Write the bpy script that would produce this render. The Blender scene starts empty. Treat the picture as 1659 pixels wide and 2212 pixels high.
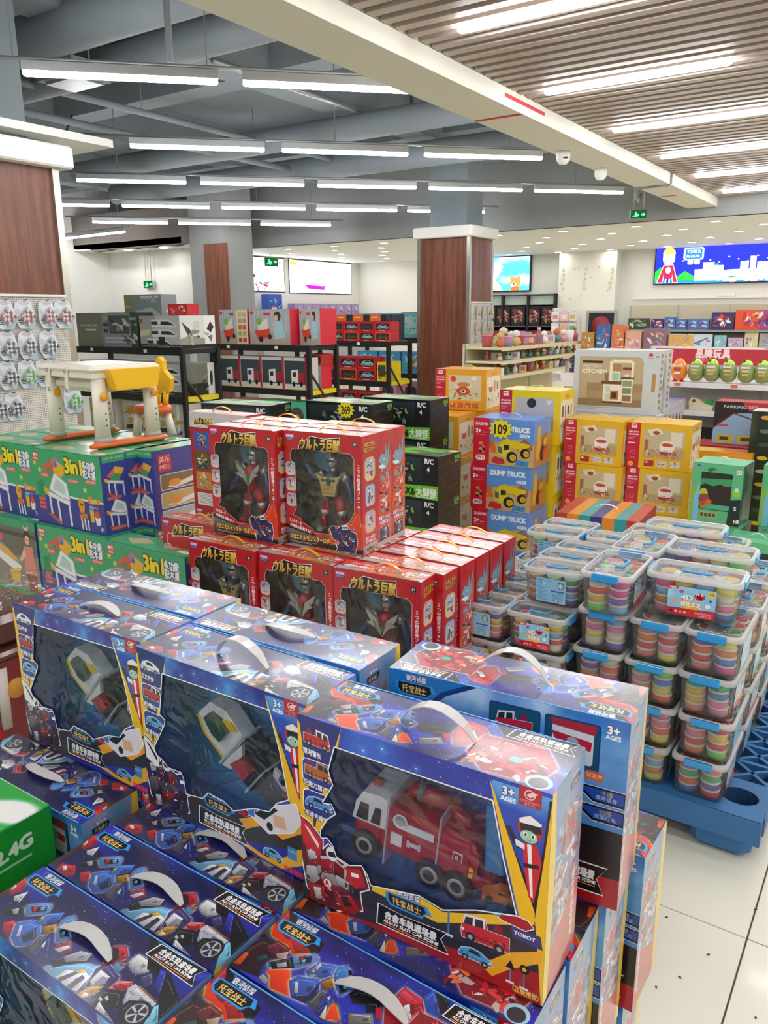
import bpy, bmesh, math, random
import numpy as np
from mathutils import Matrix, Vector
from mathutils.geometry import tessellate_polygon
random.seed(7)
SC = bpy.context.scene
COL = SC.collection
R = math.radians

# ------------------------------------------------------------------ camera, world, exposure
cam_data = bpy.data.cameras.new('camera')
camera = bpy.data.objects.new('camera', cam_data)
COL.objects.link(camera)
SC.camera = camera
cam_data.sensor_fit = 'HORIZONTAL'
cam_data.sensor_width = 36.0
cam_data.lens = 36.0 * 1700.0 / 1659.0
cam_data.clip_start = 0.02
cam_data.clip_end = 80
camera.matrix_world = (Matrix.Translation((0, 0, 1.55)) @ Matrix.Rotation(R(34.1), 4, 'Z')
                       @ Matrix.Rotation(R(90 - 14.2), 4, 'X') @ Matrix.Rotation(R(-0.4), 4, 'Z'))
world = bpy.data.worlds.new('world')
SC.world = world
world.use_nodes = True
world.node_tree.nodes['Background'].inputs[0].default_value = (0.75, 0.85, 1.0, 1)
world.node_tree.nodes['Background'].inputs[1].default_value = 0.12
SC.view_settings.view_transform = 'Standard'
SC.view_settings.look = 'None'
SC.view_settings.gamma = 1
SC.view_settings.use_curve_mapping = False
SC.view_settings.exposure = 0.85
LAMP = 27.0        # radiance of the linear lamps
SPOT = 30.0        # radiance of the round downlights
try:
    SC.cycles.max_bounces = 8
    SC.cycles.diffuse_bounces = 4
    SC.cycles.transparent_max_bounces = 24
    SC.cycles.caustics_reflective = False
    SC.cycles.caustics_refractive = False
    SC.cycles.sample_clamp_indirect = 4.0
    SC.cycles.use_denoising = True
except Exception:
    pass

# ------------------------------------------------------------------ helpers: colour and materials
def hexs(c):
    c = c.lstrip('#')
    return c if len(c) == 6 else ''.join(q * 2 for q in c)

def lin(c):
    if isinstance(c, str):
        c = hexs(c)
        c = [int(c[i:i + 2], 16) / 255 for i in (0, 2, 4)]
    return tuple((x / 12.92 if x <= .04045 else ((x + .055) / 1.055) ** 2.4) for x in c)

def srgb(c):
    if isinstance(c, str):
        c = hexs(c)
        return np.array([int(c[i:i + 2], 16) / 255 for i in (0, 2, 4)], np.float32)
    return np.array(c, np.float32)

MATS = {}
def mat(name, col, rough=.5, metal=0.0, emit=0.0, alpha=1.0, coat=0.0, var=.06, scale=9.0, trans=0.0, bump=0.0):
    """principled material whose colour wanders a little with a noise texture"""
    if name in MATS: return MATS[name]
    m = bpy.data.materials.new(name); m.use_nodes = True
    nt = m.node_tree; b = nt.nodes['Principled BSDF']
    c = lin(col)
    if emit > 0:
        b.inputs['Base Color'].default_value = (0, 0, 0, 1)
        b.inputs['Emission Color'].default_value = (*c, 1)
        b.inputs['Emission Strength'].default_value = emit
        b.inputs['Roughness'].default_value = 1
        b.inputs['Specular IOR Level'].default_value = 0
    else:
        tc = nt.nodes.new('ShaderNodeTexCoord'); no = nt.nodes.new('ShaderNodeTexNoise')
        no.inputs['Scale'].default_value = scale; no.inputs['Detail'].default_value = 3
        nt.links.new(tc.outputs['Object'], no.inputs['Vector'])
        mx = nt.nodes.new('ShaderNodeMix'); mx.data_type = 'RGBA'
        mx.inputs[6].default_value = (*[x * (1 - var) for x in c], 1)
        mx.inputs[7].default_value = (*[min(1, x * (1 + var)) for x in c], 1)
        nt.links.new(no.outputs['Fac'], mx.inputs[0]); nt.links.new(mx.outputs[2], b.inputs['Base Color'])
        b.inputs['Roughness'].default_value = rough
        b.inputs['Metallic'].default_value = metal
        if bump:
            bp = nt.nodes.new('ShaderNodeBump'); bp.inputs['Strength'].default_value = bump
            nt.links.new(no.outputs['Fac'], bp.inputs['Height']); nt.links.new(bp.outputs[0], b.inputs['Normal'])
    if coat: b.inputs['Coat Weight'].default_value = coat; b.inputs['Coat Roughness'].default_value = .08
    if trans: b.inputs['Transmission Weight'].default_value = trans
    if alpha < 1: b.inputs['Alpha'].default_value = alpha
    MATS[name] = m
    return m

def film(name, tint='#ffffff', body=.03, gloss=.12, rough=.06, wrinkle=.25, scale=14.0, fres=.5):
    """thin clear plastic: mostly see-through, a little milky, glossy with creases"""
    if name in MATS: return MATS[name]
    m = bpy.data.materials.new(name); m.use_nodes = True
    nt = m.node_tree; nt.nodes.clear(); N = nt.nodes.new; L = nt.links.new
    out = N('ShaderNodeOutputMaterial'); tr = N('ShaderNodeBsdfTransparent'); gl = N('ShaderNodeBsdfGlossy')
    di = N('ShaderNodeBsdfDiffuse'); tl = N('ShaderNodeBsdfTranslucent')
    m0 = N('ShaderNodeMixShader'); m1 = N('ShaderNodeMixShader'); m2 = N('ShaderNodeMixShader')
    c = (*lin(tint), 1)
    tr.inputs[0].default_value = c; di.inputs[0].default_value = c; tl.inputs[0].default_value = c
    gl.inputs['Roughness'].default_value = rough
    tc = N('ShaderNodeTexCoord'); no = N('ShaderNodeTexNoise'); no.inputs['Scale'].default_value = scale
    no.inputs['Detail'].default_value = 2; no.inputs['Distortion'].default_value = 1.2
    bp = N('ShaderNodeBump'); bp.inputs['Strength'].default_value = wrinkle; bp.inputs['Distance'].default_value = .03
    L(tc.outputs['Object'], no.inputs['Vector']); L(no.outputs['Fac'], bp.inputs['Height']); L(bp.outputs[0], gl.inputs['Normal'])
    m0.inputs[0].default_value = .5; L(di.outputs[0], m0.inputs[1]); L(tl.outputs[0], m0.inputs[2])
    m1.inputs[0].default_value = body; L(tr.outputs[0], m1.inputs[1]); L(m0.outputs[0], m1.inputs[2])
    fr = N('ShaderNodeFresnel'); fr.inputs['IOR'].default_value = 1.45
    mu = N('ShaderNodeMath'); mu.operation = 'MULTIPLY_ADD'; mu.inputs[1].default_value = fres; mu.inputs[2].default_value = gloss
    L(fr.outputs[0], mu.inputs[0]); L(mu.outputs[0], m2.inputs[0])
    L(m1.outputs[0], m2.inputs[1]); L(gl.outputs[0], m2.inputs[2]); L(m2.outputs[0], out.inputs[0])
    MATS[name] = m
    return m

def wood(name, c1, c2, rough=.32):
    if name in MATS: return MATS[name]
    m = bpy.data.materials.new(name); m.use_nodes = True
    nt = m.node_tree; b = nt.nodes['Principled BSDF']; N = nt.nodes.new; L = nt.links.new
    tc = N('ShaderNodeTexCoord'); mp = N('ShaderNodeMapping'); mp.inputs['Scale'].default_value = (7, 7, .35)
    no = N('ShaderNodeTexNoise'); no.inputs['Scale'].default_value = 3.0; no.inputs['Detail'].default_value = 6; no.inputs['Distortion'].default_value = .5
    n2 = N('ShaderNodeTexNoise'); n2.inputs['Scale'].default_value = 16; n2.inputs['Detail'].default_value = 4
    mx0 = N('ShaderNodeMix'); mx0.inputs[0].default_value = .35
    cr = N('ShaderNodeValToRGB'); cr.color_ramp.elements[0].color = (*lin(c1), 1); cr.color_ramp.elements[1].color = (*lin(c2), 1)
    cr.color_ramp.elements[0].position = .38; cr.color_ramp.elements[1].position = .62
    L(tc.outputs['Object'], mp.inputs[0]); L(mp.outputs[0], no.inputs['Vector']); L(mp.outputs[0], n2.inputs['Vector'])
    L(no.outputs['Fac'], mx0.inputs[2]); L(n2.outputs['Fac'], mx0.inputs[3]); L(mx0.outputs[0], cr.inputs[0]); L(cr.outputs[0], b.inputs['Base Color'])
    b.inputs['Roughness'].default_value = rough
    MATS[name] = m
    return m

# ------------------------------------------------------------------ helpers: objects
def tag(o, label=None, cat=None, group=None, kind=None):
    if label: o['label'] = label
    if cat: o['category'] = cat
    if group: o['group'] = group
    if kind: o['kind'] = kind
    return o

def thing(name, label, cat, loc=(0, 0, 0), rz=0.0, group=None):
    o = bpy.data.objects.new(name, None); COL.objects.link(o)
    o.empty_display_size = .05
    o.location = loc; o.rotation_euler = (0, 0, rz)
    return tag(o, label, cat, group)

class MB:
    """mesh builder: verts, faces, material slots and uvs, linked as ONE object"""
    def __init__(s): s.v = []; s.f = []; s.m = []; s.mats = []; s.uv = {}; s.sm = set()
    def slot(s, m):
        if m not in s.mats: s.mats.append(m)
        return s.mats.index(m)
    def face(s, pts, m, uv=None, smooth=False):
        k = len(s.v); s.v += [tuple(p) for p in pts]; s.f.append(tuple(range(k, k + len(pts)))); s.m.append(s.slot(m))
        if uv is not None: s.uv[len(s.f) - 1] = uv
        if smooth: s.sm.add(len(s.f) - 1)
    def raw(s, verts, faces, m, smooth=False):
        k = len(s.v); s.v += [tuple(p) for p in verts]; si = s.slot(m)
        for f in faces:
            s.f.append(tuple(i + k for i in f)); s.m.append(si)
            if smooth: s.sm.add(len(s.f) - 1)
        return s
    def box(s, c, d, m, rot=None, bev=0.0):
        """axis box of centre c and size d; bev chamfers the vertical and top edges"""
        x, y, z = d[0] / 2, d[1] / 2, d[2] / 2
        if bev <= 0:
            vs = [(-x, -y, -z), (x, -y, -z), (x, y, -z), (-x, y, -z), (-x, -y, z), (x, -y, z), (x, y, z), (-x, y, z)]
            fs = [(0, 3, 2, 1), (4, 5, 6, 7), (0, 1, 5, 4), (1, 2, 6, 5), (2, 3, 7, 6), (3, 0, 4, 7)]
        else:
            b = min(bev, x * .9, y * .9, z * .9)
            def ring(e, zz):
                X, Y = x - e, y - e
                return [(-X + b - e * 0, -Y, zz), (X - b, -Y, zz), (X, -Y + b, zz), (X, Y - b, zz), (X - b, Y, zz), (-X + b, Y, zz), (-X, Y - b, zz), (-X, -Y + b, zz)]
            vs = ring(b, -z) + ring(0, -z + b) + ring(0, z - b) + ring(b, z)
            fs = [tuple(range(7, -1, -1)), tuple(range(24, 32))]
            for r in range(3):
                for i in range(8):
                    j = (i + 1) % 8; fs.append((r * 8 + i, r * 8 + j, r * 8 + 8 + j, r * 8 + 8 + i))
        if rot is not None: vs = [tuple(rot @ Vector(p)) for p in vs]
        return s.raw([(p[0] + c[0], p[1] + c[1], p[2] + c[2]) for p in vs], fs, m)
    def tube(s, pts, rad, m, n=10, closed=False, flat=None, cap=True):
        """swept tube; rad a number or a list; flat=(a,b) gives an elliptic/ribbon section"""
        P = [Vector(p) for p in pts]; k = len(P); vs = []; up0 = Vector((0, 0, 1))
        for i, p in enumerate(P):
            a = P[(i - 1) % k] if (closed or i > 0) else p
            b = P[(i + 1) % k] if (closed or i < k - 1) else p
            t = (b - a).normalized() if (b - a).length > 1e-9 else Vector((0, 0, 1))
            u = up0 if abs(t.z) < .95 else Vector((1, 0, 0))
            r = t.cross(u).normalized(); u = r.cross(t).normalized()
            rr = rad[i] if isinstance(rad, (list, tuple)) else rad
            for j in range(n):
                an = 2 * math.pi * j / n
                ax, ay = (flat if flat else (1, 1))
                vs.append(p + r * (math.cos(an) * rr * ax) + u * (math.sin(an) * rr * ay))
        fs = []
        for i in range(k if closed else k - 1):
            q = (i + 1) % k
            for j in range(n):
                l = (j + 1) % n; fs.append((i * n + j, i * n + l, q * n + l, q * n + j))
        if cap and not closed: fs += [tuple(range(n - 1, -1, -1)), tuple(range((k - 1) * n, k * n))]
        return s.raw([tuple(v) for v in vs], fs, m, smooth=True)
    def lathe(s, prof, c, m, n=20, axis='z', sx=1.0, sy=1.0, caps=True, smooth=True):
        vs = []; fs = []
        for r, z in prof:
            for j in range(n):
                a = 2 * math.pi * j / n; x, y = r * math.cos(a) * sx, r * math.sin(a) * sy
                p = (x, y, z) if axis == 'z' else ((x, -z, y) if axis == 'y' else (z, x, y))
                vs.append((p[0] + c[0], p[1] + c[1], p[2] + c[2]))
        k = len(prof)
        for i in range(k - 1):
            for j in range(n):
                l = (j + 1) % n; fs.append((i * n + j, i * n + l, (i + 1) * n + l, (i + 1) * n + j))
        if caps: fs += [tuple(range(n - 1, -1, -1)), tuple(range((k - 1) * n, k * n))]
        return s.raw(vs, fs, m, smooth)
    def prism(s, poly, z0, z1, m, plane='xy', off=(0, 0, 0), side=None, flip=False):
        """extruded polygon; plane says which axes the polygon lies in"""
        n = len(poly)
        def P(a, b, h): return {'xy': (a, b, h), 'xz': (a, h, b), 'yz': (h, a, b)}[plane]
        vs = [P(a, b, z0) for a, b in poly] + [P(a, b, z1) for a, b in poly]
        vs = [(p[0] + off[0], p[1] + off[1], p[2] + off[2]) for p in vs]
        fs = [tuple(range(n - 1, -1, -1)), tuple(range(n, 2 * n))]
        fs += [(i, (i + 1) % n, (i + 1) % n + n, i + n) for i in range(n)]
        return s.raw(vs, fs, m)
    def plate(s, outer, holes, place, m, uv=None):
        """flat plate with holes: outlines in 2D, place maps (a,b) to a 3D point, uv maps (a,b) to uv"""
        loops = [[Vector((a, b, 0)) for a, b in outer]] + [[Vector((a, b, 0)) for a, b in h] for h in holes]
        tris = tessellate_polygon(loops); pts = [p for l in loops for p in l]
        for t in tris:
            s.face([place(pts[i].x, pts[i].y) for i in t], m, None if uv is None else [uv(pts[i].x, pts[i].y) for i in t])
        return s
    def mesh(s, name):
        me = bpy.data.meshes.new(name); me.from_pydata(s.v, [], s.f)
        for m in s.mats: me.materials.append(m)
        me.polygons.foreach_set('material_index', s.m)
        if s.sm: me.polygons.foreach_set('use_smooth', [i in s.sm for i in range(len(s.f))])
        if s.uv:
            ul = me.uv_layers.new(name='UVMap')
            for i, uv in s.uv.items():
                for k, li in enumerate(me.polygons[i].loop_indices): ul.data[li].uv = uv[k]
        me.update()
        return me
    def build(s, name, parent=None, loc=None, rz=0.0):
        o = bpy.data.objects.new(name, s.mesh(name)); COL.objects.link(o)
        if parent is not None: o.parent = parent
        if loc is not None: o.location = loc
        if rz: o.rotation_euler = (0, 0, rz)
        return o

def add(name, me, parent=None, loc=(0, 0, 0), rot=None, scale=None):
    o = bpy.data.objects.new(name, me); COL.objects.link(o); o.parent = parent; o.location = loc
    if rot is not None: o.rotation_euler = rot
    if scale is not None: o.scale = scale
    return o

def dup(root, loc=None, rz=None, label=None, group=None, skip=()):
    """a copy of a thing with copies of its parts and sub-parts"""
    r = root.copy(); COL.objects.link(r)
    if loc is not None: r.location = loc
    if rz is not None: r.rotation_euler = (0, 0, rz)
    if label: r['label'] = label
    if group: r['group'] = group
    def rec(src, dst):
        for ch in KIDS.get(src.name, ()):
            if ch.name.split('.')[0] in skip: continue
            c = ch.copy(); COL.objects.link(c); c.parent = dst
            rec(ch, c)
    rec(root, r)
    return r
KIDS = {}
def remember(*roots):
    """note the children of prototypes once, so that copying stays quick"""
    for o in roots:
        KIDS[o.name] = list(o.children)
        remember(*KIDS[o.name])

ORD = ['first', 'second', 'third', 'fourth', 'fifth', 'sixth', 'seventh', 'eighth', 'ninth', 'tenth', 'eleventh', 'twelfth']
TIER = ['bottom', 'second', 'third', 'fourth', 'fifth', 'sixth']

# ------------------------------------------------------------------ print: a small painter for the flat art on boxes, signs and screens
GLYPH = {}
def glyphs(s, bold=0.0):
    """triangles of a string set in the built-in font, cap height about 1"""
    key = (s, bold)
    if key in GLYPH: return GLYPH[key]
    cu = bpy.data.curves.new('lettering', 'FONT'); cu.body = s; cu.size = 1.37; cu.offset = bold; cu.resolution_u = 3
    ob = bpy.data.objects.new('lettering', cu)
    me = ob.to_mesh()
    me.calc_loop_triangles()
    n = len(me.vertices); co = np.zeros(n * 3, np.float32); me.vertices.foreach_get('co', co); co = co.reshape(-1, 3)[:, :2]
    t = np.zeros(len(me.loop_triangles) * 3, np.int32); me.loop_triangles.foreach_get('vertices', t); t = t.reshape(-1, 3)
    tri = co[t]                                     # (n,3,2)
    ob.to_mesh_clear(); bpy.data.objects.remove(ob); bpy.data.curves.remove(cu)
    a = (tri[:, 1, 0] - tri[:, 0, 0]) * (tri[:, 2, 1] - tri[:, 0, 1]) - (tri[:, 1, 1] - tri[:, 0, 1]) * (tri[:, 2, 0] - tri[:, 0, 0])
    tri[a < 0] = tri[a < 0][:, ::-1]
    w = (float(tri[:, :, 0].min()), float(tri[:, :, 0].max())) if len(tri) else (0, 1)
    GLYPH[key] = (tri, w)
    return GLYPH[key]

class Cv:
    """canvas of W x H units (y down), res pixels per unit"""
    def __init__(s, W, H, res, bg='#ffffff'):
        s.W, s.H, s.k = W, H, res; s.w, s.h = max(2, int(W * res)), max(2, int(H * res))
        s.a = np.empty((s.h, s.w, 3), np.float32); s.a[:] = srgb(bg); s.M = np.array([[1, 0, 0], [0, 1, 0]], float)
        s.rng = np.random.RandomState(3)
    def T(s, p): p = np.asarray(p, float); return (p @ s.M[:, :2].T + s.M[:, 2]) * s.k
    def frame(s, o=(0, 0), ux=(1, 0), uy=(0, 1)): s.M = np.array([[ux[0], uy[0], o[0]], [ux[1], uy[1], o[1]]], float); return s
    def cover(s, edges):
        """coverage of edge soup (n,4 px): signed area with 3 sub-scanlines"""
        S = 3; E = np.asarray(edges, float)
        if not len(E): return None
        x0 = int(max(0, math.floor(min(E[:, 0].min(), E[:, 2].min())) - 1)); x1 = int(min(s.w, math.ceil(max(E[:, 0].max(), E[:, 2].max())) + 2))
        y0 = int(max(0, math.floor(min(E[:, 1].min(), E[:, 3].min())))); y1 = int(min(s.h, math.ceil(max(E[:, 1].max(), E[:, 3].max())) + 1))
        if x1 <= x0 or y1 <= y0: return None
        w, h = x1 - x0, (y1 - y0) * S
        Y0 = (E[:, 1] - y0) * S - .5; Y1 = (E[:, 3] - y0) * S - .5
        lo = np.ceil(np.minimum(Y0, Y1)).astype(int).clip(0, h); hi = np.ceil(np.maximum(Y0, Y1)).astype(int).clip(0, h)
        n = hi - lo; n[n < 0] = 0; tot = int(n.sum())
        if tot == 0: return None
        idx = np.repeat(np.arange(len(E)), n); off = np.arange(tot) - np.repeat(np.cumsum(n) - n, n); row = lo[idx] + off
        t = (row - Y0[idx]) / (Y1[idx] - Y0[idx]); x = E[idx, 0] + t * (E[idx, 2] - E[idx, 0]) - x0
        sg = np.where(Y1[idx] > Y0[idx], 1.0, -1.0); x = x.clip(0, w - 1.001); xi = x.astype(int); fx = x - xi
        buf = np.bincount(row * (w + 1) + xi, sg * (1 - fx), h * (w + 1)) + np.bincount(row * (w + 1) + xi + 1, sg * fx, h * (w + 1))
        c = np.abs(np.cumsum(buf.reshape(h, w + 1), 1)[:, :w]).clip(0, 1)
        return x0, y0, c.reshape(-1, S, w).mean(1).astype(np.float32)
    def put(s, cv, col, alpha=1.0, col2=None, ax='y'):
        if cv is None: return
        x, y, c = cv; h, w = c.shape; c = (c * alpha)[..., None]; reg = s.a[y:y + h, x:x + w]; k = srgb(col)
        if col2 is not None:
            t = np.linspace(0, 1, h if ax == 'y' else w, dtype=np.float32)
            k = k + (srgb(col2) - k) * (t[:, None, None] if ax == 'y' else t[None, :, None])
        reg += (k - reg) * c
    @staticmethod
    def loop(p): p = np.asarray(p, float); q = np.roll(p, -1, 0); return np.hstack([p, q])
    def poly(s, pts, col, alpha=1.0, col2=None, ax='y', line=None, lw=0.0, glow=None, gw=0.0):
        P = s.T(pts)
        if glow: s.glow([P], glow, gw)
        if line: s.stroke(pts, line, lw * 2, True)
        s.put(s.cover(s.loop(P)), col, alpha, col2, ax); return s
    def blur(s, cv, r):
        x, y, c = cv; r = max(1, int(round(r))); c = np.pad(c, 2 * r)
        for _ in range(2):
            for ax in (0, 1):
                n = c.shape[ax]; cs = np.cumsum(np.pad(c, [(r + 1, r), (0, 0)] if ax == 0 else [(0, 0), (r + 1, r)]), ax)
                a, b = (cs[2 * r + 1:2 * r + 1 + n], cs[:n]) if ax == 0 else (cs[:, 2 * r + 1:2 * r + 1 + n], cs[:, :n])
                c = (a - b) / (2 * r + 1)
        x -= 2 * r; y -= 2 * r; a, b = max(0, -x), max(0, -y)
        c = c[b:, a:]; x, y = max(0, x), max(0, y)
        return x, y, c[:max(0, s.h - y), :max(0, s.w - x)]
    def fat(s, cv, r):
        """coverage grown by r pixels"""
        x, y, c = s.blur(cv, max(1, r)); k = 2 + 6 * min(1, r); o = .04 if r >= 1 else .12
        return x, y, ((c - o) * k).clip(0, 1)
    def glow(s, loops, col, r, alpha=.9):
        cv = s.cover(np.vstack([s.loop(p) for p in loops]))
        if cv is None: return
        x, y, c = s.blur(cv, r * s.k)
        if c.size: s.put((x, y, (c * 1.8).clip(0, 1)), col, alpha)
    def stroke(s, pts, col, w, closed=False, alpha=1.0):
        P = s.T(pts); h = w * s.k / 2; n = len(P); es = []
        for i in range(n if closed else n - 1):
            a, b = P[i], P[(i + 1) % n]; d = b - a; L = np.hypot(*d)
            if L < 1e-6: continue
            u = d / L * h; v = np.array([-u[1], u[0]]); q = np.array([a - u * .5 + v, a - u * .5 - v, b + u * .5 - v, b + u * .5 + v]); es.append(s.loop(q))
        if es: s.put(s.cover(np.vstack(es)), col, alpha)
        return s
    def rect(s, x, y, w, h, col, **k): return s.poly([(x, y), (x + w, y), (x + w, y + h), (x, y + h)], col, **k)
    def ell(s, x, y, rx, ry=None, col='#ffffff', n=28, a0=0, a1=360, **k):
        ry = rx if ry is None else ry
        return s.poly([(x + rx * math.cos(R(a0 + (a1 - a0) * i / n)), y + ry * math.sin(R(a0 + (a1 - a0) * i / n))) for i in range(n + (0 if a1 - a0 == 360 else 1))], col, **k)
    def rr(s, x, y, w, h, r, col, **k):
        r = min(r, w / 2, h / 2); pts = []
        for cx, cy, a in ((x + w - r, y + r, -90), (x + w - r, y + h - r, 0), (x + r, y + h - r, 90), (x + r, y + r, 180)):
            pts += [(cx + r * math.cos(R(a + 15 * i)), cy + r * math.sin(R(a + 15 * i))) for i in range(7)]
        return s.poly(pts, col, **k)
    def star(s, x, y, r, col, n=5, q=.45, a=-90, **k):
        return s.poly([(x + (r if i % 2 == 0 else r * q) * math.cos(R(a + 180 * i / n)), y + (r if i % 2 == 0 else r * q) * math.sin(R(a + 180 * i / n))) for i in range(2 * n)], col, **k)
    def text(s, st, x, y, h, col, w=None, bold=0.0, line=None, lw=0.0, align='l', sh=0.0, col2=None, ux=(1, 0), uy=(0, 1)):
        """lettering with its baseline start at x,y and cap height h; w squeezes it to a width; line draws an outline of weight lw (in cap heights)"""
        tri, (a0, a1) = glyphs(st)
        if not len(tri): return s
        W0 = a1 - a0; kx = h if w is None else w / W0
        X = (tri[..., 0] - a0) * kx; Y = -tri[..., 1] * h; X = X - Y * sh
        wd = W0 * kx; X = X - (wd / 2 if align == 'c' else wd if align == 'r' else 0)
        p = np.stack([x + X * ux[0] + Y * uy[0], y + X * ux[1] + Y * uy[1]], -1); p = s.T(p.reshape(-1, 2)).reshape(-1, 3, 2)
        cv = s.cover(np.concatenate([p, np.roll(p, -1, 1)], -1).reshape(-1, 4))
        if cv is None: return s
        if line: s.put(s.fat(cv, (lw + bold) * h * s.k), line)
        s.put(s.fat(cv, bold * h * s.k) if bold else cv, col, 1.0, col2)
        return s
    def noise(s, n=4, seed=0):
        rg = np.random.RandomState(seed); out = np.zeros((s.h, s.w), np.float32); amp = 1.0; tot = 0
        for o in range(n):
            c = 3 * 2 ** o; g = rg.rand(c + 2, c + 2).astype(np.float32)
            yy = np.linspace(0, c, s.h, dtype=np.float32); xx = np.linspace(0, c, s.w, dtype=np.float32); yi = yy.astype(int); xi = xx.astype(int)
            fy = (yy - yi)[:, None]; fx = (xx - xi)[None]; fy = fy * fy * (3 - 2 * fy); fx = fx * fx * (3 - 2 * fx)
            A = g[yi][:, xi]; B = g[yi][:, xi + 1]; C = g[yi + 1][:, xi]; D = g[yi + 1][:, xi + 1]
            out += amp * ((A * (1 - fx) + B * fx) * (1 - fy) + (C * (1 - fx) + D * fx) * fy); tot += amp; amp *= .5
        return out / tot
    def cloud(s, col, lo=.5, hi=.75, seed=0, box=None, alpha=1.0, n=5):
        m = ((s.noise(n, seed) - lo) / (hi - lo)).clip(0, 1) * alpha
        if box: x, y, w, h = [int(v * s.k) for v in box]; k = np.zeros_like(m); k[y:y + h, x:x + w] = 1; m = m * k
        s.a += (srgb(col) - s.a) * m[..., None]; return s
    def specks(s, n, col='#ffffff', r=(.0006, .0018), seed=1, box=None):
        rg = np.random.RandomState(seed); x0, y0, w, h = box or (0, 0, s.W, s.H)
        for _ in range(n): q = r[0] + (r[1] - r[0]) * rg.rand() ** 3; s.ell(x0 + w * rg.rand(), y0 + h * rg.rand(), q, q, col, n=6)
        return s
    def shards(s, n, box, cols, size, seed=0, line=None, lw=0.0):
        """angular scraps of colour, for busy machine art"""
        rg = np.random.RandomState(seed); x0, y0, w, h = box
        for _ in range(n):
            cx, cy = x0 + w * rg.rand(), y0 + h * rg.rand(); a = rg.rand() * 6.28; L = size * (.4 + rg.rand()); t = L * (.15 + .4 * rg.rand())
            d = np.array([math.cos(a), math.sin(a)]); e = np.array([-d[1], d[0]]); c = np.array([cx, cy])
            s.poly([c - d * L + e * t * rg.rand(), c - d * L * .6 + e * t, c + d * L * .8 + e * t * .7, c + d * L - e * t * .3, c - d * L * .3 - e * t], cols[rg.randint(len(cols))], line=line, lw=lw)
        return s
    def image(s, name):
        im = bpy.data.images.new(name, s.w, s.h); px = np.ones((s.h, s.w, 4), np.float32); px[..., :3] = s.a[::-1].clip(0, 1)
        im.pixels.foreach_set(px.ravel()); im.update(); im.pack()
        return im

def printed(name, cv, rough=.28, coat=.35, emit=0.0, bump=0.0, metal=0.0):
    """print on glossy card, or a backlit print when emit > 0"""
    m = bpy.data.materials.new(name); m.use_nodes = True; nt = m.node_tree; b = nt.nodes['Principled BSDF']
    t = nt.nodes.new('ShaderNodeTexImage'); t.image = cv.image(name); t.extension = 'EXTEND'
    if emit > 0:
        b.inputs['Base Color'].default_value = (0, 0, 0, 1); b.inputs['Specular IOR Level'].default_value = 0
        nt.links.new(t.outputs[0], b.inputs['Emission Color']); b.inputs['Emission Strength'].default_value = emit
    else:
        nt.links.new(t.outputs[0], b.inputs['Base Color'])
        b.inputs['Roughness'].default_value = rough; b.inputs['Coat Weight'].default_value = coat; b.inputs['Coat Roughness'].default_value = .12
        b.inputs['Metallic'].default_value = metal
        if bump:
            tc = nt.nodes.new('ShaderNodeTexCoord'); no = nt.nodes.new('ShaderNodeTexNoise'); no.inputs['Scale'].default_value = 7; no.inputs['Detail'].default_value = 2
            bp = nt.nodes.new('ShaderNodeBump'); bp.inputs['Strength'].default_value = bump; bp.inputs['Distance'].default_value = .02
            nt.links.new(tc.outputs['Object'], no.inputs['Vector']); nt.links.new(no.outputs['Fac'], bp.inputs['Height'])
            nt.links.new(bp.outputs[0], b.inputs['Normal']); nt.links.new(bp.outputs[0], b.inputs['Coat Normal'])
    return m

def letter(mb, st, x, y, z, h, m, w=None):
    """raised lettering on a face turned to -y, centred on x with its baseline at z"""
    tri, (a0, a1) = glyphs(st); k = h if w is None else w / (a1 - a0)
    for t in tri: mb.face([(x + (p[0] - (a0 + a1) / 2) * k, y, z + p[1] * h) for p in t], m)
FULL = [(0, 0), (1, 0), (1, 1), (0, 1)]
def carton(mb, w, d, h, front, back, left, right, top, bottom=None):
    """closed carton, corner at the origin, front face towards -y; each face takes its own print"""
    bottom = bottom or mat('carton_grey', '#b9b4a8', .8)
    P = lambda x, y, z: (x * w, y * d, z * h)
    for f, m in (((P(0, 0, 0), P(1, 0, 0), P(1, 0, 1), P(0, 0, 1)), front), ((P(1, 1, 0), P(0, 1, 0), P(0, 1, 1), P(1, 1, 1)), back),
                 ((P(0, 1, 0), P(0, 0, 0), P(0, 0, 1), P(0, 1, 1)), left), ((P(1, 0, 0), P(1, 1, 0), P(1, 1, 1), P(1, 0, 1)), right),
                 ((P(0, 0, 1), P(1, 0, 1), P(1, 1, 1), P(0, 1, 1)), top), ((P(0, 1, 0), P(1, 1, 0), P(1, 0, 0), P(0, 0, 0)), bottom)):
        if m is not None: mb.face(f, m, FULL)
    return mb

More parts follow.
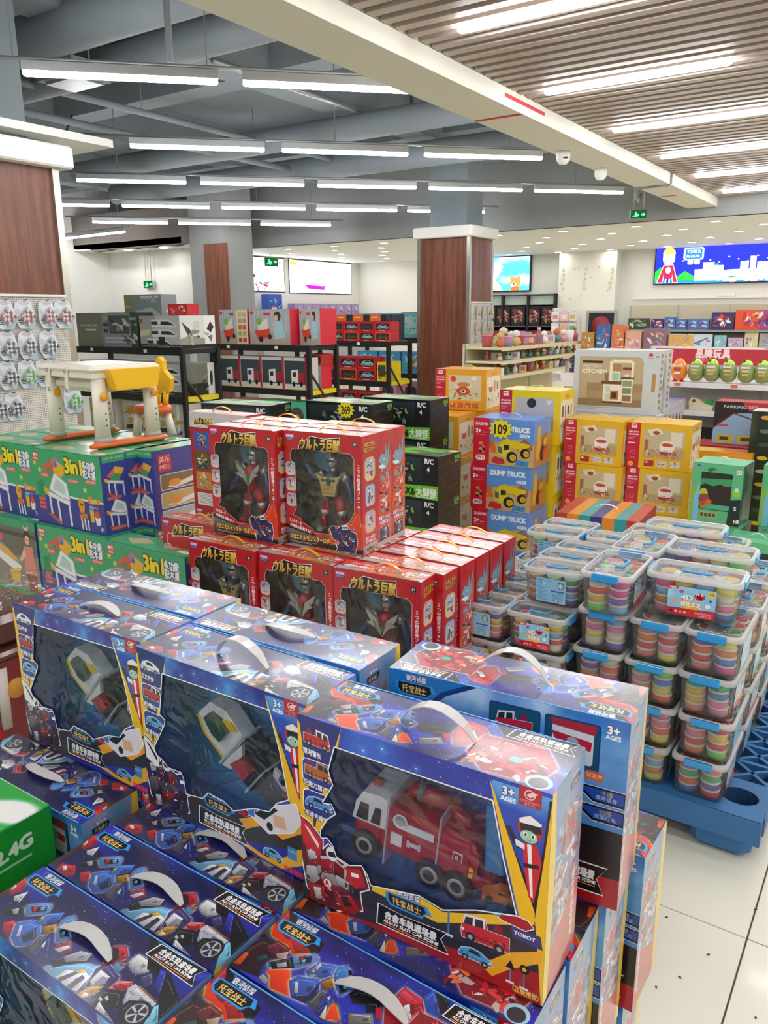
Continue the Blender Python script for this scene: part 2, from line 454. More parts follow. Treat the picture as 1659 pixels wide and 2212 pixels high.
def loop_handle(parent, name, x, y, z, L, hgt, m, wid=.012, th=.0022, lean=0.0, n=9):
    """plastic strap handle arched over the top of a carton, along x"""
    pts = [(x - L / 2 + L * i / (n - 1), y + lean * math.sin(math.pi * i / (n - 1)), z + hgt * math.sin(math.pi * i / (n - 1)) ** .7) for i in range(n)]
    mb = MB(); vs = []; fs = []
    for i, p in enumerate(pts):
        w = wid * (.35 if i in (0, n - 1) else .8 if i in (1, n - 2) else 1.0) / 2
        a = pts[max(0, i - 1)]; b = pts[min(n - 1, i + 1)]; t = Vector((b[0] - a[0], 0, b[2] - a[2])).normalized(); nn = Vector((-t.z, 0, t.x)) * th
        for sx, k in ((-1, 0), (1, 0), (1, 1), (-1, 1)): vs.append((p[0] + nn.x * k, p[1] + sx * w, p[2] + nn.z * k))
    for i in range(n - 1):
        for j in range(4): l = (j + 1) % 4; fs.append((i * 4 + j, i * 4 + l, i * 4 + 4 + l, i * 4 + 4 + j))
    fs += [(3, 2, 1, 0), tuple((n - 1) * 4 + j for j in range(4))]
    mb.raw(vs, fs, m, smooth=False)
    return mb.build(name, parent)

# ------------------------------------------------------------------ the room
M_wall = mat('wall_paint', '#e9e8e2', .8, var=.03, scale=3)
M_white = mat('white_paint', '#efeee8', .6, var=.02)
M_dark = mat('dark_ceiling_paint', '#8b959b', .85, var=.12, scale=2)
M_darker = mat('dark_duct_paint', '#858e94', .7, var=.1, scale=3)
M_conc = mat('grey_plaster', '#8f918f', .85, var=.08, scale=4)
M_tile = mat('cream_tile', '#e2e0cd', .22, var=.03, scale=2, coat=.2)
M_grout = mat('dark_grout', '#6a5f55', .9)
M_beige = mat('beam_paint', '#e4e1d3', .65, var=.03, scale=2)
M_slat = mat('slat_wood', '#b5a89e', .5, var=.1, scale=6)
M_plenum = mat('plenum_grey', '#85878a', .9)
M_wood = wood('column_veneer', '#643a2c', '#8a5540')
M_steel = mat('steel_trim', '#c9c5ba', .25, metal=.9)
M_glow = mat('lamp_glow', '#fdfcff', emit=LAMP)
M_spot = mat('spot_glow', '#fffaf0', emit=SPOT)
M_black = mat('black_metal', '#1c1d20', .45, var=.15)
M_alu = mat('aluminium', '#b9bcbd', .35, metal=.7)
M_red = mat('red_paint', '#c8323a', .7)

def struct(name, mb, parent=None):
    o = mb.build(name, parent)
    if parent is None: o['kind'] = 'structure'
    return o

# floor: a dark bed with cream tiles; the tiles near the camera are separate pieces
fl = MB(); fl.box((-4, 5, -.06), (24, 26, .1), M_grout); floor = struct('floor', fl)
tb = MB(); tb.box((0, 0, -.006), (.796, .796, .012), M_tile, bev=.0015); tile_me = tb.mesh('tile')
for i in range(-6, 8):
    for j in range(-5, 12):
        add('tile', tile_me, floor, (-.18 - .4 + .8 * i, 1.9 - .4 + .8 * j, 0))
fb = MB()
for x0, x1, y0, y1 in ((-14.98, -5.38, -5.98, 15.95), (-5.38, 5.78, 10.3, 15.95), (-5.38, 5.78, -5.98, -3.3)):
    fb.box(((x0 + x1) / 2, (y0 + y1) / 2, -.008), (x1 - x0, y1 - y0, .01), M_tile)
fb.build('far_tiles', floor)

# walls
def wall(name, c, d, m=None):
    return struct(name, MB().box(c, d, m or M_wall))
wall('wall_back', (-4.5, 16.0, 1.45), (23, .2, 2.9))
wall('wall_right', (5.9, 5, 1.5), (.2, 22, 3.2))
wall('wall_front', (-4, -6, 2), (24, .2, 4.2))
wall('wall_left', (-11.55, 13.3, 1.45), (.2, 5.6, 2.9))
wall('wall_alcove_back', (-12.0, 10.4, 1.5), (3.0, .2, 3.0))
wall('wall_alcove_left', (-13.5, 2.2, 2.0), (.2, 16.4, 4.2))
wl = struct('wall_block', MB().box((-5.69, 15.72, 1.35), (1.16, .36, 2.68), M_wall))
pm = mat('paint_peel', '#cfc7b6', .85)
pb = MB(); rg = random.Random(5)
for x in (-6.18, -5.72, -5.2):
    for k in range(5): pb.box((x + rg.uniform(-.02, .02), 15.535, 2.35 - k * .09), (.03 + .03 * rg.random(), .004, .05), pm)
for k in range(8): pb.box((-6.15 + rg.random(), 15.535, rg.uniform(1.75, 2.4)), (.035, .004, .03), pm)
pb.build('peeling_patch', wl)
wall('trim_1', (-3.6, 15.88, 1.78), (2.5, .04, .025), M_white)          # cable duct on the back wall

# dark open ceiling on the left of the beam
slab = struct('ceiling_slab', MB().box((-8.2, 2.5, 4.15), (11.2, 17.2, .1), M_dark))
db = MB()
for x, w in ((-5.45, .34), (-8.7, .34), (-11.9, .34)): db.box((x, 2.5, 3.86), (w, 17, .5), M_dark)
for y, w in ((2.2, .3), (6.15, .3), (9.3, .3)): db.box((-8.2, y, 3.9), (11, w, .42), M_dark)
db.build('ceiling_beam', slab)
def pipe(name, label, pts, r, m, cat='pipe', n=10):
    o = MB().tube(pts, r, m, n).build(name); return tag(o, label, cat)
pipe('air_duct', 'fat grey round duct under the dark ceiling, nearest the camera', [(-8.5, 3.95, 3.55), (-2.75, 4.0, 3.55)], .16, M_darker, 'duct', 16)
pipe('air_duct', 'grey round duct running just behind the nearest duct', [(-8.5, 4.55, 3.5), (-2.75, 4.6, 3.5)], .13, M_darker, 'duct', 16)
pipe('air_duct', 'grey round duct crossing the dark ceiling beyond the second lamp row', [(-10, 7.3, 3.45), (-2.75, 7.35, 3.45)], .13, M_darker, 'duct', 16)
pipe('air_duct', 'farthest grey round duct near the white bulkhead', [(-11, 8.7, 3.4), (-2.75, 8.8, 3.4)], .15, M_darker, 'duct', 16)
pipe('conduit_pipe', 'thin pale conduit under the ceiling beam with elbow', [(-5.2, 5.2, 3.58), (-5.2, 8.3, 3.58), (-5.2, 8.3, 3.95)], .025, M_alu)
pipe('conduit_pipe', 'thin grey conduit bending up beside the first lamp gap', [(-3.95, 3.6, 3.0), (-3.95, 3.6, 3.6), (-3.85, 3.65, 3.78), (-2.8, 3.68, 3.8)], .02, M_darker)
pipe('sprinkler_pipe', 'long thin sprinkler pipe along the left of the dark ceiling', [(-7.3, -1, 3.4), (-7.3, 9.2, 3.4)], .035, M_dark)
pipe('sprinkler_pipe', 'long thin sprinkler pipe to the right of its twin', [(-6.6, -1, 3.45), (-6.6, 9.2, 3.45)], .03, M_dark)
pipe('hanging_cable', 'slack dark cable drooping under the far dark ceiling', [(-9.5, 6.0, 3.6), (-8.95, 5.9, 3.3), (-8.2, 5.8, 3.35), (-7.8, 5.7, 3.6)], .012, M_black, 'cable', 6)
du = thing('ceiling_cassette', 'pale square metal box fixed under the dark ceiling at top left', 'air unit', (-5.75, 4.25, 3.3))
MB().box((0, 0, .06), (.45, .35, .12), M_darker).build('housing', du); MB().box((0, 0, -.01), (.36, .26, .02), M_alu).build('grille', du)
for x in (-.2, .2): MB().tube([(x, 0, .1), (x, 0, .8)], .008, M_darker, 6).build('hanger_rod', du)
dc = thing('ceiling_cassette', 'broken pale ceiling fitting with torn edges left of the red paint mark', 'air unit', (-3.6, 6.35, 3.35))
MB().box((0, 0, 0), (.55, .55, .05), M_conc, bev=.02).build('housing', dc)
for x, y in ((-.13, -.1), (.1, .05), (0, .18)): MB().prism([(x - .07, y - .03), (x + .05, y - .05), (x + .08, y + .04), (x - .02, y + .05)], -.045, -.026, M_white).build('torn_flake', dc)
MB().tube([(0, 0, .02), (0, 0, .75)], .01, M_darker, 6).build('hanger_rod', dc)

# the big beam, the bulkheads and the white ceilings
beam = struct('trim_beam', MB().box((-2.555, 2.5, 3.45), (.35, 16.9, 1.3), M_beige))
rp = MB(); rp.box((-2.379, 5.2, 2.862), (.003, .62, .022), M_red); rp.box((-2.55, 5.15, 2.798), (.34, .03, .004), M_red)
rp.box((-2.62, 9.6, 2.798), (.16, .03, .004), M_red); rp.build('red_paint_mark', beam)
wall('trim_bulkhead', (-4.4, 11.0, 3.4), (20, .14, 1.42), M_conc)
wall('ceiling_back', (-2.9, 13.5, 2.75), (17.2, 5.0, .12), M_white)
wall('ceiling_alcove', (-12.0, 10.0, 2.75), (3.0, .9, .1), M_white)
tp = [(-13.4, 3.3), (-10.42, 3.3)]; rg = random.Random(2)
for i in range(26): tp.append((-10.42 - 2.98 * i / 25, 2.66 + .03 * rg.random() + (.05 if i > 20 else 0)))
struct('wall_torn_bulkhead', MB().prism(tp, 9.55, 9.68, mat('torn_board', '#6d655e', .9), plane='xz'))
ceil_r = struct('ceiling_slats', MB().box((1.75, 2.5, 3.05), (8.25, 17, .06), M_plenum))
sb = MB(); sb.box((0, 0, 0), (8.2, .062, .1), M_slat); slat_me = sb.mesh('slat')
for k in range(138):
    add('slat', slat_me, ceil_r, (1.73, 10.85 - .12 * k, 2.955))

# columns
def column(name, x0, x1, y0, y1, zb, cap, m_shaft=M_dark):
    o = struct(name, MB().box(((x0 + x1) / 2, (y0 + y1) / 2, zb / 2), (x1 - x0, y1 - y0, zb), M_wood))
    for x in (x0, x1):
        for y in (y0, y1): MB().box((x, y, zb / 2), (.05, .05, zb), M_steel).build('corner_trim', o)
    if cap:
        MB().box(((x0 + x1) / 2, (y0 + y1) / 2, zb + .07), (x1 - x0 + cap * 2, y1 - y0 + cap * 2, .14), M_white, bev=.012).build('capital', o)
        MB().box(((x0 + x1) / 2, (y0 + y1) / 2, (zb + 4.1) / 2 + .05), (x1 - x0 - .2, y1 - y0 - .2, 4.1 - zb - .1), m_shaft).build('bare_shaft', o)
    return o
colc = column('pillar_middle', -5.82, -5.07, 9.5, 10.14, 2.5, .07)
coll = column('pillar_left', -5.9, -5.01, 2.5, 3.47, 2.5, .1)
MB().box((-5.5, 3.1, 2.72), (1.1, 1.66, .05), M_white).build('soffit_board', coll)
MB().prism([(-5.011, 3.2), (-5.011, 3.2)][:0] or [(2.85, 1.83), (2.95, 1.86), (3.02, 1.79), (3.0, 1.78), (2.94, 1.83), (2.86, 1.815)], -5.009, -5.006, M_red, plane='yz').build('red_scrawl', coll)
coll2 = struct('pillar_far', MB().box((-10.05, 10.02, 2.05), (.72, .74, 4.1), M_conc))
MB().box((-9.8, 9.64, 1.33), (.5, .05, 2.66), M_wood).build('veneer_board', coll2)

# linear lamps: six rows on the diagonal under the dark ceiling, six recessed between the slats
def lamp_proto():
    t = thing('linear_lamp', 'proto', 'ceiling lamp')
    MB().box((0, 0, .035), (1.1, .04, .05), M_alu).build('housing', t)
    MB().box((0, 0, -.004), (1.095, .044, .03), M_glow, bev=.008).build('diffuser', t)
    return t
lamp0 = lamp_proto(); remember(lamp0); lamp_used = [0]
def put_lamp(x, y, z, rz, label, group, skip=()):
    if not lamp_used[0] and not skip:
        lamp_used[0] = 1; lamp0.location = (x, y, z); lamp0.rotation_euler = (0, 0, rz); lamp0['label'] = label; lamp0['group'] = group; return lamp0
    return dup(lamp0, (x, y, z), rz, label, group, skip)
def lamp_rail(a, b, label):
    t = thing('lamp_rail', label, 'rail', a); a, b = Vector(a), Vector(b); MB().tube([(0, 0, 0), tuple(b - a)], .012, M_alu, 8).build('rail_bar', t)
    for k in (.12, .5, .88): p = (b - a) * k; MB().tube([tuple(p), (p.x, p.y, p.z + 1.12)], .004, M_darker, 5).build('wire', t)
rows = {'nearest': ((-4.11, 3.33, 2), 7.48), 'second': ((-5.26, 5.02, 3), 10.3), 'third': ((-7.09, 5.83, 5), 12.92), 'fourth': ((-9.24, 6.5, 5), 15.75), 'fifth': ((-10.2, 8.3, 3), 18.5)}
dd = 1.245 / math.sqrt(2)
for rn, ((x, y, n), c) in rows.items():
    y = x + c
    for i in range(n):
        put_lamp(x + dd * i, y + dd * i, 2.9, R(45), f'white linear ceiling lamp, {ORD[i]} from the left in the {rn} row of the dark ceiling', 'linear lamps under the dark ceiling')
    a = (x - dd * .75, y - dd * .75, 2.972); b = (x + dd * (n - .4), y + dd * (n - .4), 2.972)
    if rn == 'nearest': b = (-2.76, -2.76 + c, 2.972)
    lamp_rail(a, b, f'thin metal rail carrying the {rn} row of lamps')
for i, (x, y) in enumerate(((-12.8, 9.1), (-11.75, 9.02))):
    put_lamp(x, y, 2.88, R(-4), f'short-looking linear lamp below the torn bulkhead, {ORD[i]} from the left', 'lamps by the torn bulkhead')
lamp_rail((-13.35, 9.14, 2.952), (-11.1, 8.98, 2.952), 'lamp rail below the torn bulkhead')
for c in (4.7, 1.9):  # two more rows out of view overhead, added for the light they give
    for k in range(4):
        x = -3.3 - dd * k * 1.02
        put_lamp(x, x + c, 2.9, R(45), f'linear lamp above the camera in the {"first" if c > 3 else "second"} hidden row, {ORD[k]} from the beam', 'lamps overhead')
    lamp_rail((-3.0, -3.0 + c, 2.972), (-6.4, -6.4 + c, 2.972), f'lamp rail above the camera, {"first" if c > 3 else "second"} hidden row')
k = 0
for j, y in enumerate((5.09, 6.4, 7.71, 9.0, 10.32)):
    for i in range(4):
        put_lamp(-1.65 + 1.75 * i, y, 2.89, 0, f'recessed white lamp between the slats, {ORD[j]} row out, {ORD[i]} from the beam', 'lamps between the slats' if i < 2 else 'lamps beyond the picture')
for j, y in enumerate((3.78, 2.47, 1.1, -.3, -1.7, -3.2)):
    for i in range(4):
        put_lamp(-1.55 + 1.75 * i, y, 2.89, 0, 'recessed white lamp between the slats at the top edge of the picture' if (j, i) == (0, 0) else f'recessed slat lamp overhead, {ORD[j]} row behind the top one, {ORD[i]} from the beam', 'lamps between the slats' if (j, i) == (0, 0) else 'lamps beyond the picture')

# round downlights in the white ceiling
sp0 = thing('downlight', 'proto', 'ceiling lamp')
MB().lathe([(.085, 0), (.085, -.006), (.07, -.01), (.066, 0)], (0, 0, 0), M_white, 20, caps=False).build('trim_ring', sp0)
MB().lathe([(.066, -.003), (.001, -.003)], (0, 0, 0), M_spot, 20, caps=False).build('lens', sp0)
remember(sp0); first = True
SPOTS = [(x, y) for j, y in enumerate((11.5, 12.3, 13.1, 13.9, 14.7, 15.4)) for x in [(-10.9 + .45 * (j % 2) + 1.05 * i) for i in range(12)] if x < 1.5] + [(-12.3, 9.9), (-11.4, 9.95)]
for i, (x, y) in enumerate(SPOTS):
    lab = f'round white downlight, {ORD[(i // 12)]} row of the white ceiling, {ORD[i % 12]} from the left' if i < len(SPOTS) - 2 else f'round downlight behind the torn bulkhead, {ORD[i - len(SPOTS) + 2]} from the left'
    if first: first = False; sp0.location = (x, y, 2.69); sp0['label'] = lab; sp0['group'] = 'downlights'
    else: dup(sp0, (x, y, 2.69), 0, lab, 'downlights')

# backlit pictures on the walls (plain stand-ins for the cartoons)
def lightbox(name, label, cx, w, h, loc, rz, cv, emit):
    t = thing(name, label, 'light box', loc, rz)
    MB().box((0, .03, h / 2), (w + .04, .06, h + .04), M_black).build('frame', t)
    mb = MB(); mb.face([(-w / 2, -.003, 0), (w / 2, -.003, 0), (w / 2, -.003, h), (-w / 2, -.003, h)], printed(name + '_' + cx, cv, emit=emit), FULL); mb.build('picture', t)
    return t
c = Cv(1.76, .66, 420, '#fdfcff')
for i, (x, y, k) in enumerate([(.12, .5, 1), (.3, .34, 1.3), (.42, .5, 1), (.62, .5, 1.1), (.8, .46, .9), (.98, .48, 1.2), (1.2, .5, 1)]):
    c.shards(9, (x - .07 * k, y - .15 * k, .14 * k, .28 * k), ['#b8c0d8', '#8d2c3c', '#d34a50', '#3c4a8c', '#20222c', '#e8e6f4', '#7f86a8'], .06 * k, i, '#f4f2fa', .004)
c.rect(1.55, .06, .12, .04, '#e07a86').rect(1.55, .16, .12, .06, '#f0b7bd')
lightbox('light_box', 'glowing white light box of jumbled machine art, left one by the far pillar', 'a', 1.76, .66, (-11.44, 12.31, 2.0), R(90), c, 1.5)
c = Cv(2.2, .67, 380, '#ffffff'); c.rect(.03, .03, .22, .07, '#ffd23c').rect(.28, .04, .2, .02, '#8a86b0').rect(.28, .08, .14, .02, '#8a86b0')
c.poly([(.5, .5), (1.2, .52), (1.16, .6), (.62, .58)], '#d81aa8').poly([(1.1, .52), (1.24, .5), (1.16, .62)], '#5a4ab8')
for i, (x, y) in enumerate(((.3, .45), (1.5, .25), (1.72, .5), (1.85, .3), (1.95, .55))): c.shards(6, (x - .08, y - .1, .16, .2), ['#f6cbe0', '#c8bdf0', '#f5a0b8', '#9fd0e8', '#fff0f8'], .05, i + 20)
lightbox('light_box', 'glowing white light box with pale pink shapes, right one by the far pillar', 'b', 2.2, .67, (-11.44, 14.47, 1.99), R(90), c, 1.6)
c = Cv(1.3, .68, 380, '#59cdf2'); c.cloud('#d8fbff', .45, .75, 4); c.poly([(.3, .3), (.62, .1), (.7, .2), (.5, .5), (.42, .68), (.2, .68)], '#eafcff', .8)
for x in (.5, .6, .56): c.ell(x, .55 + (x - .5), .09, .08, '#fff2b0')
c.ell(.9, .42, .045, .045, '#e09a6a').ell(1.06, .43, .045, .045, '#e09a6a').ell(.98, .52, .12, .11, '#ef9550').ell(.95, .57, .06, .05, '#fff4e4').ell(.95, .55, .018, .015, '#4a2a20').ell(.98, .66, .1, .07, '#e8703a')
lightbox('light_box', 'glowing sky-blue light box with a plain brown bear behind the middle pillar', 'c', 1.3, .68, (-7.68, 15.84, 1.99), 0, c, 1.15)
c = Cv(3.0, .66, 420, '#2c35c8')
for x, h in ((.1, .3), (.55, .22), (1.1, .34), (1.6, .26), (2.1, .32), (2.6, .26)): c.poly([(x - .32, .66), (x, .66 - h), (x + .36, .66)], '#38c040')
c.rect(0, .6, 3, .06, '#2b8fd0')
for x, y, w, h in ((.72, .42, .18, .2), (.86, .3, .2, .32), (1.04, .36, .18, .26), (1.5, .3, .14, .32), (1.66, .22, .1, .4), (1.78, .32, .2, .28), (2.05, .2, .12, .4), (2.2, .3, .3, .3)): c.rect(x, y, w, h, '#ffffff')
c.poly([(1.0, .5), (1.3, .44), (2.9, .42), (2.9, .52), (1.2, .56)], '#fff6b8')
for i in range(14): c.ell(1.15 + .12 * (i % 9), .58 + .02 * (i % 3), .07, .05, '#f6b2dc')
for i in range(16): c.ell(.5 + .16 * i, .26 + .05 * math.sin(i * 2.1), .016, .012, '#ffffff')
c.rr(.5, .03, .36, .22, .04, '#ffffff').rr(.53, .05, .3, .18, .03, '#2b78c8').text('TOMICA', .68, .13, .06, '#ffffff', w=.24, align='c', bold=.03).text('PLARAIL', .68, .205, .05, '#ffffff', w=.24, align='c', bold=.03)
c.rr(.58, .25, .1, .08, .02, '#ffffff').rr(.7, .25, .1, .08, .02, '#ffffff')
c.rr(.13, .05, .22, .27, .1, '#ffffff').ell(.24, .13, .115, .12, '#fff05a', a0=180, a1=360).poly([(.16, .33), (.32, .33), (.42, .64), (.34, .64), (.32, .48), (.32, .56), (.16, .56), (.16, .48), (.14, .64), (.05, .64)], '#e02a48', line='#ffffff', lw=.012).ell(.24, .42, .05, .06, '#ffd8d8').rect(.17, .56, .14, .09, '#2a2a90').rect(.19, .57, .03, .08, '#ffffff').rect(.26, .57, .03, .08, '#ffffff')
lightbox('light_box', 'wide glowing blue light box with a yellow-capped builder and a green hilly town', 'd', 3.0, .66, (-2.96, 15.84, 2.05), 0, c, 1.25)

# exit signs, cameras, loudspeakers
M_exit = Cv(.3, .15, 600, '#0a2a14'); M_exit.rect(.01, .01, .28, .13, '#10401e').ell(.1, .04, .018, .018, '#5aff8a').poly([(.08, .06), (.14, .06), (.17, .1), (.15, .11), (.12, .09), (.14, .13), (.1, .13), (.09, .1), (.05, .13), (.04, .11), (.08, .09)], '#5aff8a').poly([(.2, .06), (.24, .06), (.24, .04), (.28, .075), (.24, .11), (.24, .09), (.2, .09)], '#5aff8a')
M_exit = printed('exit_print', M_exit, emit=1.6)
def exit_sign(label, loc, rz, drop, w=.3):
    t = thing('exit_sign', label, 'sign', loc, rz); h = w / 2
    MB().box((0, 0, -h / 2), (w, .05, h), M_alu, bev=.006).build('case', t)
    mb = MB(); mb.face([(-w * .47, -.027, -h * .95), (w * .47, -.027, -h * .95), (w * .47, -.027, -h * .05), (-w * .47, -.027, -h * .05)], M_exit, FULL); mb.build('panel', t)
    for x in (-w * .3, w * .3) if drop > .3 else (0,): MB().tube([(x, 0, 0), (x, 0, drop)], .008, M_alu, 6).build('hanger', t)
exit_sign('green running-man exit sign hanging under the big beam', (-3.1, 10.1, 2.73), R(30), 1.2, .2)
exit_sign('small green exit sign on the alcove wall at left', (-12.2, 10.24, 2.16), 0, .56, .26)
exit_sign('dark green exit sign hanging before the left white light box', (-11.0, 12.3, 2.63), R(80), .12, .34)
for lab, x, y, hood in (('white dome camera with a dark eye under the beam edge', -2.63, 6.5, True), ('plain white round camera on the beam edge, farther along', -2.65, 7.45, False)):
    t = thing('dome_camera', lab, 'camera', (x, y, 2.8)); MB().lathe([(.001, -.1), (.03, -.095), (.05, -.07), (.055, -.03), (.05, 0)], (0, 0, 0), M_white, 16).build('dome', t)
    if hood: MB().lathe([(.001, -.012), (.02, -.008), (.024, 0)], (.035, -.035, -.05), M_black, 12).build('lens', t)
tag(MB().tube([(-2.372, 8.75, 2.92), (-2.372, 8.75, 2.8), (-2.4, 8.75, 2.79), (-2.72, 8.78, 2.79), (-2.74, 8.8, 2.7), (-2.95, 9.6, 2.76), (-3.05, 10.0, 2.9)], .012, M_conc, 6).build('sign_cable'), 'grey cable looped over the big beam down to the exit sign', 'cable')
ART_BLUE = '''#2d37b8|37 53 5 -4 20 -3 86 50 68 66
#5a2a25|-8 123 -5 35 7 37 9 67 10 105 13 122
#d8252a|7 68 -2 31 17 36 23 55 18 71
#f4d0d0|1 52 7 53 10 64 4 63
#eeeef2|24 69 34 50 44 71 33 75
#cf2430|23 130 17 113 42 103 61 118 50 129
#ffffff|24 117 29 112 38 117 35 122
#c01f2c|63 110 73 98 86 101 92 123 78 120
#15161c|38 96 60 70 78 78 54 99
#b8bcc8|49 87 55 79 65 87 60 92
G#5fa0e0|59 70 89 45 98 51 102 63 79 82
#15161c|69 67 88 52 96 60 81 73
#d8303a|71 65 77 60 83 68 81 72
#79c0f0|82 59 87 54 93 60 89 64
G#3f74d6|81 100 98 82 116 81 137 98 135 116 122 127 102 121
#1c2a55|112 110 115 88 133 101 127 116
#d0d8ec|91 100 94 97 111 113 105 115
#4b84e0|105 84 99 64 124 45 130 60 123 76
#2a56b8|117 71 124 55 131 64 123 75
#ffe14a|103 74 103 67 110 73
#b8862a|122 81 134 66 150 76 141 87 129 87
G#4f92dc|146 74 135 54 142 40 154 46 165 66 179 74 167 89
#14182a|151 73 156 63 170 71 164 80
#8fd0f0|156 71 158 68 163 72 161 75
#5c6270|137 117 130 91 143 85 159 122
#1d2a8a|160 123 144 80 189 118 172 123
#ffffff|154 106 151 95 161 105
#9a2030|169 93 181 72 201 85 188 102
#e4e4ec|175 98 186 82 193 83 187 98
G#78c8f0|191 128 211 109 238 88 267 81 263 103 245 112 223 127
#1b1c22|192 116 193 106 210 77 230 69 240 83 215 106 205 119
#aeb0bc|199 99 211 78 230 72 234 85 211 103
#f4f4fa|222 127 224 110 249 97 263 100 269 126 248 129
#2a2a44|227 126 237 106 243 106 235 128
#2a2a44|249 128 251 104 258 105 259 127
#f0c830|233 106 244 96 252 97 243 105
G#3a3a78|271 113 258 87 260 69 297 77 305 90 291 111
G#d8202c|244 47 260 35 280 48 273 61 257 60
#7c2030|256 78 247 49 257 47 271 63 264 79
#1a1a20|247 49 252 44 270 57 266 62
#6aa0d8|272 66 278 58 290 61 290 74 280 72
#c97a30|275 60 286 54 289 60 282 63
G#f2f2f5|287 52 287 35 318 35 324 47 312 59 301 58
#c8c8d2|301 54 306 48 317 53 311 61
#e6e6f0|268 104 265 83 286 84 291 96 280 109
#9a9ab0|278 107 277 90 287 87 291 96
#c9922e|272 127 277 109 293 98 291 121 281 131
#f4e0c0|278 127 279 119 288 119 285 127
#4a4a86|322 60 330 46 346 59 341 70
#e07a86|300 102 300 82 320 71 328 79 317 95
#c01822|302 91 321 73 325 84 313 94
#17171d|295 130 296 101 324 89 340 107 328 123 314 132
#e8e8f0|319 139 308 118 328 123 355 129 331 131
#d9d9e4|304 117 303 112 311 114 310 118
#d9d9e4|309 110 310 106 317 109 316 113
#c9c9d6|335 100 323 82 326 72 377 77 374 90 346 91 347 110
#f0f0f8|330 85 333 75 352 77 340 85
#a86a3a|330 72 336 70 373 74 377 77
#15151a|340 111 341 95 359 84 383 93 386 113 358 123
#7fd0f0|387 108 377 82 380 77 404 99 399 126
#0f0f18|264 -7 289 -4 316 16 344 45 319 46
#0f0f18|348 34 405 60 403 97 364 62
#2c35c0|335 35 346 34 369 66 350 60
#2c35c0|352 31 402 0 405 60'''
ART_FIRE = '''#3a1d1e|-2 129 -3 92 5 63 49 53 58 73 38 102 50 121 4 130
#55504c|-7 58 -4 37 7 39 12 49 6 64
#1c1a1a|-6 62 -4 57 8 60 6 67
F#ea4a1c|-4 33 -2 0 84 46 62 64 47 55 14 55
F#f0541c|51 107 76 85 109 121 75 126 63 111
#c81f26|-1 31 -2 0 26 15 42 46 32 46
#c81f26|44 45 62 32 83 45 64 59
#14121c|-2 -4 14 -4 26 13 89 23 93 43 85 47 16 18
#e8581e|2 125 3 99 9 98 13 120
#7a2a38|20 74 29 56 53 58 54 76 35 82
#d8b8a0|42 77 55 63 60 75 49 81
#2a5a58|22 98 31 85 38 89 30 101
#b8b0a8|50 122 52 113 68 118 66 125
G#5b96dc|43 94 91 43 103 54 84 80 49 101
#181a22|46 93 66 68 81 81 56 100
#c0c4cc|55 90 64 79 71 85 61 94
#222f50|75 64 88 50 94 60 84 70
#d83040|73 62 80 55 80 66
#86d4f0|80 64 84 60 87 64 84 68
G#3f6fd0|98 75 104 55 131 44 135 58 123 76 107 82
#dfe4f0|104 64 106 53 110 54 111 66
#ffe14a|104 71 108 66 110 72
#8a9ac0|104 78 111 73 117 73 111 80
G#3868d0|90 102 95 89 123 76 138 96 136 117 110 121
#d4dcf0|98 99 102 96 114 110 109 113
#1b2a60|110 119 126 106 127 79 137 102 131 118
#b07a20|127 79 137 62 150 71 143 85
G#4a86d8|135 58 132 45 140 36 153 41 155 57 171 64 164 82 151 74
#1a2440|145 61 161 60 166 71 161 77
#86d4f0|157 66 162 63 164 68 161 70
#1a1c24|148 42 150 38 156 43 153 47
#5a5c66|136 117 136 84 147 83 151 120
#1f2f80|151 120 159 84 181 109 167 125
#ffffff|162 123 158 102 171 122
#ffffff|151 93 153 88 157 97
F#f0541c|170 120 163 100 168 95 188 113
#1a1a20|172 71 176 62 219 49 222 61 185 81
#8a8484|190 96 217 79 229 92 200 110
#e8e8ea|194 95 216 83 217 85 195 97
#1a1a20|199 70 215 62 221 73 209 82
#d82434|215 70 221 63 233 79 227 84
G#d82434|226 63 227 35 229 19 260 23 294 61 242 89
#f05060|228 34 231 23 251 27 247 39
#a01424|255 38 263 28 286 57 272 63
#ffffff|244 45 249 38 264 56 259 63
#2d55c8|259 17 264 -1 293 27 290 51 271 31
#14121c|264 -3 282 0 303 17 296 32
#d02030|298 4 338 8 355 43 316 30'''

# ------------------------------------------------------------------ blue space-toy boxes (units of the art: millimetres)
def paint(c, art, glow='#f4f8ff'):
    for ln in art.strip().splitlines():
        k, p = ln.split('|'); v = list(map(float, p.split())); pts = list(zip(v[::2], v[1::2]))
        h = k.lstrip('GF'); q = dict(col2=tuple(srgb(h) * .62), line='#0e0f18', lw=.35)
        if k[0] == 'G': c.poly(pts, h, glow=glow, gw=3.2, **q)
        elif k[0] == 'F': c.poly(pts, h, glow='#ffd040', gw=3.5, col2='#c82a10')
        else: c.poly(pts, h, **q)
        xs, ys = [a for a, b in pts], [b for a, b in pts]; w, hh = max(xs) - min(xs), max(ys) - min(ys)
        if k[0] != 'F' and w * hh > 420:             # panel lines and a light edge on the larger plates
            cx, cy = sum(xs) / len(xs), sum(ys) / len(ys); lite = tuple((srgb(h) * .6 + .4).clip(0, 1)); dark = tuple(srgb(h) * .4)
            inn = [(cx + (a - cx) * .72, cy + (b - cy) * .72) for a, b in pts]
            c.stroke(inn[:len(inn) // 2 + 1], lite, .8); c.stroke(inn[len(inn) // 2:], dark, .7)
            c.poly([(cx + (a - cx) * .2 + w * .14, cy + (b - cy) * .25 - hh * .08) for a, b in pts], dark, .7)
    return c
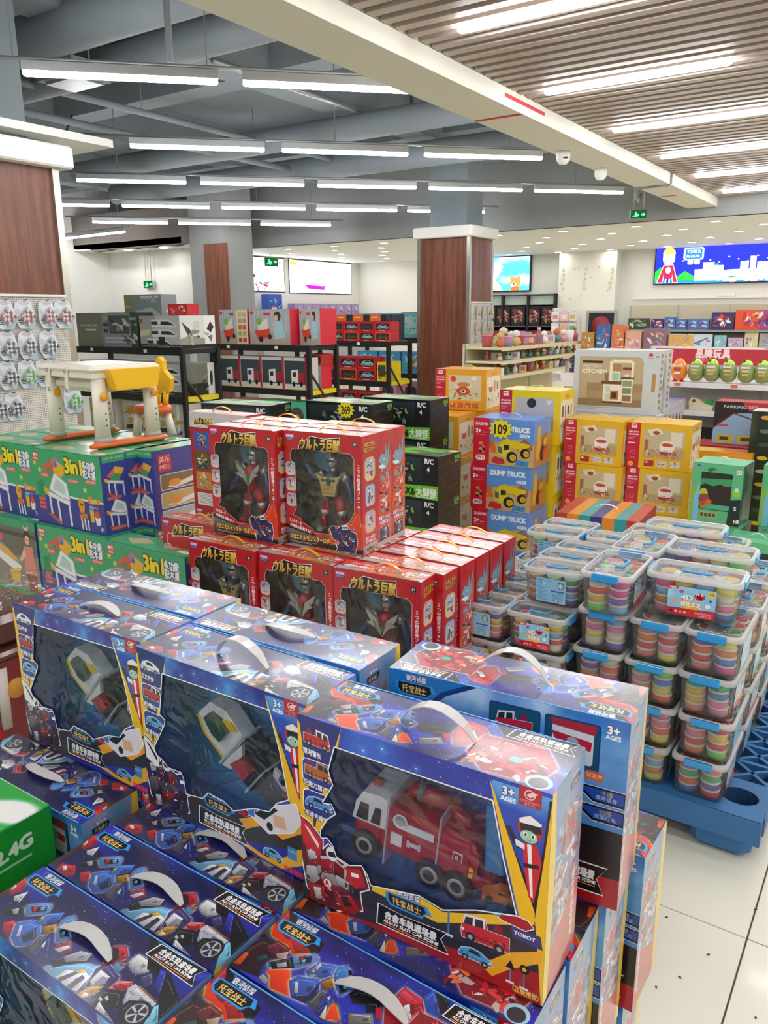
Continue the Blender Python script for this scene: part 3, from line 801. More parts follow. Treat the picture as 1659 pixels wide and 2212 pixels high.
def galaxy(W, H, res, base='#17174f', hi='#2c3ccc', seed=1, cyan=True):
    c = Cv(W, H, res, base); c.cloud(hi, .42, .7, seed, alpha=.85)
    if cyan: c.cloud('#4aa8f0', .62, .8, seed + 9, alpha=.9)
    return c.specks(int(W * H / 160), '#dfe8ff', (.25, .9), seed)
def badge(c, x, y, w, h, dx=(1, 0)):
    """black and blue name plate: silver line above, gold line below"""
    c.frame((x, y), dx, (0, 1))
    c.poly([(0, h * .4), (w * .06, h * .38), (w * .9, h * .36), (w, h * .7), (w * .86, h * .72), (w * .8, h), (w * .1, h), (0, h * .75)], '#2f9be8', line='#1560b0', lw=.5)
    c.poly([(w * .05, h * .44), (w * .84, h * .42), (w * .88, h * .66), (w * .76, h * .92), (w * .13, h * .92), (w * .05, h * .74)], '#0c0d12')
    c.text('托宝战士', w * .46, h * .83, h * .27, '#f6d070', w=w * .62, align='c', bold=.02)
    c.text('银河侦探', w * .5, h * .3, h * .24, '#e8ecf4', w=w * .5, align='c', bold=.02, line='#2a3358', lw=.1)
    return c.frame()
def alloy_banner(c, pts, x, y, w, h, ux=(1, 0)):
    c.poly(pts, '#ffffff'); cx = sum(p[0] for p in pts) / len(pts); cy = sum(p[1] for p in pts) / len(pts)
    c.poly([(cx + (a - cx) * .965, cy + (b - cy) * .91) for a, b in pts], '#0c0c10')
    c.text('合金车轨道场景', x, y, h * .48, '#f4f4f6', w=w * .94, bold=.05, sh=.12, ux=ux)
    c.text('ALLOY SLOT CAR SCENE', x - w * .02, y + h * .36, h * .24, '#ffffff', w=w, bold=.06, sh=.15, ux=ux)
    return c.stroke([(x - w * .03, y + h * .5), (x - w * .03 + w * ux[0], y + h * .5 + w * ux[1])], '#f08a28', h * .07)
def top_art(kind):
    c = galaxy(400, 129, 3.1, '#15154a', '#2a37c4', 3 if kind == 'blue' else 6, kind != 'blue')
    if kind == 'blue':
        paint(c, ART_BLUE)
        c.ell(366, 102, 19, 20, '#1d1d22').ell(366, 102, 14.5, 15.5, '#9a9ca4').ell(366, 102, 12.5, 13.5, '#2a2a30')
        for k in range(5): a = R(72 * k - 20); c.poly([(366 + 2 * math.cos(a - .6), 102 + 2 * math.sin(a - .6)), (366 + 14 * math.cos(a - .16), 102 + 15 * math.sin(a - .16)), (366 + 14 * math.cos(a + .16), 102 + 15 * math.sin(a + .16)), (366 + 2 * math.cos(a + .6), 102 + 2 * math.sin(a + .6))], '#b4b6be')
    else:
        paint(c, ART_FIRE)
        c.poly([(268, 40), (360, 34), (386, 70), (372, 118), (300, 124), (262, 90)], '#8d1a24', glow='#ffd8d8', gw=4); c.shards(90, (268, 40, 104, 76), ['#d82434', '#8d1a24', '#f0eaea', '#c8bcb8', '#50222a', '#ff8050', '#e84a50', '#a83a44'], 9, 4, '#30141a', .25)
        c.ell(330, 78, 9, 7, '#3aa890'); c.ell(375, 112, 18, 16, '#a8d8ec').ell(375, 114, 13, 12, '#3a3c44')
    badge(c, 5, 4, 80, 37)
    alloy_banner(c, [(294, 29), (299, 3), (392, 0), (384, 15), (396, 32)], 308, 17, 76, 19)
    return c
def machine(c, x, y, s, body, roof, dark='#23252c', flip=1, low=False):
    """a little side-on vehicle"""
    q = lambda pts: [(x + a * s * flip, y + b * s) for a, b in pts]
    if low: c.poly(q([(-1, .1), (-.8, -.25), (-.2, -.45), (.3, -.4), (1, -.05), (1.05, .25), (-1, .3)]), body, line='#dfe6f0', lw=s * .05); c.poly(q([(-.3, -.35), (.2, -.33), (.4, -.1), (-.4, -.12)]), dark)
    else:
        c.poly(q([(-1, -.35), (-.1, -.3), (0, -.75), (.85, -.6), (1, .1), (.95, .45), (-1, .3)]), body, line='#e8e0e0', lw=s * .03); c.poly(q([(0, -.75), (.85, -.6), (.93, -.2), (-.02, -.3)]), roof)
        c.poly(q([(.08, -.65), (.4, -.6), (.42, -.25), (.06, -.3)]), dark).poly(q([(.5, -.6), (.82, -.52), (.88, -.2), (.52, -.23)]), dark); c.poly(q([(-.7, -.7), (-.45, -.75), (-.3, -.4), (-.75, -.38)]), '#8a2030')
    for k in range(5): c.poly(q([(-.85 + .18 * k, -.05 + .03 * k), (-.74 + .18 * k, -.06 + .03 * k), (-.76 + .18 * k, .1), (-.86 + .18 * k, .1)]), tuple((srgb(body) * .55 + (.3 if k % 2 else 0)).clip(0, 1)))
    c.poly(q([(.86, .0), (1, .02), (.98, .14), (.86, .14)]), '#fff4c0').stroke(q([(-1, .18), (.95, .2)]), tuple(srgb(body) * .5), s * .05)
    for a in (-.6, .6): c.ell(x + a * s * flip, y + s * .32, s * .2, s * .22, '#1a1a1e').ell(x + a * s * flip, y + s * .32, s * .1, s * .11, '#a8aab0')
    return c
def mech_body(c, pal, seed):
    """plain faceless machine man built of bold plates with a scatter of small fittings"""
    a, wht, dk, lt, blk, hi = pal[:6]; q = dict(line='#100c14', lw=.6)
    for pts, k in (([(26, 236), (60, 226), (86, 240), (80, 274), (42, 282), (28, 262)], lt), ([(34, 240), (58, 232), (60, 256), (38, 262)], a), ([(60, 232), (80, 240), (78, 262), (62, 258)], dk), ([(6, 226), (34, 222), (36, 250), (12, 262)], a), ([(10, 232), (26, 228), (28, 242), (14, 250)], wht),
            ([(8, 262), (26, 256), (34, 276), (20, 292), (6, 286)], lt), ([(64, 256), (104, 262), (100, 276), (66, 272)], lt), ([(88, 262), (108, 266), (106, 282), (90, 280)], blk), ([(40, 280), (76, 274), (70, 296), (44, 300)], dk), ([(10, 292), (42, 286), (46, 322), (14, 322)], a), ([(20, 296), (34, 292), (38, 312), (24, 316)], wht),
            ([(60, 290), (92, 282), (108, 302), (96, 316), (66, 318)], a), ([(72, 292), (86, 288), (94, 300), (80, 306)], blk)): c.poly(pts, k, col2=tuple(srgb(k) * .55), **q)
    c.shards(60, (10, 226, 90, 92), [wht, lt, blk, hi, dk], 3.6, seed, '#120c14', .2)
WIN_C = [(68, 37), (319, 37), (336, 116), (358, 196), (300, 213), (249, 236), (211, 229), (160, 240), (129, 247), (123, 232), (112, 219), (90, 228), (67, 223), (60, 205), (50, 196), (38, 200), (38, 188), (52, 164), (68, 149), (60, 134), (44, 137), (64, 101), (58, 86), (56, 78)]
WIN_B = [(68, 37), (322, 32), (340, 96), (356, 180), (330, 196), (312, 219), (277, 226), (228, 250), (205, 240), (166, 238), (150, 255), (108, 262), (104, 232), (98, 222), (63, 224), (50, 214), (34, 208), (28, 196), (63, 139), (66, 128), (52, 120), (61, 77)]
def front_art(kind):
    fire = kind == 'fire'
    c = galaxy(400, 322, 3.2, '#1c2f9c' if fire else '#28288c', '#2f6ad8' if fire else '#3b55d0', 12 if fire else 15)
    for x, y in ((118, 26), (205, 27), (150, 14)): c.glow([c.T([(x - 2, y - 4), (x + 2, y - 3), (x + 3, y + 4), (x - 1, y + 3)])], '#8fe0ff', 5); c.ell(x, y, 1.2, 1.2, '#ffffff')
    # lower band
    c.poly([(100, 234), (400, 190), (400, 322), (0, 322), (0, 260)], '#24262c')
    for k in range(26): c.stroke([(90, 236 + 3 * k), (400, 206 + 3 * k)], '#30333a', .8)
    if fire: c.poly([(130, 242), (212, 232), (250, 240), (360, 196), (384, 186), (384, 200), (240, 262), (130, 256)], '#f2c61c'); c.poly([(70, 322), (250, 296), (400, 270), (400, 322)], '#a3141e')
    else: c.poly([(100, 322), (255, 300), (400, 262), (400, 322)], '#23309e'); c.poly([(240, 262), (306, 226), (384, 200), (384, 232), (340, 262), (300, 250), (255, 276)], '#f0a81c'); c.poly([(214, 304), (240, 300), (296, 311), (330, 306), (372, 268), (384, 262), (384, 292), (335, 320), (288, 318)], '#f0b41c')
    # left panel with three vehicles
    c.poly([(0, 0), (79, 3), (66, 60), (56, 88), (40, 150), (22, 198), (0, 202)], '#1b2478'); c.specks(30, '#ffffff', (.2, .6), 5, (4, 8, 55, 160))
    c.poly([(0, 10), (4, 14), (25, 178), (22, 200), (0, 210)], '#f2c21a').poly([(80, 3), (68, 66), (60, 88), (46, 140), (66, 148), (54, 166), (40, 186), (24, 200), (38, 140), (53, 84)], '#f2c21a')
    for k, (y, col, rf, low, cap) in enumerate(((36, '#c02430', '#f0f0f2', False, '银河警长'), (90, '#b0602c', '#b0602c', False, '巨炮力旗'), (143, '#4a90dc', '#7ab8f0', True, '疾速先锋')) if fire else ((32, '#e8e8f4', '#5a4a90', True, '正义守护'), (88, '#b02430', '#f0f0f2', False, '银河警长'), (143, '#5aa8e0', '#9ad0f0', True, '疾速先锋'))):
        if k: c.rr(6, y - 20, 62, 42, 9, '#ffffff'); c.rr(7.5, y - 18.5, 59, 39, 8, '#2a3a90')
        machine(c, 35, y, 24, col, rf, low=low); c.text(cap, 26, y + 27, 8, '#eef2ff', w=34, align='c', bold=.03, line='#14184a', lw=.14, ux=(1, .08))
    # lower-left machine man, plain and faceless
    pal = ['#c82430', '#f0f0f2', '#8d1620', '#d8d4d4', '#2a2024', '#e84a50'] if fire else ['#2b2358', '#e8e6f0', '#b01c2c', '#6a6478', '#17151f', '#c8c4d4', '#3a3480']
    hull = [(0, 176), (16, 181), (41, 203), (40, 222), (52, 207), (66, 216), (70, 228), (84, 232), (113, 221), (120, 240), (125, 256), (108, 268), (112, 300), (84, 312), (62, 322), (30, 322), (8, 300), (0, 250)]
    c.poly(hull, '#5a1a22' if fire else '#231f3c', line='#ffffff', lw=2.2)
    mech_body(c, pal, 8 if fire else 11)
    c.poly([(0, 178), (16, 184), (40, 206), (36, 234), (3, 224)], '#d02a34' if fire else '#f2f2f6').poly([(6, 188), (14, 192), (34, 214), (32, 222)], '#f6eeee' if fire else '#15151c')
    c.ell(58, 222, 11, 12, '#f4f4f6', line='#888', lw=.6).poly([(50, 220), (66, 216), (66, 226), (52, 228)], '#2a2a34')
    c.poly([(84, 236), (110, 228), (120, 254), (100, 266), (86, 258)], '#c01c28' if fire else '#3a3480').poly([(92, 240), (106, 238), (108, 244), (94, 247)], '#fff')
    if fire: c.ell(48, 278, 9, 9, '#c82430').ell(48, 278, 7, 7, '#ffffff').text('R', 48, 282, 8, '#c82430', align='c', bold=.06)
    # right V
    c.poly([(315, 5), (400, 0), (400, 205), (384, 190)], '#2348b8'); c.cloud('#63b8f4', .5, .75, 31, (318, 6, 82, 180), .8)
    c.poly([(314, 4), (322, 24), (343, 80), (383, 172), (384, 196), (362, 194), (336, 96)], '#f2c21a').poly([(324, 30), (343, 80), (381, 156), (391, 80), (396, 10), (400, 10), (393, 100), (385, 184)], '#101014')
    c.poly([(400, 6), (393, 92), (384, 190), (392, 260), (398, 322), (400, 322)], '#f2c21a')
    c.ell(372, 60, 17, 19, '#c8202c').poly([(358, 52), (386, 50), (388, 62), (360, 66)], '#15151a').ell(371, 71, 12, 9, '#9fd0b0', line='#1a1a20', lw=.8).poly([(357, 48), (372, 40), (388, 48), (386, 52), (358, 54)], '#f4f0f0')
    c.ell(366, 69, 3, 3.4, '#f4f8f4').ell(377, 69, 3, 3.4, '#f4f8f4').ell(366.5, 69.5, 1.6, 2.2, '#1d3a30').ell(376.5, 69.5, 1.6, 2.2, '#1d3a30').stroke([(368, 76.5), (375, 76.5)], '#5a8a70', .8)
    c.poly([(363, 82), (383, 80), (390, 104), (384, 150), (381, 168), (374, 160), (366, 116)], '#d02430').poly([(369, 82), (375, 82), (380, 160), (376, 158)], '#f4f4f6').poly([(365, 112), (386, 108), (386, 114), (366, 118)], '#1a1a20').poly([(338, 66), (345, 64), (356, 82), (362, 86), (358, 94), (350, 88)], '#22242a').poly([(352, 80), (366, 84), (366, 92), (354, 90)], '#f0eef0')
    c.text('3+', 341, 21, 12, '#f4f6ff', align='c', bold=.06, line='#1b2a78', lw=.1).text('AGES', 341, 30, 6.5, '#f4f6ff', align='c', bold=.05)
    c.rect(355, 0, 31, 28, '#b01f30').ell(370, 11, 7.5, 7, '#f0d8d8').ell(370, 11, 6, 5.6, '#b01f30').poly([(365, 12), (372, 7), (382, 6), (374, 13), (370, 15)], '#f0d8d8').text('LIANGZIGONGFANG', 370.5, 22, 2.8, '#f0d8d8', w=26, align='c').text('量子工坊', 370.5, 26.6, 3.4, '#f0d8d8', w=14, align='c')
    # lower-right scene
    if fire:
        c.poly([(308, 300), (350, 259), (399, 234), (395, 255), (353, 285), (327, 310)], '#f0b01c'); machine(c, 314, 250, 36, '#c8242e', '#f2f2f4', flip=-1)
        c.poly([(351, 214), (393, 214), (397, 234), (354, 232)], '#34407c').text('TOBOT', 356, 226, 6, '#e8ecff', w=30, bold=.04); c.poly([(322, 203), (337, 196), (375, 198), (383, 206), (372, 214), (338, 212)], '#a81c28', line='#ffffff', lw=1.4).ell(330, 203, 7, 7, '#5aa8e0')
        machine(c, 300, 290, 25, '#4aa0e0', '#8ad0f8', low=True); c.rect(257, 230, 3, 44, '#3a78c8').rect(250, 272, 16, 4, '#d8e0ea')
        for x, y in ((353, 280), (373, 281)): c.rect(x - .8, y, 1.6, 24, '#4a90c8').rect(x - 6, y + 24, 12, 4, '#dfe6ee')
        c.poly([(353, 270), (360, 284), (346, 284)], '#18181c').ell(373, 276, 7, 7, '#18181c').star(373, 276, 5, '#f2c21a'); c.rr(357, 308, 38, 10, 4, '#f2c21a').rr(358, 309, 36, 8, 3, '#a8141c').text('正版授权', 376, 316, 6, '#f2d060', align='c', bold=.03)
    else:
        c.poly([(270, 244), (300, 216), (372, 183), (382, 214), (362, 240), (309, 262)], '#e8e6ee', line='#ffffff', lw=1.6).poly([(276, 236), (318, 206), (332, 210), (300, 240)], '#1c1e26').poly([(320, 222), (345, 218), (350, 240), (322, 244)], '#e0b890').ell(312, 248, 7, 8, '#1a1a20').rect(262, 222, 16, 22, '#3a78c8', line='#ffffff', lw=1.6)
        machine(c, 252, 246, 12, '#b82030', '#c84a50'); machine(c, 316, 300, 22, '#5ab4e8', '#9ad8f8', low=True); c.rect(246, 262, 3, 34, '#3a88c8').rect(350, 268, 20, 24, '#3a88c8').text('TOBOT', 351, 278, 4, '#ffe', w=17).text('正版授权', 340, 318, 8, '#e83040', bold=.04)
    badge(c, 155, 232, 76, 35)
    alloy_banner(c, [(140, 272), (184, 276), (257, 272), (247, 287), (260, 309), (137, 310)], 152, 293, 92, 23)
    w = WIN_C if fire else WIN_B
    c.stroke(w, '#f8fafc', 4.0, True)
    return c
def back_art():
    c = Cv(400, 322, 2.6, '#4f8fd2'); c.cloud('#2a5fb8', .4, .7, 3).cloud('#b4d4f0', .55, .8, 8)
    c.poly([(0, 0), (142, 0), (97, 23), (75, 46), (0, 46)], '#1d78c0').poly([(142, 0), (97, 23), (75, 46), (0, 46), (0, 52), (82, 52), (105, 28), (160, 0)], '#123a78')
    badge(c, 14, 3, 74, 39)
    for x, w, h in ((183, 80, 50), (274, 82, 78)): c.rr(x - 2, 15, w + 4, h + 3, 5, '#0f3a78').rr(x, 17, w, h, 4, '#17506e')
    machine(c, 222, 48, 30, '#cc2834', '#f0f2f4', flip=-1); c.rr(284, 24, 64, 62, 6, '#d8dce2').poly([(282, 40), (346, 46), (344, 62), (290, 54)], '#c02030').poly([(280, 18), (352, 18), (350, 34), (284, 30)], '#b02a34').ell(316, 52, 9, 8, '#a8acb8')
    c.text('3+', 376, 24, 13, '#ffffff', align='c', bold=.06, line='#30405a', lw=.1).text('AGES', 376, 33, 7, '#ffffff', align='c', bold=.05)
    c.rr(338, 92, 28, 16, 4, '#e0662c').text('可发声', 352, 103, 6, '#fff', align='c')
    c.rect(0, 186, 400, 136, '#17181b').poly([(0, 130), (120, 140), (90, 186), (0, 186)], '#2a5fb8')
    for y, a, b in ((117, '卡通', '原声语音'), (149, '动感', '炫酷灯光')): c.poly([(318, y), (400, y), (400, y + 26), (352, y + 26)], '#0a1020', line='#ffffff', lw=1).poly([(330, y + 3), (398, y + 3), (398, y + 22), (354, y + 22)], '#1d48a8').text(a, 372, y + 12, 7, '#f2d048', align='c').text(b, 372, y + 20, 6, '#e8eefc', align='c')
    c.poly([(0, 286), (400, 268), (400, 322), (0, 322)], '#b01c26').poly([(300, 188), (340, 200), (300, 204)], '#e8b018'); c.shards(70, (20, 196, 240, 66), ['#c82430', '#e8e8ea', '#6a7080', '#e8b018', '#3a78c8', '#34363c'], 9, 3)
    alloy_banner(c, [(270, 252), (382, 252), (366, 276), (378, 304), (262, 304)], 282, 278, 84, 26)
    return c
def side_art(left):
    c = Cv(129, 322, 2.4, '#8a94c0'); c.cloud('#6a9ac0', .45, .7, 5).cloud('#c8b4b8', .5, .75, 9)  # pale pinkish tones: the glare on these sides is put into the print
    c.shards(130, (24, 60, 100, 200), ['#b84a50', '#d8a8a8', '#eceaea', '#8a8a88', '#a03a44', '#6f93a8', '#d0ccd4', '#8d8f96'], 14, 7)
    c.poly([(20, 250), (129, 190), (129, 240), (20, 322), (0, 322)], '#c86a62').poly([(0, 300), (129, 236), (129, 322), (0, 322)], '#c0605c')
    c.poly([(0, 0), (14, 0), (24, 120), (16, 322), (0, 322)], '#f0d02a')
    if left: c.a[:] = c.a[:, ::-1].copy()
    badge(c, 70 if not left else 20, 14, 46, 24); c.text('合金车轨道场景', 112 if not left else 20, 290, 10, '#ece8e4', w=110, bold=.03, ux=(0, -1), uy=(1, 0))
    return c
SW, SD, SH = .400, .129, .322
M_sideR = printed('space_side_right', side_art(False), rough=.3, coat=.6); M_sideL = printed('space_side_left', side_art(True), rough=.3, coat=.6)
M_topB = printed('space_top_blue', top_art('blue'), rough=.3, coat=.5, bump=.05); M_topF = printed('space_top_fire', top_art('fire'), rough=.3, coat=.5, bump=.05)
M_back = printed('space_back', back_art(), rough=.3, coat=.45)
M_frB = printed('space_front_blue', front_art('blue'), rough=.3, coat=.4); M_frF = printed('space_front_fire', front_art('fire'), rough=.3, coat=.4)
c = Cv(.4, .322, 900, '#2f86be'); c.cloud('#1d6496', .4, .6, 3).cloud('#5ab0c0', .55, .75, 6); c.ell(.2, .36, .2, .12, '#58a8e4')
for k in range(7): c.stroke([(.2 + .2 * math.cos(R(180 + 30 * k)), .36 + .12 * math.sin(R(180 + 30 * k))), (.2, .24)], '#225f98', .002)
c.cloud('#2c9a6c', .5, .66, 11, (0, 0, .2, .2), .8); M_insB = printed('insert_sea', c, rough=.4)
c = Cv(.4, .322, 900, '#2f62b8'); c.cloud('#203c84', .4, .6, 5).cloud('#4aa8e8', .58, .75, 16); c.poly([(0, .25), (.15, .2), (.4, .3), (.4, .322), (0, .322)], '#45a0f0')
c.ell(.33, .22, .05, .06, '#5a2a8c').ell(.31, .19, .03, .03, '#8a2a40'); M_insF = printed('insert_space', c, rough=.4)
M_film = film('window_film', '#f4f8ff', body=.03, gloss=.06, rough=.05, wrinkle=.7, scale=13)
M_strap = mat('milky_plastic', '#dcdcd8', .35, alpha=.74, coat=.3)
M_tyre = mat('tyre_rubber', '#1b1b1e', .6); M_rim = mat('silver_plastic', '#b9b9b4', .3, metal=.4)
M_tred = mat('toy_red', '#b3131f', .22, coat=.6, var=.03); M_twht = mat('toy_white', '#eeeeec', .3, coat=.4, var=.02); M_tblk = mat('toy_black', '#18181c', .35)
M_tglass = mat('toy_glass', '#15171d', .12, coat=.8); M_tyel = mat('toy_yellow', '#efc81e', .35, var=.03); M_tgrn = mat('toy_green', '#1f4a34', .25, coat=.5)
M_torg = mat('toy_orange', '#e07a24', .35); M_tblu = mat('toy_blue', '#3f8fd0', .3, coat=.4); M_tgrey = mat('toy_grey', '#6b6d72', .4); M_tamber = mat('toy_amber', '#c08a30', .4)
M_band = mat('clear_band', '#e8ecf0', .2, alpha=.5)

def wheels(parent, spots, r, w, spokes=True):
    for x, y, z in spots:
        mb = MB(); mb.lathe([(r * .55, -w / 2), (r * .92, -w / 2), (r, -w * .3), (r, w * .3), (r * .92, w / 2), (r * .55, w / 2)], (x, y, z), M_tyre, 18, axis='y')
        mb.lathe([(r * .08, w * .36), (r * .5, w * .56), (r * .6, w * .5), (r * .6, -w * .5), (r * .5, -w * .56), (r * .08, -w * .36)], (x, y, z), M_rim, 18, axis='y', caps=True)
        mb.build('wheel', parent)
def fire_engine(parent, x, y, z, s=1.0):
    t = bpy.data.objects.new('toy_fire_engine', None); COL.objects.link(t); t.parent = parent; t.location = (x, y, z); t.scale = (s, s, s); t.rotation_euler = (0, R(6), R(4))
    # length along x, cab at -x, side shown towards -y
    b = MB(); b.box((.105, 0, .066), (.15, .072, .072), M_tred, bev=.006); b.box((.11, 0, .035), (.21, .064, .022), M_tred, bev=.003); b.box((.012, 0, .056), (.05, .07, .045), M_tred, bev=.006)
    b.prism([(.152, .03), (.186, .03), (.19, .075), (.18, .1), (.152, .102)], -.034, .034, M_tred, plane='xz'); b.build('engine_body', t)
    MB().prism([(-.014, .062), (.042, .062), (.042, .112), (.03, .116), (.0, .112), (-.01, .092)], -.0365, .0365, M_twht, plane='xz').build('cab_roof', t)
    w = MB()
    for a, bb in ((-.008, .012), (.017, .033)): w.prism([(a, .066), (bb, .066), (bb, .094), (a + .006, .094)], -.038, -.036, M_tglass, plane='xz'); w.prism([(a, .066), (bb, .066), (bb, .094), (a + .006, .094)], .036, .038, M_tglass, plane='xz')
    w.build('cab_window', t)
    MB().box((.012, -.012, .119), (.014, .014, .012), M_tred, bev=.003).build('beacon', t)
    tr = MB(); tr.box((.095, -.0368, .082), (.05, .002, .012), M_twht); tr.box((.062, -.0368, .055), (.018, .002, .02), M_twht); tr.box((.09, -.0368, .056), (.02, .002, .006), M_twht)
    for q in (.081, .099): tr.box((q, -.0368, .056), (.004, .002, .011), M_twht)
    tr.lathe([(.012, 0), (.012, .002), (.009, .002), (.009, 0)], (.066, -.038, .089), M_twht, 16, axis='y'); tr.box((.158, -.0352, .068), (.016, .003, .016), M_twht, bev=.001); tr.box((.158, -.0362, .068), (.012, .003, .012), M_tred); letter(tr, 'R', .158, -.0382, .0642, .0078, M_twht)
    tr.box((.18, -.035, .046), (.006, .002, .006), M_tyel); tr.box((.18, -.035, .056), (.006, .002, .006), M_tyel); tr.build('white_trim', t)
    ca = MB(); ca.tube([(.06, .005, .118), (.1, .005, .12), (.125, .005, .118)], .013, M_tred, 12); ca.tube([(.075, .005, .119), (.084, .005, .119)], .0145, M_tgrey, 12); ca.tube([(.125, .005, .118), (.15, .0, .106), (.16, 0, .09)], .012, M_tred, 12); ca.build('water_cannon', t)
    wheels(t, [(.012, -.034, .024), (.12, -.034, .022), (.163, -.034, .022), (.012, .034, .024), (.12, .034, .022), (.163, .034, .022)], .024, .016)
    bd = MB()
    for q in (.045, .128): bd.box((q, 0, .064), (.0025, .079, .118), M_band)
    bd.build('tie_band', t)
    return t
def hydro_jet(parent, x, y, z):
    t = bpy.data.objects.new('toy_jet_boat', None); COL.objects.link(t); t.parent = parent; t.location = (x, y, z); t.rotation_euler = (0, R(40), 0)
    MB().prism([(0, -.03), (.03, -.045), (.1, -.045), (.1, .03), (.04, .035), (.005, .015)], -.012, .02, M_twht, plane='xz').build('hull', t)
    MB().prism([(.018, -.012), (.05, -.02), (.07, -.016), (.07, .012), (.045, .016), (.02, .006)], -.024, -.012, M_tgrn, plane='xz').build('canopy', t)
    y2 = MB(); y2.prism([(0, -.034), (.03, -.05), (.1, -.05), (.1, -.045), (.03, -.044), (.004, -.028)], -.013, .02, M_tyel, plane='xz'); y2.prism([(.045, .016), (.07, .014), (.08, .03), (.06, .03)], -.016, -.011, M_tyel, plane='xz'); y2.build('yellow_trim', t)
    MB().prism([(.1, -.04), (.17, -.034), (.172, .03), (.1, .035)], -.016, .024, M_tblk, plane='xz').build('engine_block', t)
    MB().prism([(.112, -.02), (.15, -.018), (.15, .01), (.118, .008)], -.03, -.016, M_tred, plane='xz').build('red_cockpit', t)
    MB().prism([(.1, -.046), (.118, -.034), (.118, .012), (.104, .03)], -.024, -.014, M_twht, plane='xz').build('white_cowl', t)
    MB().prism([(.17, -.028), (.225, -.02), (.24, .0), (.225, .022), (.17, .026)], -.012, .02, M_tgrey, plane='xz').build('tail', t)
    MB().prism([(.18, .02), (.235, .03), (.22, .05), (.17, .04)], -.006, .0, M_twht, plane='xz').build('tail_fin', t)
    MB().box((.085, .012, -.052), (.17, .004, .014), M_tamber).build('amber_strip', t)
    bd = MB(); bd.box((.095, 0, -.004), (.004, .05, .09), M_band); bd.box((.165, 0, -.002), (.004, .05, .075), M_band); bd.build('tie_band', t)
def mini_car(parent, x, y, z, m, rz=0, name='small_car'):
    o = MB(); o.prism([(-.025, 0), (-.025, .006), (-.012, .01), (-.004, .017), (.01, .016), (.024, .008), (.026, 0)], -.01, .01, m, plane='xz'); o.prism([(-.006, .0135), (-.002, .0165), (.008, .0155), (.012, .012)], -.0105, .0105, M_tglass, plane='xz')
    for a in (-.015, .015):
        for b in (-.0105, .0105): o.lathe([(.001, -.002), (.006, -.002), (.006, .002), (.001, .002)], (a, b, .002), M_tyre, 10, axis='y')
    q = o.build(name, parent); q.location = (x, y, z); q.rotation_euler = (0, R(10), rz); return q

def space_box(kind, window, toy):
    """boxed toy, front towards -y, corner at the origin; window: a die-cut front over a lined tray"""
    t = thing('toy_box', 'proto', 'toy box')
    top, fr = (M_topF, M_frF) if kind == 'fire' else (M_topB, M_frB)
    mb = MB(); carton(mb, SW, SD, SH, None if window else fr, M_back, M_sideL, M_sideR, top)
    if window:
        win = WIN_C if kind == 'fire' else WIN_B
        mb.plate([(0, 0), (400, 0), (400, 322), (0, 322)], [win], lambda a, b: (a / 1000, 0, SH - b / 1000), fr, lambda a, b: (a / 400, 1 - b / 322))
        ins = M_insF if kind == 'fire' else M_insB; e = .004
        mb.face([(e, SD * .8, e), (SW - e, SD * .8, e), (SW - e, SD * .8, SH - e), (e, SD * .8, SH - e)], ins, FULL)
        for f in ([(e, e, e), (e, SD, e), (e, SD, SH - e), (e, e, SH - e)], [(SW - e, SD, e), (SW - e, e, e), (SW - e, e, SH - e), (SW - e, SD, SH - e)], [(e, e, e), (SW - e, e, e), (SW - e, SD, e), (e, SD, e)], [(e, SD, SH - e), (SW - e, SD, SH - e), (SW - e, e, SH - e), (e, e, SH - e)]): mb.face(f, M_inner)
    mb.build('carton', t)
    if window:
        fb = MB(); fb.face([(.02, .0035, .04), (.37, .0035, .04), (.37, .0035, .295), (.02, .0035, .295)], M_film); fb.build('window_film', t)
        if toy:
            if kind == 'fire':
                fire_engine(t, .088, .058, .1, 1.0); mini_car(t, .322, .03, .115, M_torg, R(20)); mini_car(t, .328, .03, .085, M_tblu, R(10))
                MB().box((.305, .05, .19), (.03, .01, .11), M_tblu, bev=.003).build('backing_strip', t)
            else:
                hydro_jet(t, .125, .055, .225); mini_car(t, .335, .04, .105, M_tred, 0, 'small_fire_car'); mini_car(t, .325, .05, .135, M_tblu, R(20))
    # tuck-flap seam along the top back edge, and the strap
    MB().box((SW / 2, SD - .001, SH + .0006), (SW * .96, .0016, .0012), M_edge).build('flap_edge', t)
    return t
M_inner = mat('inner_card', '#4a7cb8', .6); M_edge = mat('card_edge', '#6fb2e8', .5)
def strap(t, up):
    loop_handle(t, 'strap_handle', .205, .062, SH + .001, .118, .042 if up else .011, M_strap, .021, .0016, lean=-.006 if up else .012)
P1 = space_box('blue', True, True); strap(P1, False)
P2 = space_box('blue', False, False); strap(P2, False)
P3 = space_box('fire', True, True); strap(P3, True)
P4 = space_box('fire', False, False); strap(P4, False)
P5 = space_box('blue', True, True); strap(P5, True)
P6 = space_box('fire', False, False); strap(P6, True)
remember(P1, P2, P3, P4, P5, P6); SUSED = set()
def put_space(p, x, y, z, yaw, label, back=False, group='blue space toy boxes'):
    """x,y: front-left corner as seen; back=True turns the printed back towards the camera"""
    a = R(yaw)
    if back: x, y, a = x + SW * math.cos(a) - SD * math.sin(a), y + SW * math.sin(a) + SD * math.cos(a), a + math.pi
    o = p if p.name not in SUSED else dup(p)
    SUSED.add(p.name); o.location = (x, y, z); o.rotation_euler = (0, 0, a); o['label'] = label; o['group'] = group
    return o
Z1, Z2, Z3 = 0.0, SH + .0015, 2 * SH + .003
put_space(P1, -1.519, .849, Z3, 1.1, 'windowed blue toy box with jet, standing at the left end of the pile top')
put_space(P2, -1.522, .981, Z3, 2.0, 'blue toy box right behind the leftmost windowed jet box', True)
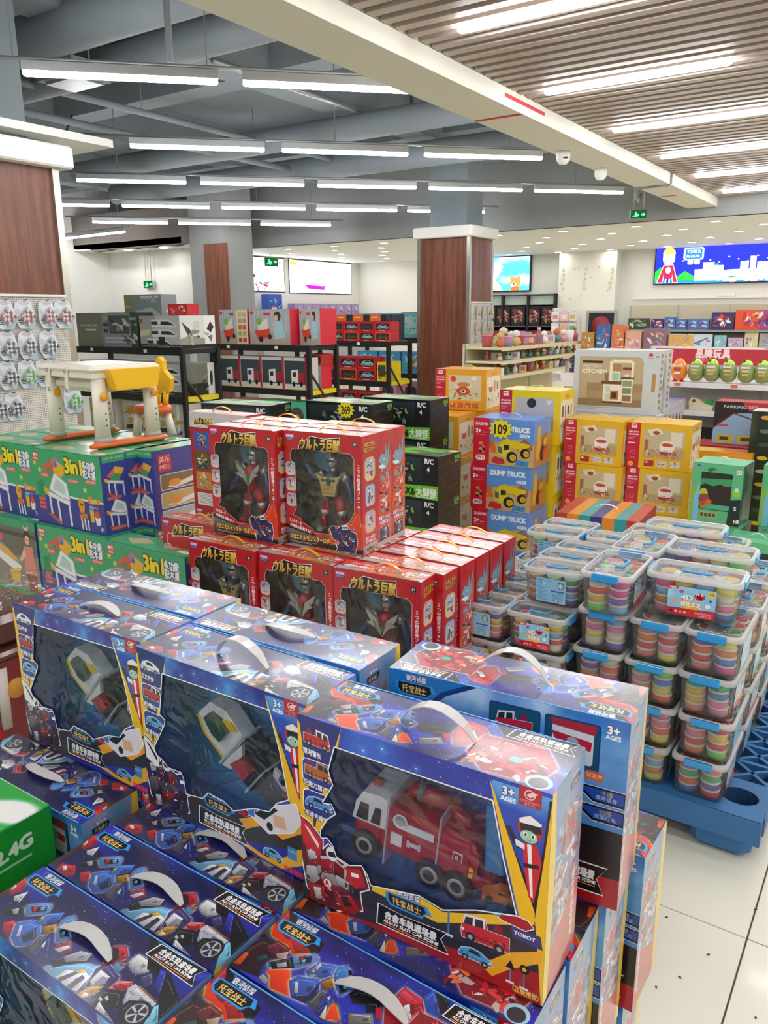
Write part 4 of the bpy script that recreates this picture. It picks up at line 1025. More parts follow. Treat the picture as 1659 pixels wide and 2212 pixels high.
put_space(P5, -1.114, .841, Z3, -.5, 'windowed blue toy box with jet and raised strap, middle of the pile top')
put_space(P2, -1.116, .974, Z3, 1.0, 'blue toy box with turned top, behind the middle windowed jet box', True)
put_space(P3, -.710, .812, Z3, 2.3, 'windowed toy box with a red fire engine and raised strap')
put_space(P6, -.681, 1.018, Z3, 5.2, 'toy box with its pale blue back shown and raised strap, behind the fire engine box', True)
for x, y, yaw, p, lab, bk in ((-1.123, .495, -.2, P1, 'blue toy box in the front row, cut off by the lower left corner', False), (-1.121, .629, -.4, P2, 'flat-strapped blue toy box in the second row, lower left', False),
        (-1.115, .763, .3, P2, 'blue toy box tucked against the foot of the middle windowed box', False), (-1.567, .72, 1.0, P2, 'blue toy box seen from its back beside the green crate', True),
        (-.715, .514, -1.0, P4, 'orange flamed toy box in the front row, cut off at the bottom edge', False), (-.712, .648, -1.0, P4, 'orange flamed toy box in the second row under the fire engine box', False),
        (-.709, .780, .6, P4, 'orange flamed toy box supporting the front of the fire engine box', False), (-.707, .914, 1.2, P4, 'orange-topped toy box with yellow side edge, low right of the fire engine box', True),
        (-.699, 1.047, 1.0, P4, 'toy box showing a narrow blue back, under the pale blue box', True), (-.682, 1.211, -1.2, P4, 'rearmost orange-topped toy box, right edge of the pile by the aisle', True),
        (-1.119, .897, .2, P2, 'hidden blue toy box under the middle windowed box', False), (-1.119, 1.03, .2, P2, 'hidden blue toy box under the turned middle box', True), (-1.525, .857, 1.0, P2, 'hidden blue toy box under the leftmost windowed box', False), (-1.525, .99, 1.0, P2, 'hidden blue toy box under the rear left box', True)):
    put_space(p, x, y, Z2, yaw, lab, bk)
for col, x in (('right', -.702), ('middle', -1.118), ('left', -1.53)):
    for k in range(6):
        if col == 'left' and k < 1: continue
        y = (.514 if col != 'middle' else .495) + .1345 * k + (.03 if (k == 5 and col == 'right') else 0)
        put_space(P4 if col == 'right' else P2, x, y if col != 'left' else .585 + .1345 * k, Z1, .3, f'toy box in the bottom layer, {col} column of the pile, {ORD[k]} from the front', k % 2 == 1, 'bottom layer of the space toy pile')

# ------------------------------------------------------------------ red boxes with robot figures
RW, RD, RH = .308, .094, .390
def bolt_title(c, x, y, w, h):
    """angular gold title with a black shadow, a white rim and a tail to the lower right"""
    c.poly([(x - 2, y - h * .1), (x + w * .3, y - h * .9), (x + w * .62, y - h * .75), (x + w + 2, y - h * .95), (x + w + 3, y + h * .1), (x + w * 1.05, y + h * .9), (x + w * .82, y + h * .28), (x + w * .3, y + h * .3), (x - 6, y + h * .5)], '#f4f4ee').poly([(x, y - h * .08), (x + w * .3, y - h * .84), (x + w * .62, y - h * .7), (x + w, y - h * .88), (x + w + 1, y + h * .08), (x + w * 1.02, y + h * .7), (x + w * .84, y + h * .2), (x + w * .3, y + h * .22), (x - 1, y + h * .36)], '#1a1712')
    return c.text('ウルトラ巨獣', x + 2, y + h * .12, h * .72, '#ffe27a', w=w - 4, bold=.05, sh=.1, col2='#b07818', line='#120e08', lw=.06)
def octagon(c, x, y, w, h, edge, seed, bg='#8a94a8'):
    k = min(w, h) * .2; P = lambda e: [(x + k, y + e), (x + w - k, y + e), (x + w - e, y + k), (x + w - e, y + h - k), (x + w - k, y + h - e), (x + k, y + h - e), (x + e, y + h - k), (x + e, y + k)]
    c.poly(P(0), edge).poly(P(w * .06), bg, col2='#e0c8b0'); c.shards(16, (x + w * .25, y + h * .2, w * .5, h * .55), ['#e8eaee', '#5a6478', '#b8bcc8', '#2a3c70', '#a83040'], w * .16, seed); return c
def red_front(seed):
    c = Cv(308, 390, 2.7, '#b81c24'); c.cloud('#d03034', .45, .7, seed, alpha=.7)
    c.poly([(0, 330), (120, 352), (308, 340), (308, 390), (0, 390)], '#8a8684', col2='#1c1a1a'); c.poly([(0, 322), (120, 346), (120, 354), (0, 334)], '#1a1616')
    c.text('メカニカルモンスターロボット', 12, 372, 16, '#e8c04a', w=190, bold=.05, line='#181008', lw=.1)
    for k in range(2): c.rect(12, 379 + 4 * k, 110 - 20 * k, 1.4, '#c8c0b8')
    c.poly([(8, 290), (60, 300), (64, 316), (110, 334), (118, 348), (8, 326)], '#a8161e'); c.text('エネルギーを', 12, 311, 11, '#f4f0ee', w=50, bold=.03, ux=(1, .2)); c.text('必殺技を発動する！', 14, 328, 10, '#f4f0ee', w=86, bold=.03, ux=(1, .2))
    c.rr(8, 10, 34, 12, 3, '#c86ab0').text('POWER', 25, 20, 8, '#f4e0f4', w=28, align='c', bold=.04).rr(9, 22, 32, 9, 2, '#2a3a78').text('ROBOT', 25, 29.5, 6, '#cfe0ff', w=24, align='c')
    c.rr(272, 20, 18, 17, 3, '#16161a').text('3+', 281, 31, 9, '#f4f4f4', align='c', bold=.04).text('AGES', 281, 36, 3.6, '#e0e0e0', align='c')
    for k in range(3): octagon(c, 4, 104 + 54 * k, 40, 46, '#c8ccd0', seed * 5 + k)
    for k, ch in enumerate('２つの超変身フォーム！'): c.text(ch, 293, 104 + 14.5 * k, 10.5, '#f4ecea', align='c', bold=.03)
    # flame and a faceless fighter, lower right
    c.poly([(188, 300), (206, 322), (232, 288), (262, 300), (290, 250), (300, 300), (308, 280), (308, 372), (180, 366)], '#d8401c', glow='#f8b030', gw=5)
    c.poly([(176, 312), (196, 306), (208, 318), (226, 296), (246, 300), (262, 318), (280, 322), (286, 352), (276, 390), (204, 390), (214, 360), (190, 352)], '#26345e', line='#f4f4f6', lw=2)
    c.shards(54, (200, 306, 72, 76), ['#f0f2f6', '#3a66b8', '#22305a', '#d8b068', '#b02430', '#10141f', '#8fb8d8'], 8, seed, '#10121c', .25); c.poly([(222, 300), (244, 296), (250, 312), (228, 316)], '#dfe6f0').poly([(228, 306), (246, 304), (246, 309), (230, 312)], '#2a3c5a').ell(188, 318, 8, 7, '#22252e')
    c.stroke(WIN_R, '#e6e2dc', 2.4, True)
    bolt_title(c, 62, 50, 160, 44)
    return c
WIN_R = [(26, 78), (34, 60), (262, 60), (276, 74), (276, 250), (258, 284), (240, 296), (212, 306), (186, 306), (172, 322), (176, 338), (118, 340), (104, 326), (66, 308), (60, 296), (30, 288), (44, 262), (44, 108), (26, 98)]
def red_side(drag):
    c = Cv(94, 390, 2.6, '#b01a22'); c.cloud('#d23034', .45, .7, 4, alpha=.6)
    if not drag:
        for k in range(2): c.text('メカニカル' if k == 0 else 'モンスター', 47, 36 + 17 * k, 13, '#f0c83a', w=66, align='c', bold=.04, line='#181008', lw=.12)
        for k, e in enumerate(('#d8b83a', '#4a54b0', '#e87a2c')): octagon(c, 14, 72 + 88 * k, 66, 78, e, 20 + k, '#a8b4c8')
        c.text('進化する姿で', 47, 346, 9, '#f4f0ee', w=62, align='c', bold=.03).text('切り替わる', 47, 358, 9, '#f4f0ee', w=60, align='c', bold=.03)
        c.poly([(0, 366), (94, 360), (94, 390), (0, 390)], '#c8c4c0', col2='#8a8684'); bolt_title(c, 22, 380, 50, 10)
    else:
        c.poly([(30, 390), (10, 260), (38, 150), (60, 170), (94, 60), (94, 390)], '#e0502a', glow='#f0a040', gw=4)
        c.shards(70, (24, 130, 58, 150), ['#f4f2ee', '#e8662c', '#d0d4d8', '#2a6a58', '#3a2420', '#c83a24', '#8aa0b0'], 12, 13, '#2a1612', .3)
        c.poly([(8, 96), (30, 74), (50, 80), (60, 40), (66, 84), (84, 20), (80, 100), (62, 130), (30, 128), (6, 118), (26, 108)], '#7fa0b4', line='#22303a', lw=.8).poly([(8, 112), (40, 112), (58, 122), (30, 126)], '#e8eef0').ell(46, 94, 4, 3, '#ffe060')
        for k, s_ in enumerate(('変身アイテムで', '一心同体になれ！')): c.text(s_, 48, 300 + 16 * k, 11, '#f4f0f4', w=72, align='c', bold=.05, line='#30307a', lw=.12)
        c.poly([(14, 330), (80, 322), (80, 372), (14, 376)], '#201c22', line='#e8e4e0', lw=1); c.shards(16, (28, 332, 36, 36), ['#c83040', '#8aa0c8', '#e8e8ea', '#3a4a90'], 8, 2); c.poly([(64, 330), (76, 326), (74, 338)], '#f2c82a'); c.poly([(0, 376), (94, 374), (94, 390), (0, 390)], '#c0bcb8')
    return c
def red_top(plain):
    c = Cv(308, 94, 2.6, '#b81c24'); c.cloud('#e05030', .45, .7, 6)
    c.poly([(0, 60), (120, 70), (60, 94), (0, 94)], '#a8a4a4'); c.poly([(220, 94), (308, 66), (308, 94)], '#b4b0ae')
    c.text('エネルギーをためて', 28, 30, 11, '#f0e8e4', w=84, bold=.03); c.text('必殺技を発動する！', 16, 58, 15, '#f4f0ee', w=112, bold=.06, line='#8a1018', lw=.1)
    c.poly([(130, 40), (180, 20), (308, 24), (260, 70), (180, 84), (120, 70)], '#e8702c', glow='#f8c040', gw=5)
    c.shards(70, (130, 22, 160, 50), ['#f4f2f0', '#8a8c90', '#d8dade', '#e0a03a', '#5a5c60', '#c03024'], 12, 9, '#33302c', .3)
    c.text('メカニカルモンスター', 200, 88, 10, '#c89a28', w=96, bold=.04, line='#3a2808', lw=.08)
    return c
def red_back():
    c = Cv(308, 390, 2.2, '#b01c24'); c.rect(0, 0, 308, 62, '#c8c4c0').poly([(170, 62), (308, 10), (308, 62)], '#b01c24'); bolt_title(c, 26, 44, 100, 26)
    for k, bg in enumerate(('#2a5aa8', '#4a5a2a', '#c8842a')):
        y = 78 + 82 * k; c.rr(20, y, 84, 74, 5, bg).rr(110, y, 50, 74, 5, '#eceae4').rr(168, y, 120, 74, 5, '#3a2a2a'); c.shards(26, (42, y + 8, 40, 58), ['#d8dade', '#22242a', '#b02430', '#8a92a8', '#c8a040'], 11, 3 + k); c.shards(8, (122, y + 14, 26, 46), ['#3a3c40', '#8a8c90'], 8, 9 + k); c.shards(22, (190, y + 10, 76, 54), ['#d8dade', '#b02430', '#3a66b8', '#e0a03a'], 10, 14 + k)
    c.rr(20, 330, 268, 52, 4, '#e8e4de')
    for k in range(7): c.rect(30, 336 + 6 * k, 200 - 12 * (k % 3), 2, '#8a8480')
    return c
MR_side = printed('red_side_badges', red_side(False), rough=.32, coat=.5); MR_drag = printed('red_side_dragon', red_side(True), rough=.32, coat=.5)
MR_top = printed('red_top', red_top(False), rough=.3, coat=.6, bump=.06); MR_back = printed('red_back', red_back(), rough=.35, coat=.4)
MR_fr = printed('red_front', red_front(2), rough=.3, coat=.45)
c = Cv(308, 390, 1.6, '#6b6350'); c.cloud('#4a4436', .4, .65, 4).cloud('#857c62', .55, .8, 9); c.poly([(60, 90), (130, 70), (170, 110), (110, 150), (80, 130)], '#4a90a8', glow='#6aa8b0', gw=10); MR_ins = printed('robot_insert', c, rough=.4)
MR_strap = mat('orange_strap', '#f4b428', .3, coat=.4); MR_in = mat('dark_card', '#544c3c', .6)
MR_film = film('figure_film', '#fbfaf4', body=.035, gloss=.05, rough=.06, wrinkle=.8, scale=9)
M_fsil = mat('figure_silver', '#c8cacc', .25, metal=.6, coat=.3); M_fred = mat('figure_red', '#b01a28', .3, coat=.4); M_fblu = mat('figure_blue', '#22386c', .3, coat=.4); M_fgold = mat('figure_gold', '#c8b878', .3, metal=.4); M_fgrn = mat('figure_green', '#2f9a4a', .3)
def figure(parent, gold, x, y, z):
    """articulated armour figure with a slit-visor helmet, about 28 cm tall"""
    t = bpy.data.objects.new('toy_figure', None); COL.objects.link(t); t.parent = parent; t.location = (x, y, z)
    a, b = (M_fblu, M_fred) if gold else (M_fred, M_fblu)
    mb = MB(); mb.tube([(0, 0, .115), (0, 0, .14), (0, -.004, .17), (0, 0, .2), (0, 0, .212)], [.024, .022, .032, .034, .014], a, 14, flat=(1.05, .62)); mb.tube([(0, 0, .205), (0, 0, .225)], .011, M_fsil, 10); mb.build('torso', t)
    h = MB(); h.lathe([(.004, -.026), (.014, -.022), (.0185, -.006), (.018, .01), (.012, .022), (.003, .027)], (0, 0, .243), M_fsil, 16, sy=1.1); h.box((0, -.0185, .246), (.026, .006, .006), M_tblk); h.prism([(-.003, .25), (.003, .25), (.002, .275), (-.002, .275)], -.02, .006, M_fsil, plane='xz'); h.box((0, -.017, .231), (.012, .008, .008), M_fsil, bev=.002); h.build('helmet', t)
    ch = MB()
    if gold:
        ch.prism([(-.05, .205), (-.02, .192), (0, .198), (.02, .192), (.05, .205), (.034, .176), (.024, .13), (-.024, .13), (-.034, .176)], -.034, -.018, M_fgold, plane='xz')
        for q in (-.022, -.008, .008, .022): ch.lathe([(.005, -.002), (.005, .002)], (q, -.0355, .184), M_tgrn, 10, axis='y')
        for k in range(3): ch.box((0, -.0345, .165 - .012 * k), (.044 - .004 * k, .004, .003), M_tamber)
    else:
        for s_ in (-1, 1):
            ch.prism([(0, .135), (s_ * .012, .15), (s_ * .05, .198), (s_ * .058, .222), (s_ * .036, .205), (s_ * .016, .19)] if s_ > 0 else [(0, .135), (-.016, .19), (-.036, .205), (-.058, .222), (-.05, .198), (-.012, .15)], -.036, -.022, M_fsil, plane='xz')
            ch.prism([(s_ * .02, .165), (s_ * .052, .18), (s_ * .03, .186)] if s_ > 0 else [(-.03, .186), (-.052, .18), (-.02, .165)], -.042, -.034, M_fsil, plane='xz')
        ch.prism([(0, .15), (.007, .165), (0, .178), (-.007, .165)], -.04, -.034, M_fgrn, plane='xz')
    ch.build('chest_armour', t)
    for s_ in (-1, 1):
        up = gold and s_ < 0
        P = [(s_ * .036, 0, .2), (s_ * .058, -.004, .182), (s_ * .072, -.012, .15), (s_ * .088, -.02, .122)] if not up else [(-.036, 0, .198), (-.066, -.002, .184), (-.084, -.008, .19), (-.094, -.014, .222)]
        m = MB(); m.tube(P, [.014, .013, .0115, .011], b if not gold else M_fblu, 10); m.box(P[-1], (.02, .02, .022), b if not gold else a, bev=.004); m.tube([P[0], P[1]], [.018, .014], M_fsil, 10); m.build('arm', t)
        P = [(s_ * .017, 0, .122), (s_ * .03, -.004, .092), (s_ * .036, -.002, .06), (s_ * .04, 0, .02)]
        l = MB(); l.tube(P, [.019, .018, .014, .013], M_fred, 12); l.tube([(s_ * .033, -.004, .078), (s_ * .036, -.003, .058)], [.0185, .017], M_fsil, 12); l.box((s_ * .042, -.012, .009), (.026, .05, .018), M_fred if not gold else M_fsil, bev=.005); l.build('leg', t)
    w = MB(); w.prism([(.075, .1), (.09, .11), (.092, .19), (.078, .215), (.07, .15)], .0, .008, M_fred, plane='xz'); w.prism([(.08, .12), (.087, .12), (.087, .18), (.08, .18)], -.003, 0, M_fsil, plane='xz'); w.tube([(-.09, 0, .03), (-.07, 0, .06), (-.085, 0, .1)], .007, M_tblk, 8); w.build('weapon', t)
    return t
def red_box(win, gold=False, drag=False):
    t = thing('robot_toy_box', 'proto', 'toy box')
    mb = MB(); sd = MR_drag if drag else MR_side
    carton(mb, RW, RD, RH, None if win else MR_fr, MR_back, MR_drag if not drag else MR_side, sd, MR_top)
    if win:
        mb.plate([(0, 0), (308, 0), (308, 390), (0, 390)], [WIN_R], lambda a, b: (a / 1000, 0, RH - b / 1000), MR_fr, lambda a, b: (a / 308, 1 - b / 390)); e = .003
        mb.face([(e, RD * .93, e), (RW - e, RD * .93, e), (RW - e, RD * .93, RH - e), (e, RD * .93, RH - e)], MR_ins, FULL)
        for f in ([(e, e, e), (e, RD, e), (e, RD, RH - e), (e, e, RH - e)], [(RW - e, RD, e), (RW - e, e, e), (RW - e, e, RH - e), (RW - e, RD, RH - e)], [(e, e, .03), (RW - e, e, .03), (RW - e, RD, .03), (e, RD, .03)], [(e, RD, RH - e), (RW - e, RD, RH - e), (RW - e, e, RH - e), (e, e, RH - e)]): mb.face(f, MR_in)
    mb.build('carton', t)
    if win:
        fb = MB(); fb.face([(.02, .003, .045), (.285, .003, .045), (.285, .003, .335), (.02, .003, .335)], MR_film); fb.build('window_film', t)
        figure(t, gold, .165, .05, .048)
    loop_handle(t, 'strap_handle', .165, .05, RH + .001, .105, .02, MR_strap, .012, .002)
    MB().box((RW / 2, .002, RH + .0006), (RW * .94, .0016, .0012), MR_in).build('flap_edge', t)
    return t
Q = dict(z=red_box(True, False), g=red_box(True, True), p=red_box(False), d=red_box(False, drag=True)); remember(*Q.values()); QU = set()
def put_red(k, x, y, z, yaw, label, back=False, group='red robot boxes'):
    a = R(yaw)
    if back: x, y, a = x + RW * math.cos(a) - RD * math.sin(a), y + RW * math.sin(a) + RD * math.cos(a), a + math.pi
    o = Q[k] if k not in QU else dup(Q[k]); QU.add(k)
    o.location = (x, y, z); o.rotation_euler = (0, 0, a); o['label'] = label; o['group'] = group; return o
r1, r2 = RH + .0005, 2 * RH + .001
put_red('z', -2.066, 1.947, r2, .3, 'red windowed box with the red silver-chested figure, top layer left')
put_red('g', -1.748, 1.984, r2, 4.1, 'red windowed box with the blue gold-chested figure, top layer right')
put_red('d', -1.758, 2.084, r2, 3.6, 'red box behind the gold-chested figure box, dragon side showing')
put_red('d', -1.766, 2.184, r2, 3.0, 'third red box back in the right top column, dragon side showing')
put_red('p', -2.07, 2.047, r2, .5, 'red box behind the silver-chested figure box, only its top and strap seen')
put_red('p', -2.075, 2.147, r2, .5, 'rear red box of the left top column, strap seen over its neighbour')
put_red('p', -2.43, 2.19, r2, 1.0, 'red box turned to its back print, behind left of the top layer', True)
put_red('g', -2.075, 1.828, r1, 2.0, 'red windowed box with a gold-chested figure, second layer, left of three')
put_red('z', -1.763, 1.85, r1, 1.7, 'red windowed box with a silver-chested figure, second layer, middle of three')
put_red('z', -1.446, 1.85, r1, 5.0, 'red windowed box with a silver-chested figure, second layer, right of three')
put_red('p', -2.40, 1.985, r1, 2.0, 'red box peeping out left of the second layer above the green boxes')
put_red('p', -1.425, 1.958, r1, 2.0, 'red box right behind the right second-layer figure box, badges on its side')
for k, y in enumerate((2.075, 2.178, 2.281, 2.386)):
    put_red('d', -1.424, y, r1, .5 * (k % 2), f'red box with dragon side in the receding row by the clay tubs, {ORD[k]} of four')
for k in range(4): put_red('p', -1.74, 1.96 + .1 * k, r1, .6, f'red box under the right top column, {ORD[k]} from the front')
for k in range(4): put_red('p', -2.058, 1.94 + .1 * k, r1, .6, f'red box under the left top column, {ORD[k]} from the front')
put_red('p', -2.43, 2.19, r1, .6, 'red box under the back-turned red box')
for k in range(6):
    for j, x in enumerate((-2.075, -1.755, -1.43)): put_red('p', x, 1.845 + .106 * k, 0, .5, f'red box in the bottom layer, {ORD[k]} row, {ORD[j]} from the left', group='bottom layer of red boxes')
for y in (1.99, 2.19): put_red('p', -2.41, y, 0, .5, 'bottom red box at the left end of the red pile, ' + ('front' if y < 2.1 else 'rear'), group='bottom layer of red boxes')

# ------------------------------------------------------------------ cartons of the middle distance
BOXES = {}
def gbox(name, label, cat, loc, size, mats, rz=0.0, group=None, handle=None, tape=True):
    """printed carton as a thing: body with six prints, a top flap, optionally a strap; loc = front-left-bottom corner"""
    key = (name, size, tuple(m.name if m else '' for m in mats), bool(handle))
    if key in BOXES:
        return dup(BOXES[key], loc, R(rz), label, group)
    t = thing(name, label, cat, loc, R(rz), group); w, d, h = size; fr, bk, lf, rt, tp = mats
    carton(MB(), w, d, h, fr, bk, lf, rt, tp).build('carton', t)
    fm = MB(); fm.face([(.002, .002, h + .0012), (w - .002, .002, h + .0012), (w - .002, d - .004, h + .0012), (.002, d - .004, h + .0012)], tp, FULL); fm.box((w / 2, d - .003, h + .0006), (w * .96, .002, .0014), tp); fm.build('top_flap', t)
    if handle: loop_handle(t, 'carry_handle', w / 2, d / 2, h + .002, w * .28, .022, handle, .014, .0025)
    BOXES[key] = t; remember(t); return t

# green play-table boxes
def play_table(c, x, y, s, lid=True):
    q = lambda *p: [(x + a * s, y + b * s) for a, b in p]
    c.poly(q((-.5, .1), (.5, .3), (.46, .42), (-.5, .22)), '#e8e8ea', line='#9aa0b0', lw=s * .02)
    for a, b in ((-.46, .2), (-.1, .32), (.4, .4)): c.poly(q((a, b), (a + .09, b + .02), (a + .13, b + .62), (a + .04, b + .62)), '#dcdce0')
    c.poly(q((-.58, .78), (-.4, .74), (.1, 1.0), (-.04, 1.04)), '#c0502c').poly(q((-.66, -.02), (-.44, .06), (-.46, .26), (-.62, .16)), '#e8a82a')
    if lid: c.poly(q((-.4, .04), (-.1, -.46), (.42, -.2), (.5, .26), (.1, .22)), '#eceef0', line='#8a92a0', lw=s * .025).poly(q((-.22, .02), (-.04, -.32), (.3, -.14), (.34, .14)), '#b8d4c8')
    return c
def green_front(girl=False):
    c = Cv(461, 332, 1.8, '#3aa56c')
    if girl:
        c.rect(0, 0, 461, 332, '#6a665a').rect(0, 0, 461, 40, '#3a9a6a').rect(0, 60, 461, 20, '#4a463c').poly([(0, 200), (461, 160), (461, 332), (0, 332)], '#8a8474')
        c.poly([(40, 120), (330, 220), (300, 260), (20, 150)], '#e8e8e4').poly([(20, 96), (200, 130), (320, 210), (60, 130)], '#5ab0a0').poly([(120, 120), (240, 150), (320, 206), (200, 180)], '#e0a850').poly([(230, 250), (320, 230), (300, 300), (240, 300)], '#e8b83a')
        c.ell(392, 74, 24, 30, '#2a1c16').ell(392, 88, 18, 22, '#e8b896').poly([(370, 20), (390, 34), (412, 18), (404, 44), (378, 44)], '#f0b8c0').poly([(360, 120), (424, 116), (440, 250), (350, 252)], '#d88878').poly([(360, 130), (320, 190), (330, 200), (372, 160)], '#e8b896').ell(180, 96, 26, 22, '#d8486a').poly([(360, 250), (436, 250), (430, 332), (370, 332)], '#8a3a34').ell(386, 86, 2, 2, '#30201a').ell(399, 86, 2, 2, '#30201a'); return c
    c.poly([(0, 210), (170, 190), (461, 196), (461, 332), (0, 332)], '#34388c').poly([(170, 186), (461, 190), (461, 198), (170, 196)], '#dfe8e0').poly([(20, 150), (70, 130), (70, 220), (30, 232)], '#2a8a58')
    c.rr(12, 16, 40, 40, 5, '#cf3038').text('美乐', 32, 34, 13, '#f4e8e4', align='c', bold=.03).text('MELE', 32, 49, 10, '#f4e8e4', align='c', bold=.03)
    c.poly([(70, 78), (160, 24), (200, 40), (110, 120)], '#d8584c').poly([(160, 24), (232, 66), (214, 78), (120, 60)], '#8a8c90').poly([(180, 44), (240, 74), (176, 136), (120, 104)], '#e8b41c').poly([(92, 86), (128, 72), (176, 110), (150, 132)], '#2f9a6c').poly([(122, 60), (132, 30), (140, 58), (150, 96), (126, 96)], '#d8542c').rect(126, 30, 6, 30, '#3a9a3a').ell(166, 62, 12, 10, '#2f78c0')
    for x, y in ((52, 92), (350, 150), (20, 64)): c.star(x, y, 15, '#ecd02a')
    play_table(c, 166, 166, 150)
    c.poly([(300, 190), (318, 186), (338, 212), (330, 252), (306, 250), (296, 220)], '#e8a41c').poly([(296, 258), (346, 250), (352, 268), (300, 280)], '#d8782c')
    for a in (304, 324, 344): c.poly([(a, 276), (a + 9, 276), (a + 13, 322), (a + 4, 322)], '#e8eaec')
    c.ell(312, 214, 4, 6, '#3a2a1c').ell(324, 214, 4, 6, '#3a2a1c')
    c.poly([(366, 230), (394, 226), (392, 282), (372, 284)], '#e8b41c').ell(380, 222, 15, 12, '#4a9ad0').poly([(398, 256), (434, 256), (430, 290), (404, 292)], '#e8eaec').ell(414, 246, 15, 16, '#d8542c')
    c.poly([(360, 182), (380, 168), (384, 184), (440, 180), (436, 204), (366, 206)], '#e08a2c').text('适龄', 398, 200, 15, '#f6e6a0', align='c').text('共49PCS', 398, 224, 11, '#f4d060', w=50, align='c')
    c.text('3in1', 228, 88, 66, '#f2dc1c', w=110, bold=.06, line='#15181c', lw=.07); c.text('多功能', 344, 62, 30, '#f4f6f4', w=82, bold=.03, line='#22346a', lw=.1).text('积木桌', 344, 98, 30, '#f4f6f4', w=82, bold=.03, line='#22346a', lw=.1)
    for x, y, w, s in ((56, 116, 52, '积木桌面'), (240, 124, 70, '学习绘画桌面'), (356, 116, 70, '收纳小帮手')): c.rr(x, y - 12, w, 17, 8, '#e0685c').text(s, x + w / 2, y, 8.5, '#fbe8e0', w=w - 12, align='c')
    for k in range(3): c.rr(26, 214 + 18 * k, 46, 14, 2, '#d8544c')
    return c.text('3+', 428, 314, 18, '#e8ecf4', bold=.03)
def green_side():
    c = Cv(130, 332, 1.8, '#34479a'); c.rr(8, -20, 116, 50, 8, '#3aa06a').text('全新升级5—6岁桌面', 66, 16, 8, '#d8f0dc', w=96, align='c')
    c.poly([(26, 86), (70, 50), (118, 62), (84, 112)], '#d8685c').poly([(70, 50), (118, 62), (102, 86), (62, 76)], '#e8b83a').poly([(40, 100), (66, 78), (98, 88), (80, 116)], '#3aa06a'); play_table(c, 68, 92, 84, False); c.rr(20, 172, 74, 13, 6, '#d8685c'); play_table(c, 70, 226, 90); c.rr(26, 300, 80, 13, 6, '#d8685c'); return c
def green_photo():
    c = Cv(461, 332, 1.6, '#4a3f8c'); c.rr(26, 20, 70, 72, 8, '#cf3038').text('美乐', 61, 52, 22, '#f4e8e4', align='c').text('MELE', 61, 80, 18, '#f4e8e4', align='c').text('学习收纳桌', 250, 56, 24, '#d87858', w=160)
    for k in range(3): c.rr(30, 104 + 78 * k, 400, 70, 8, '#d8d4cc').rr(36, 108 + 78 * k, 388, 62, 7, '#8a6a3a' if k == 0 else '#c8a860' if k == 1 else '#b8b4ac'); c.poly([(60, 160 + 78 * k), (330, 114 + 78 * k), (390, 130 + 78 * k), (120, 168 + 78 * k)], '#e8e4dc'); c.ell(110, 146 + 78 * k, 34, 16, '#e89a2c').ell(310, 130 + 78 * k, 20, 9, '#d8502c')
    return c
def green_top():
    c = Cv(461, 130, 1.4, '#3fa872'); c.poly([(60, 60), (140, 20), (220, 60), (140, 110)], '#c8b88a').poly([(260, 30), (330, 20), (360, 60), (290, 80)], '#d8a08a').rr(380, 70, 60, 26, 8, '#e8e4da'); return c
pr = lambda n, c: printed(n, c, rough=.34, coat=.35)
MG = dict(f=pr('green_front', green_front()), g=pr('green_girl', green_front(True)), s=pr('green_side', green_side()), p=pr('green_photo', green_photo()), t=pr('green_top', green_top()))
GS = (.461, .130, .332)
def green(label, x, y, z, rz=0, front='f'): return gbox('play_table_box', label, 'toy box', (x, y, z), GS, (MG[front], MG['f'], MG['s'], MG['s'], MG['t']), rz, 'green play table boxes')
gz = [0, .333, .666]
green('green 3in1 box under the front foot of the toy table', -3.15, 1.93, gz[2], 1); green('green 3in1 box at the left edge of the picture, top layer', -3.63, 1.945, gz[2], 1)
gg = green('narrow-side-on green and purple box with three photos, by the red boxes', -2.60, 2.13, gz[2], 90, 'p')
for k in range(3): green(f'green box behind the front 3in1 box, {ORD[k]} row back, under the toy table', -3.16, 2.065 + .134 * k, gz[2]); green(f'green box {ORD[k]} row back at the far left, only its top seen', -3.64, 2.08 + .134 * k, gz[2])
green('green 3in1 box in the second layer, middle', -3.13, 1.905, gz[1], 2); green('green 3in1 box in the second layer, beside the red boxes', -2.66, 1.905, gz[1], 1); green('box with a photo of a girl at a table, second layer, left', -3.605, 1.895, gz[1], 1, 'g')
for k in range(4):
    for j, x in enumerate((-3.62, -3.14)):
        if k: green(f'hidden green box in the second layer, {ORD[k]} row back, {ORD[j]} from left', x, 1.93 + .135 * k, gz[1])
        green(f'green box in the bottom layer, {ORD[k]} row, {ORD[j]} from left', x, 1.91 + .135 * k, 0)
green('green box in the bottom layer beside the red pile', -2.66, 1.91, 0)
green('hidden green box carrying the purple photo box', -2.62, 2.13, gz[1], 90); green('hidden green bottom box below the purple photo box', -2.62, 2.13, 0, 90)

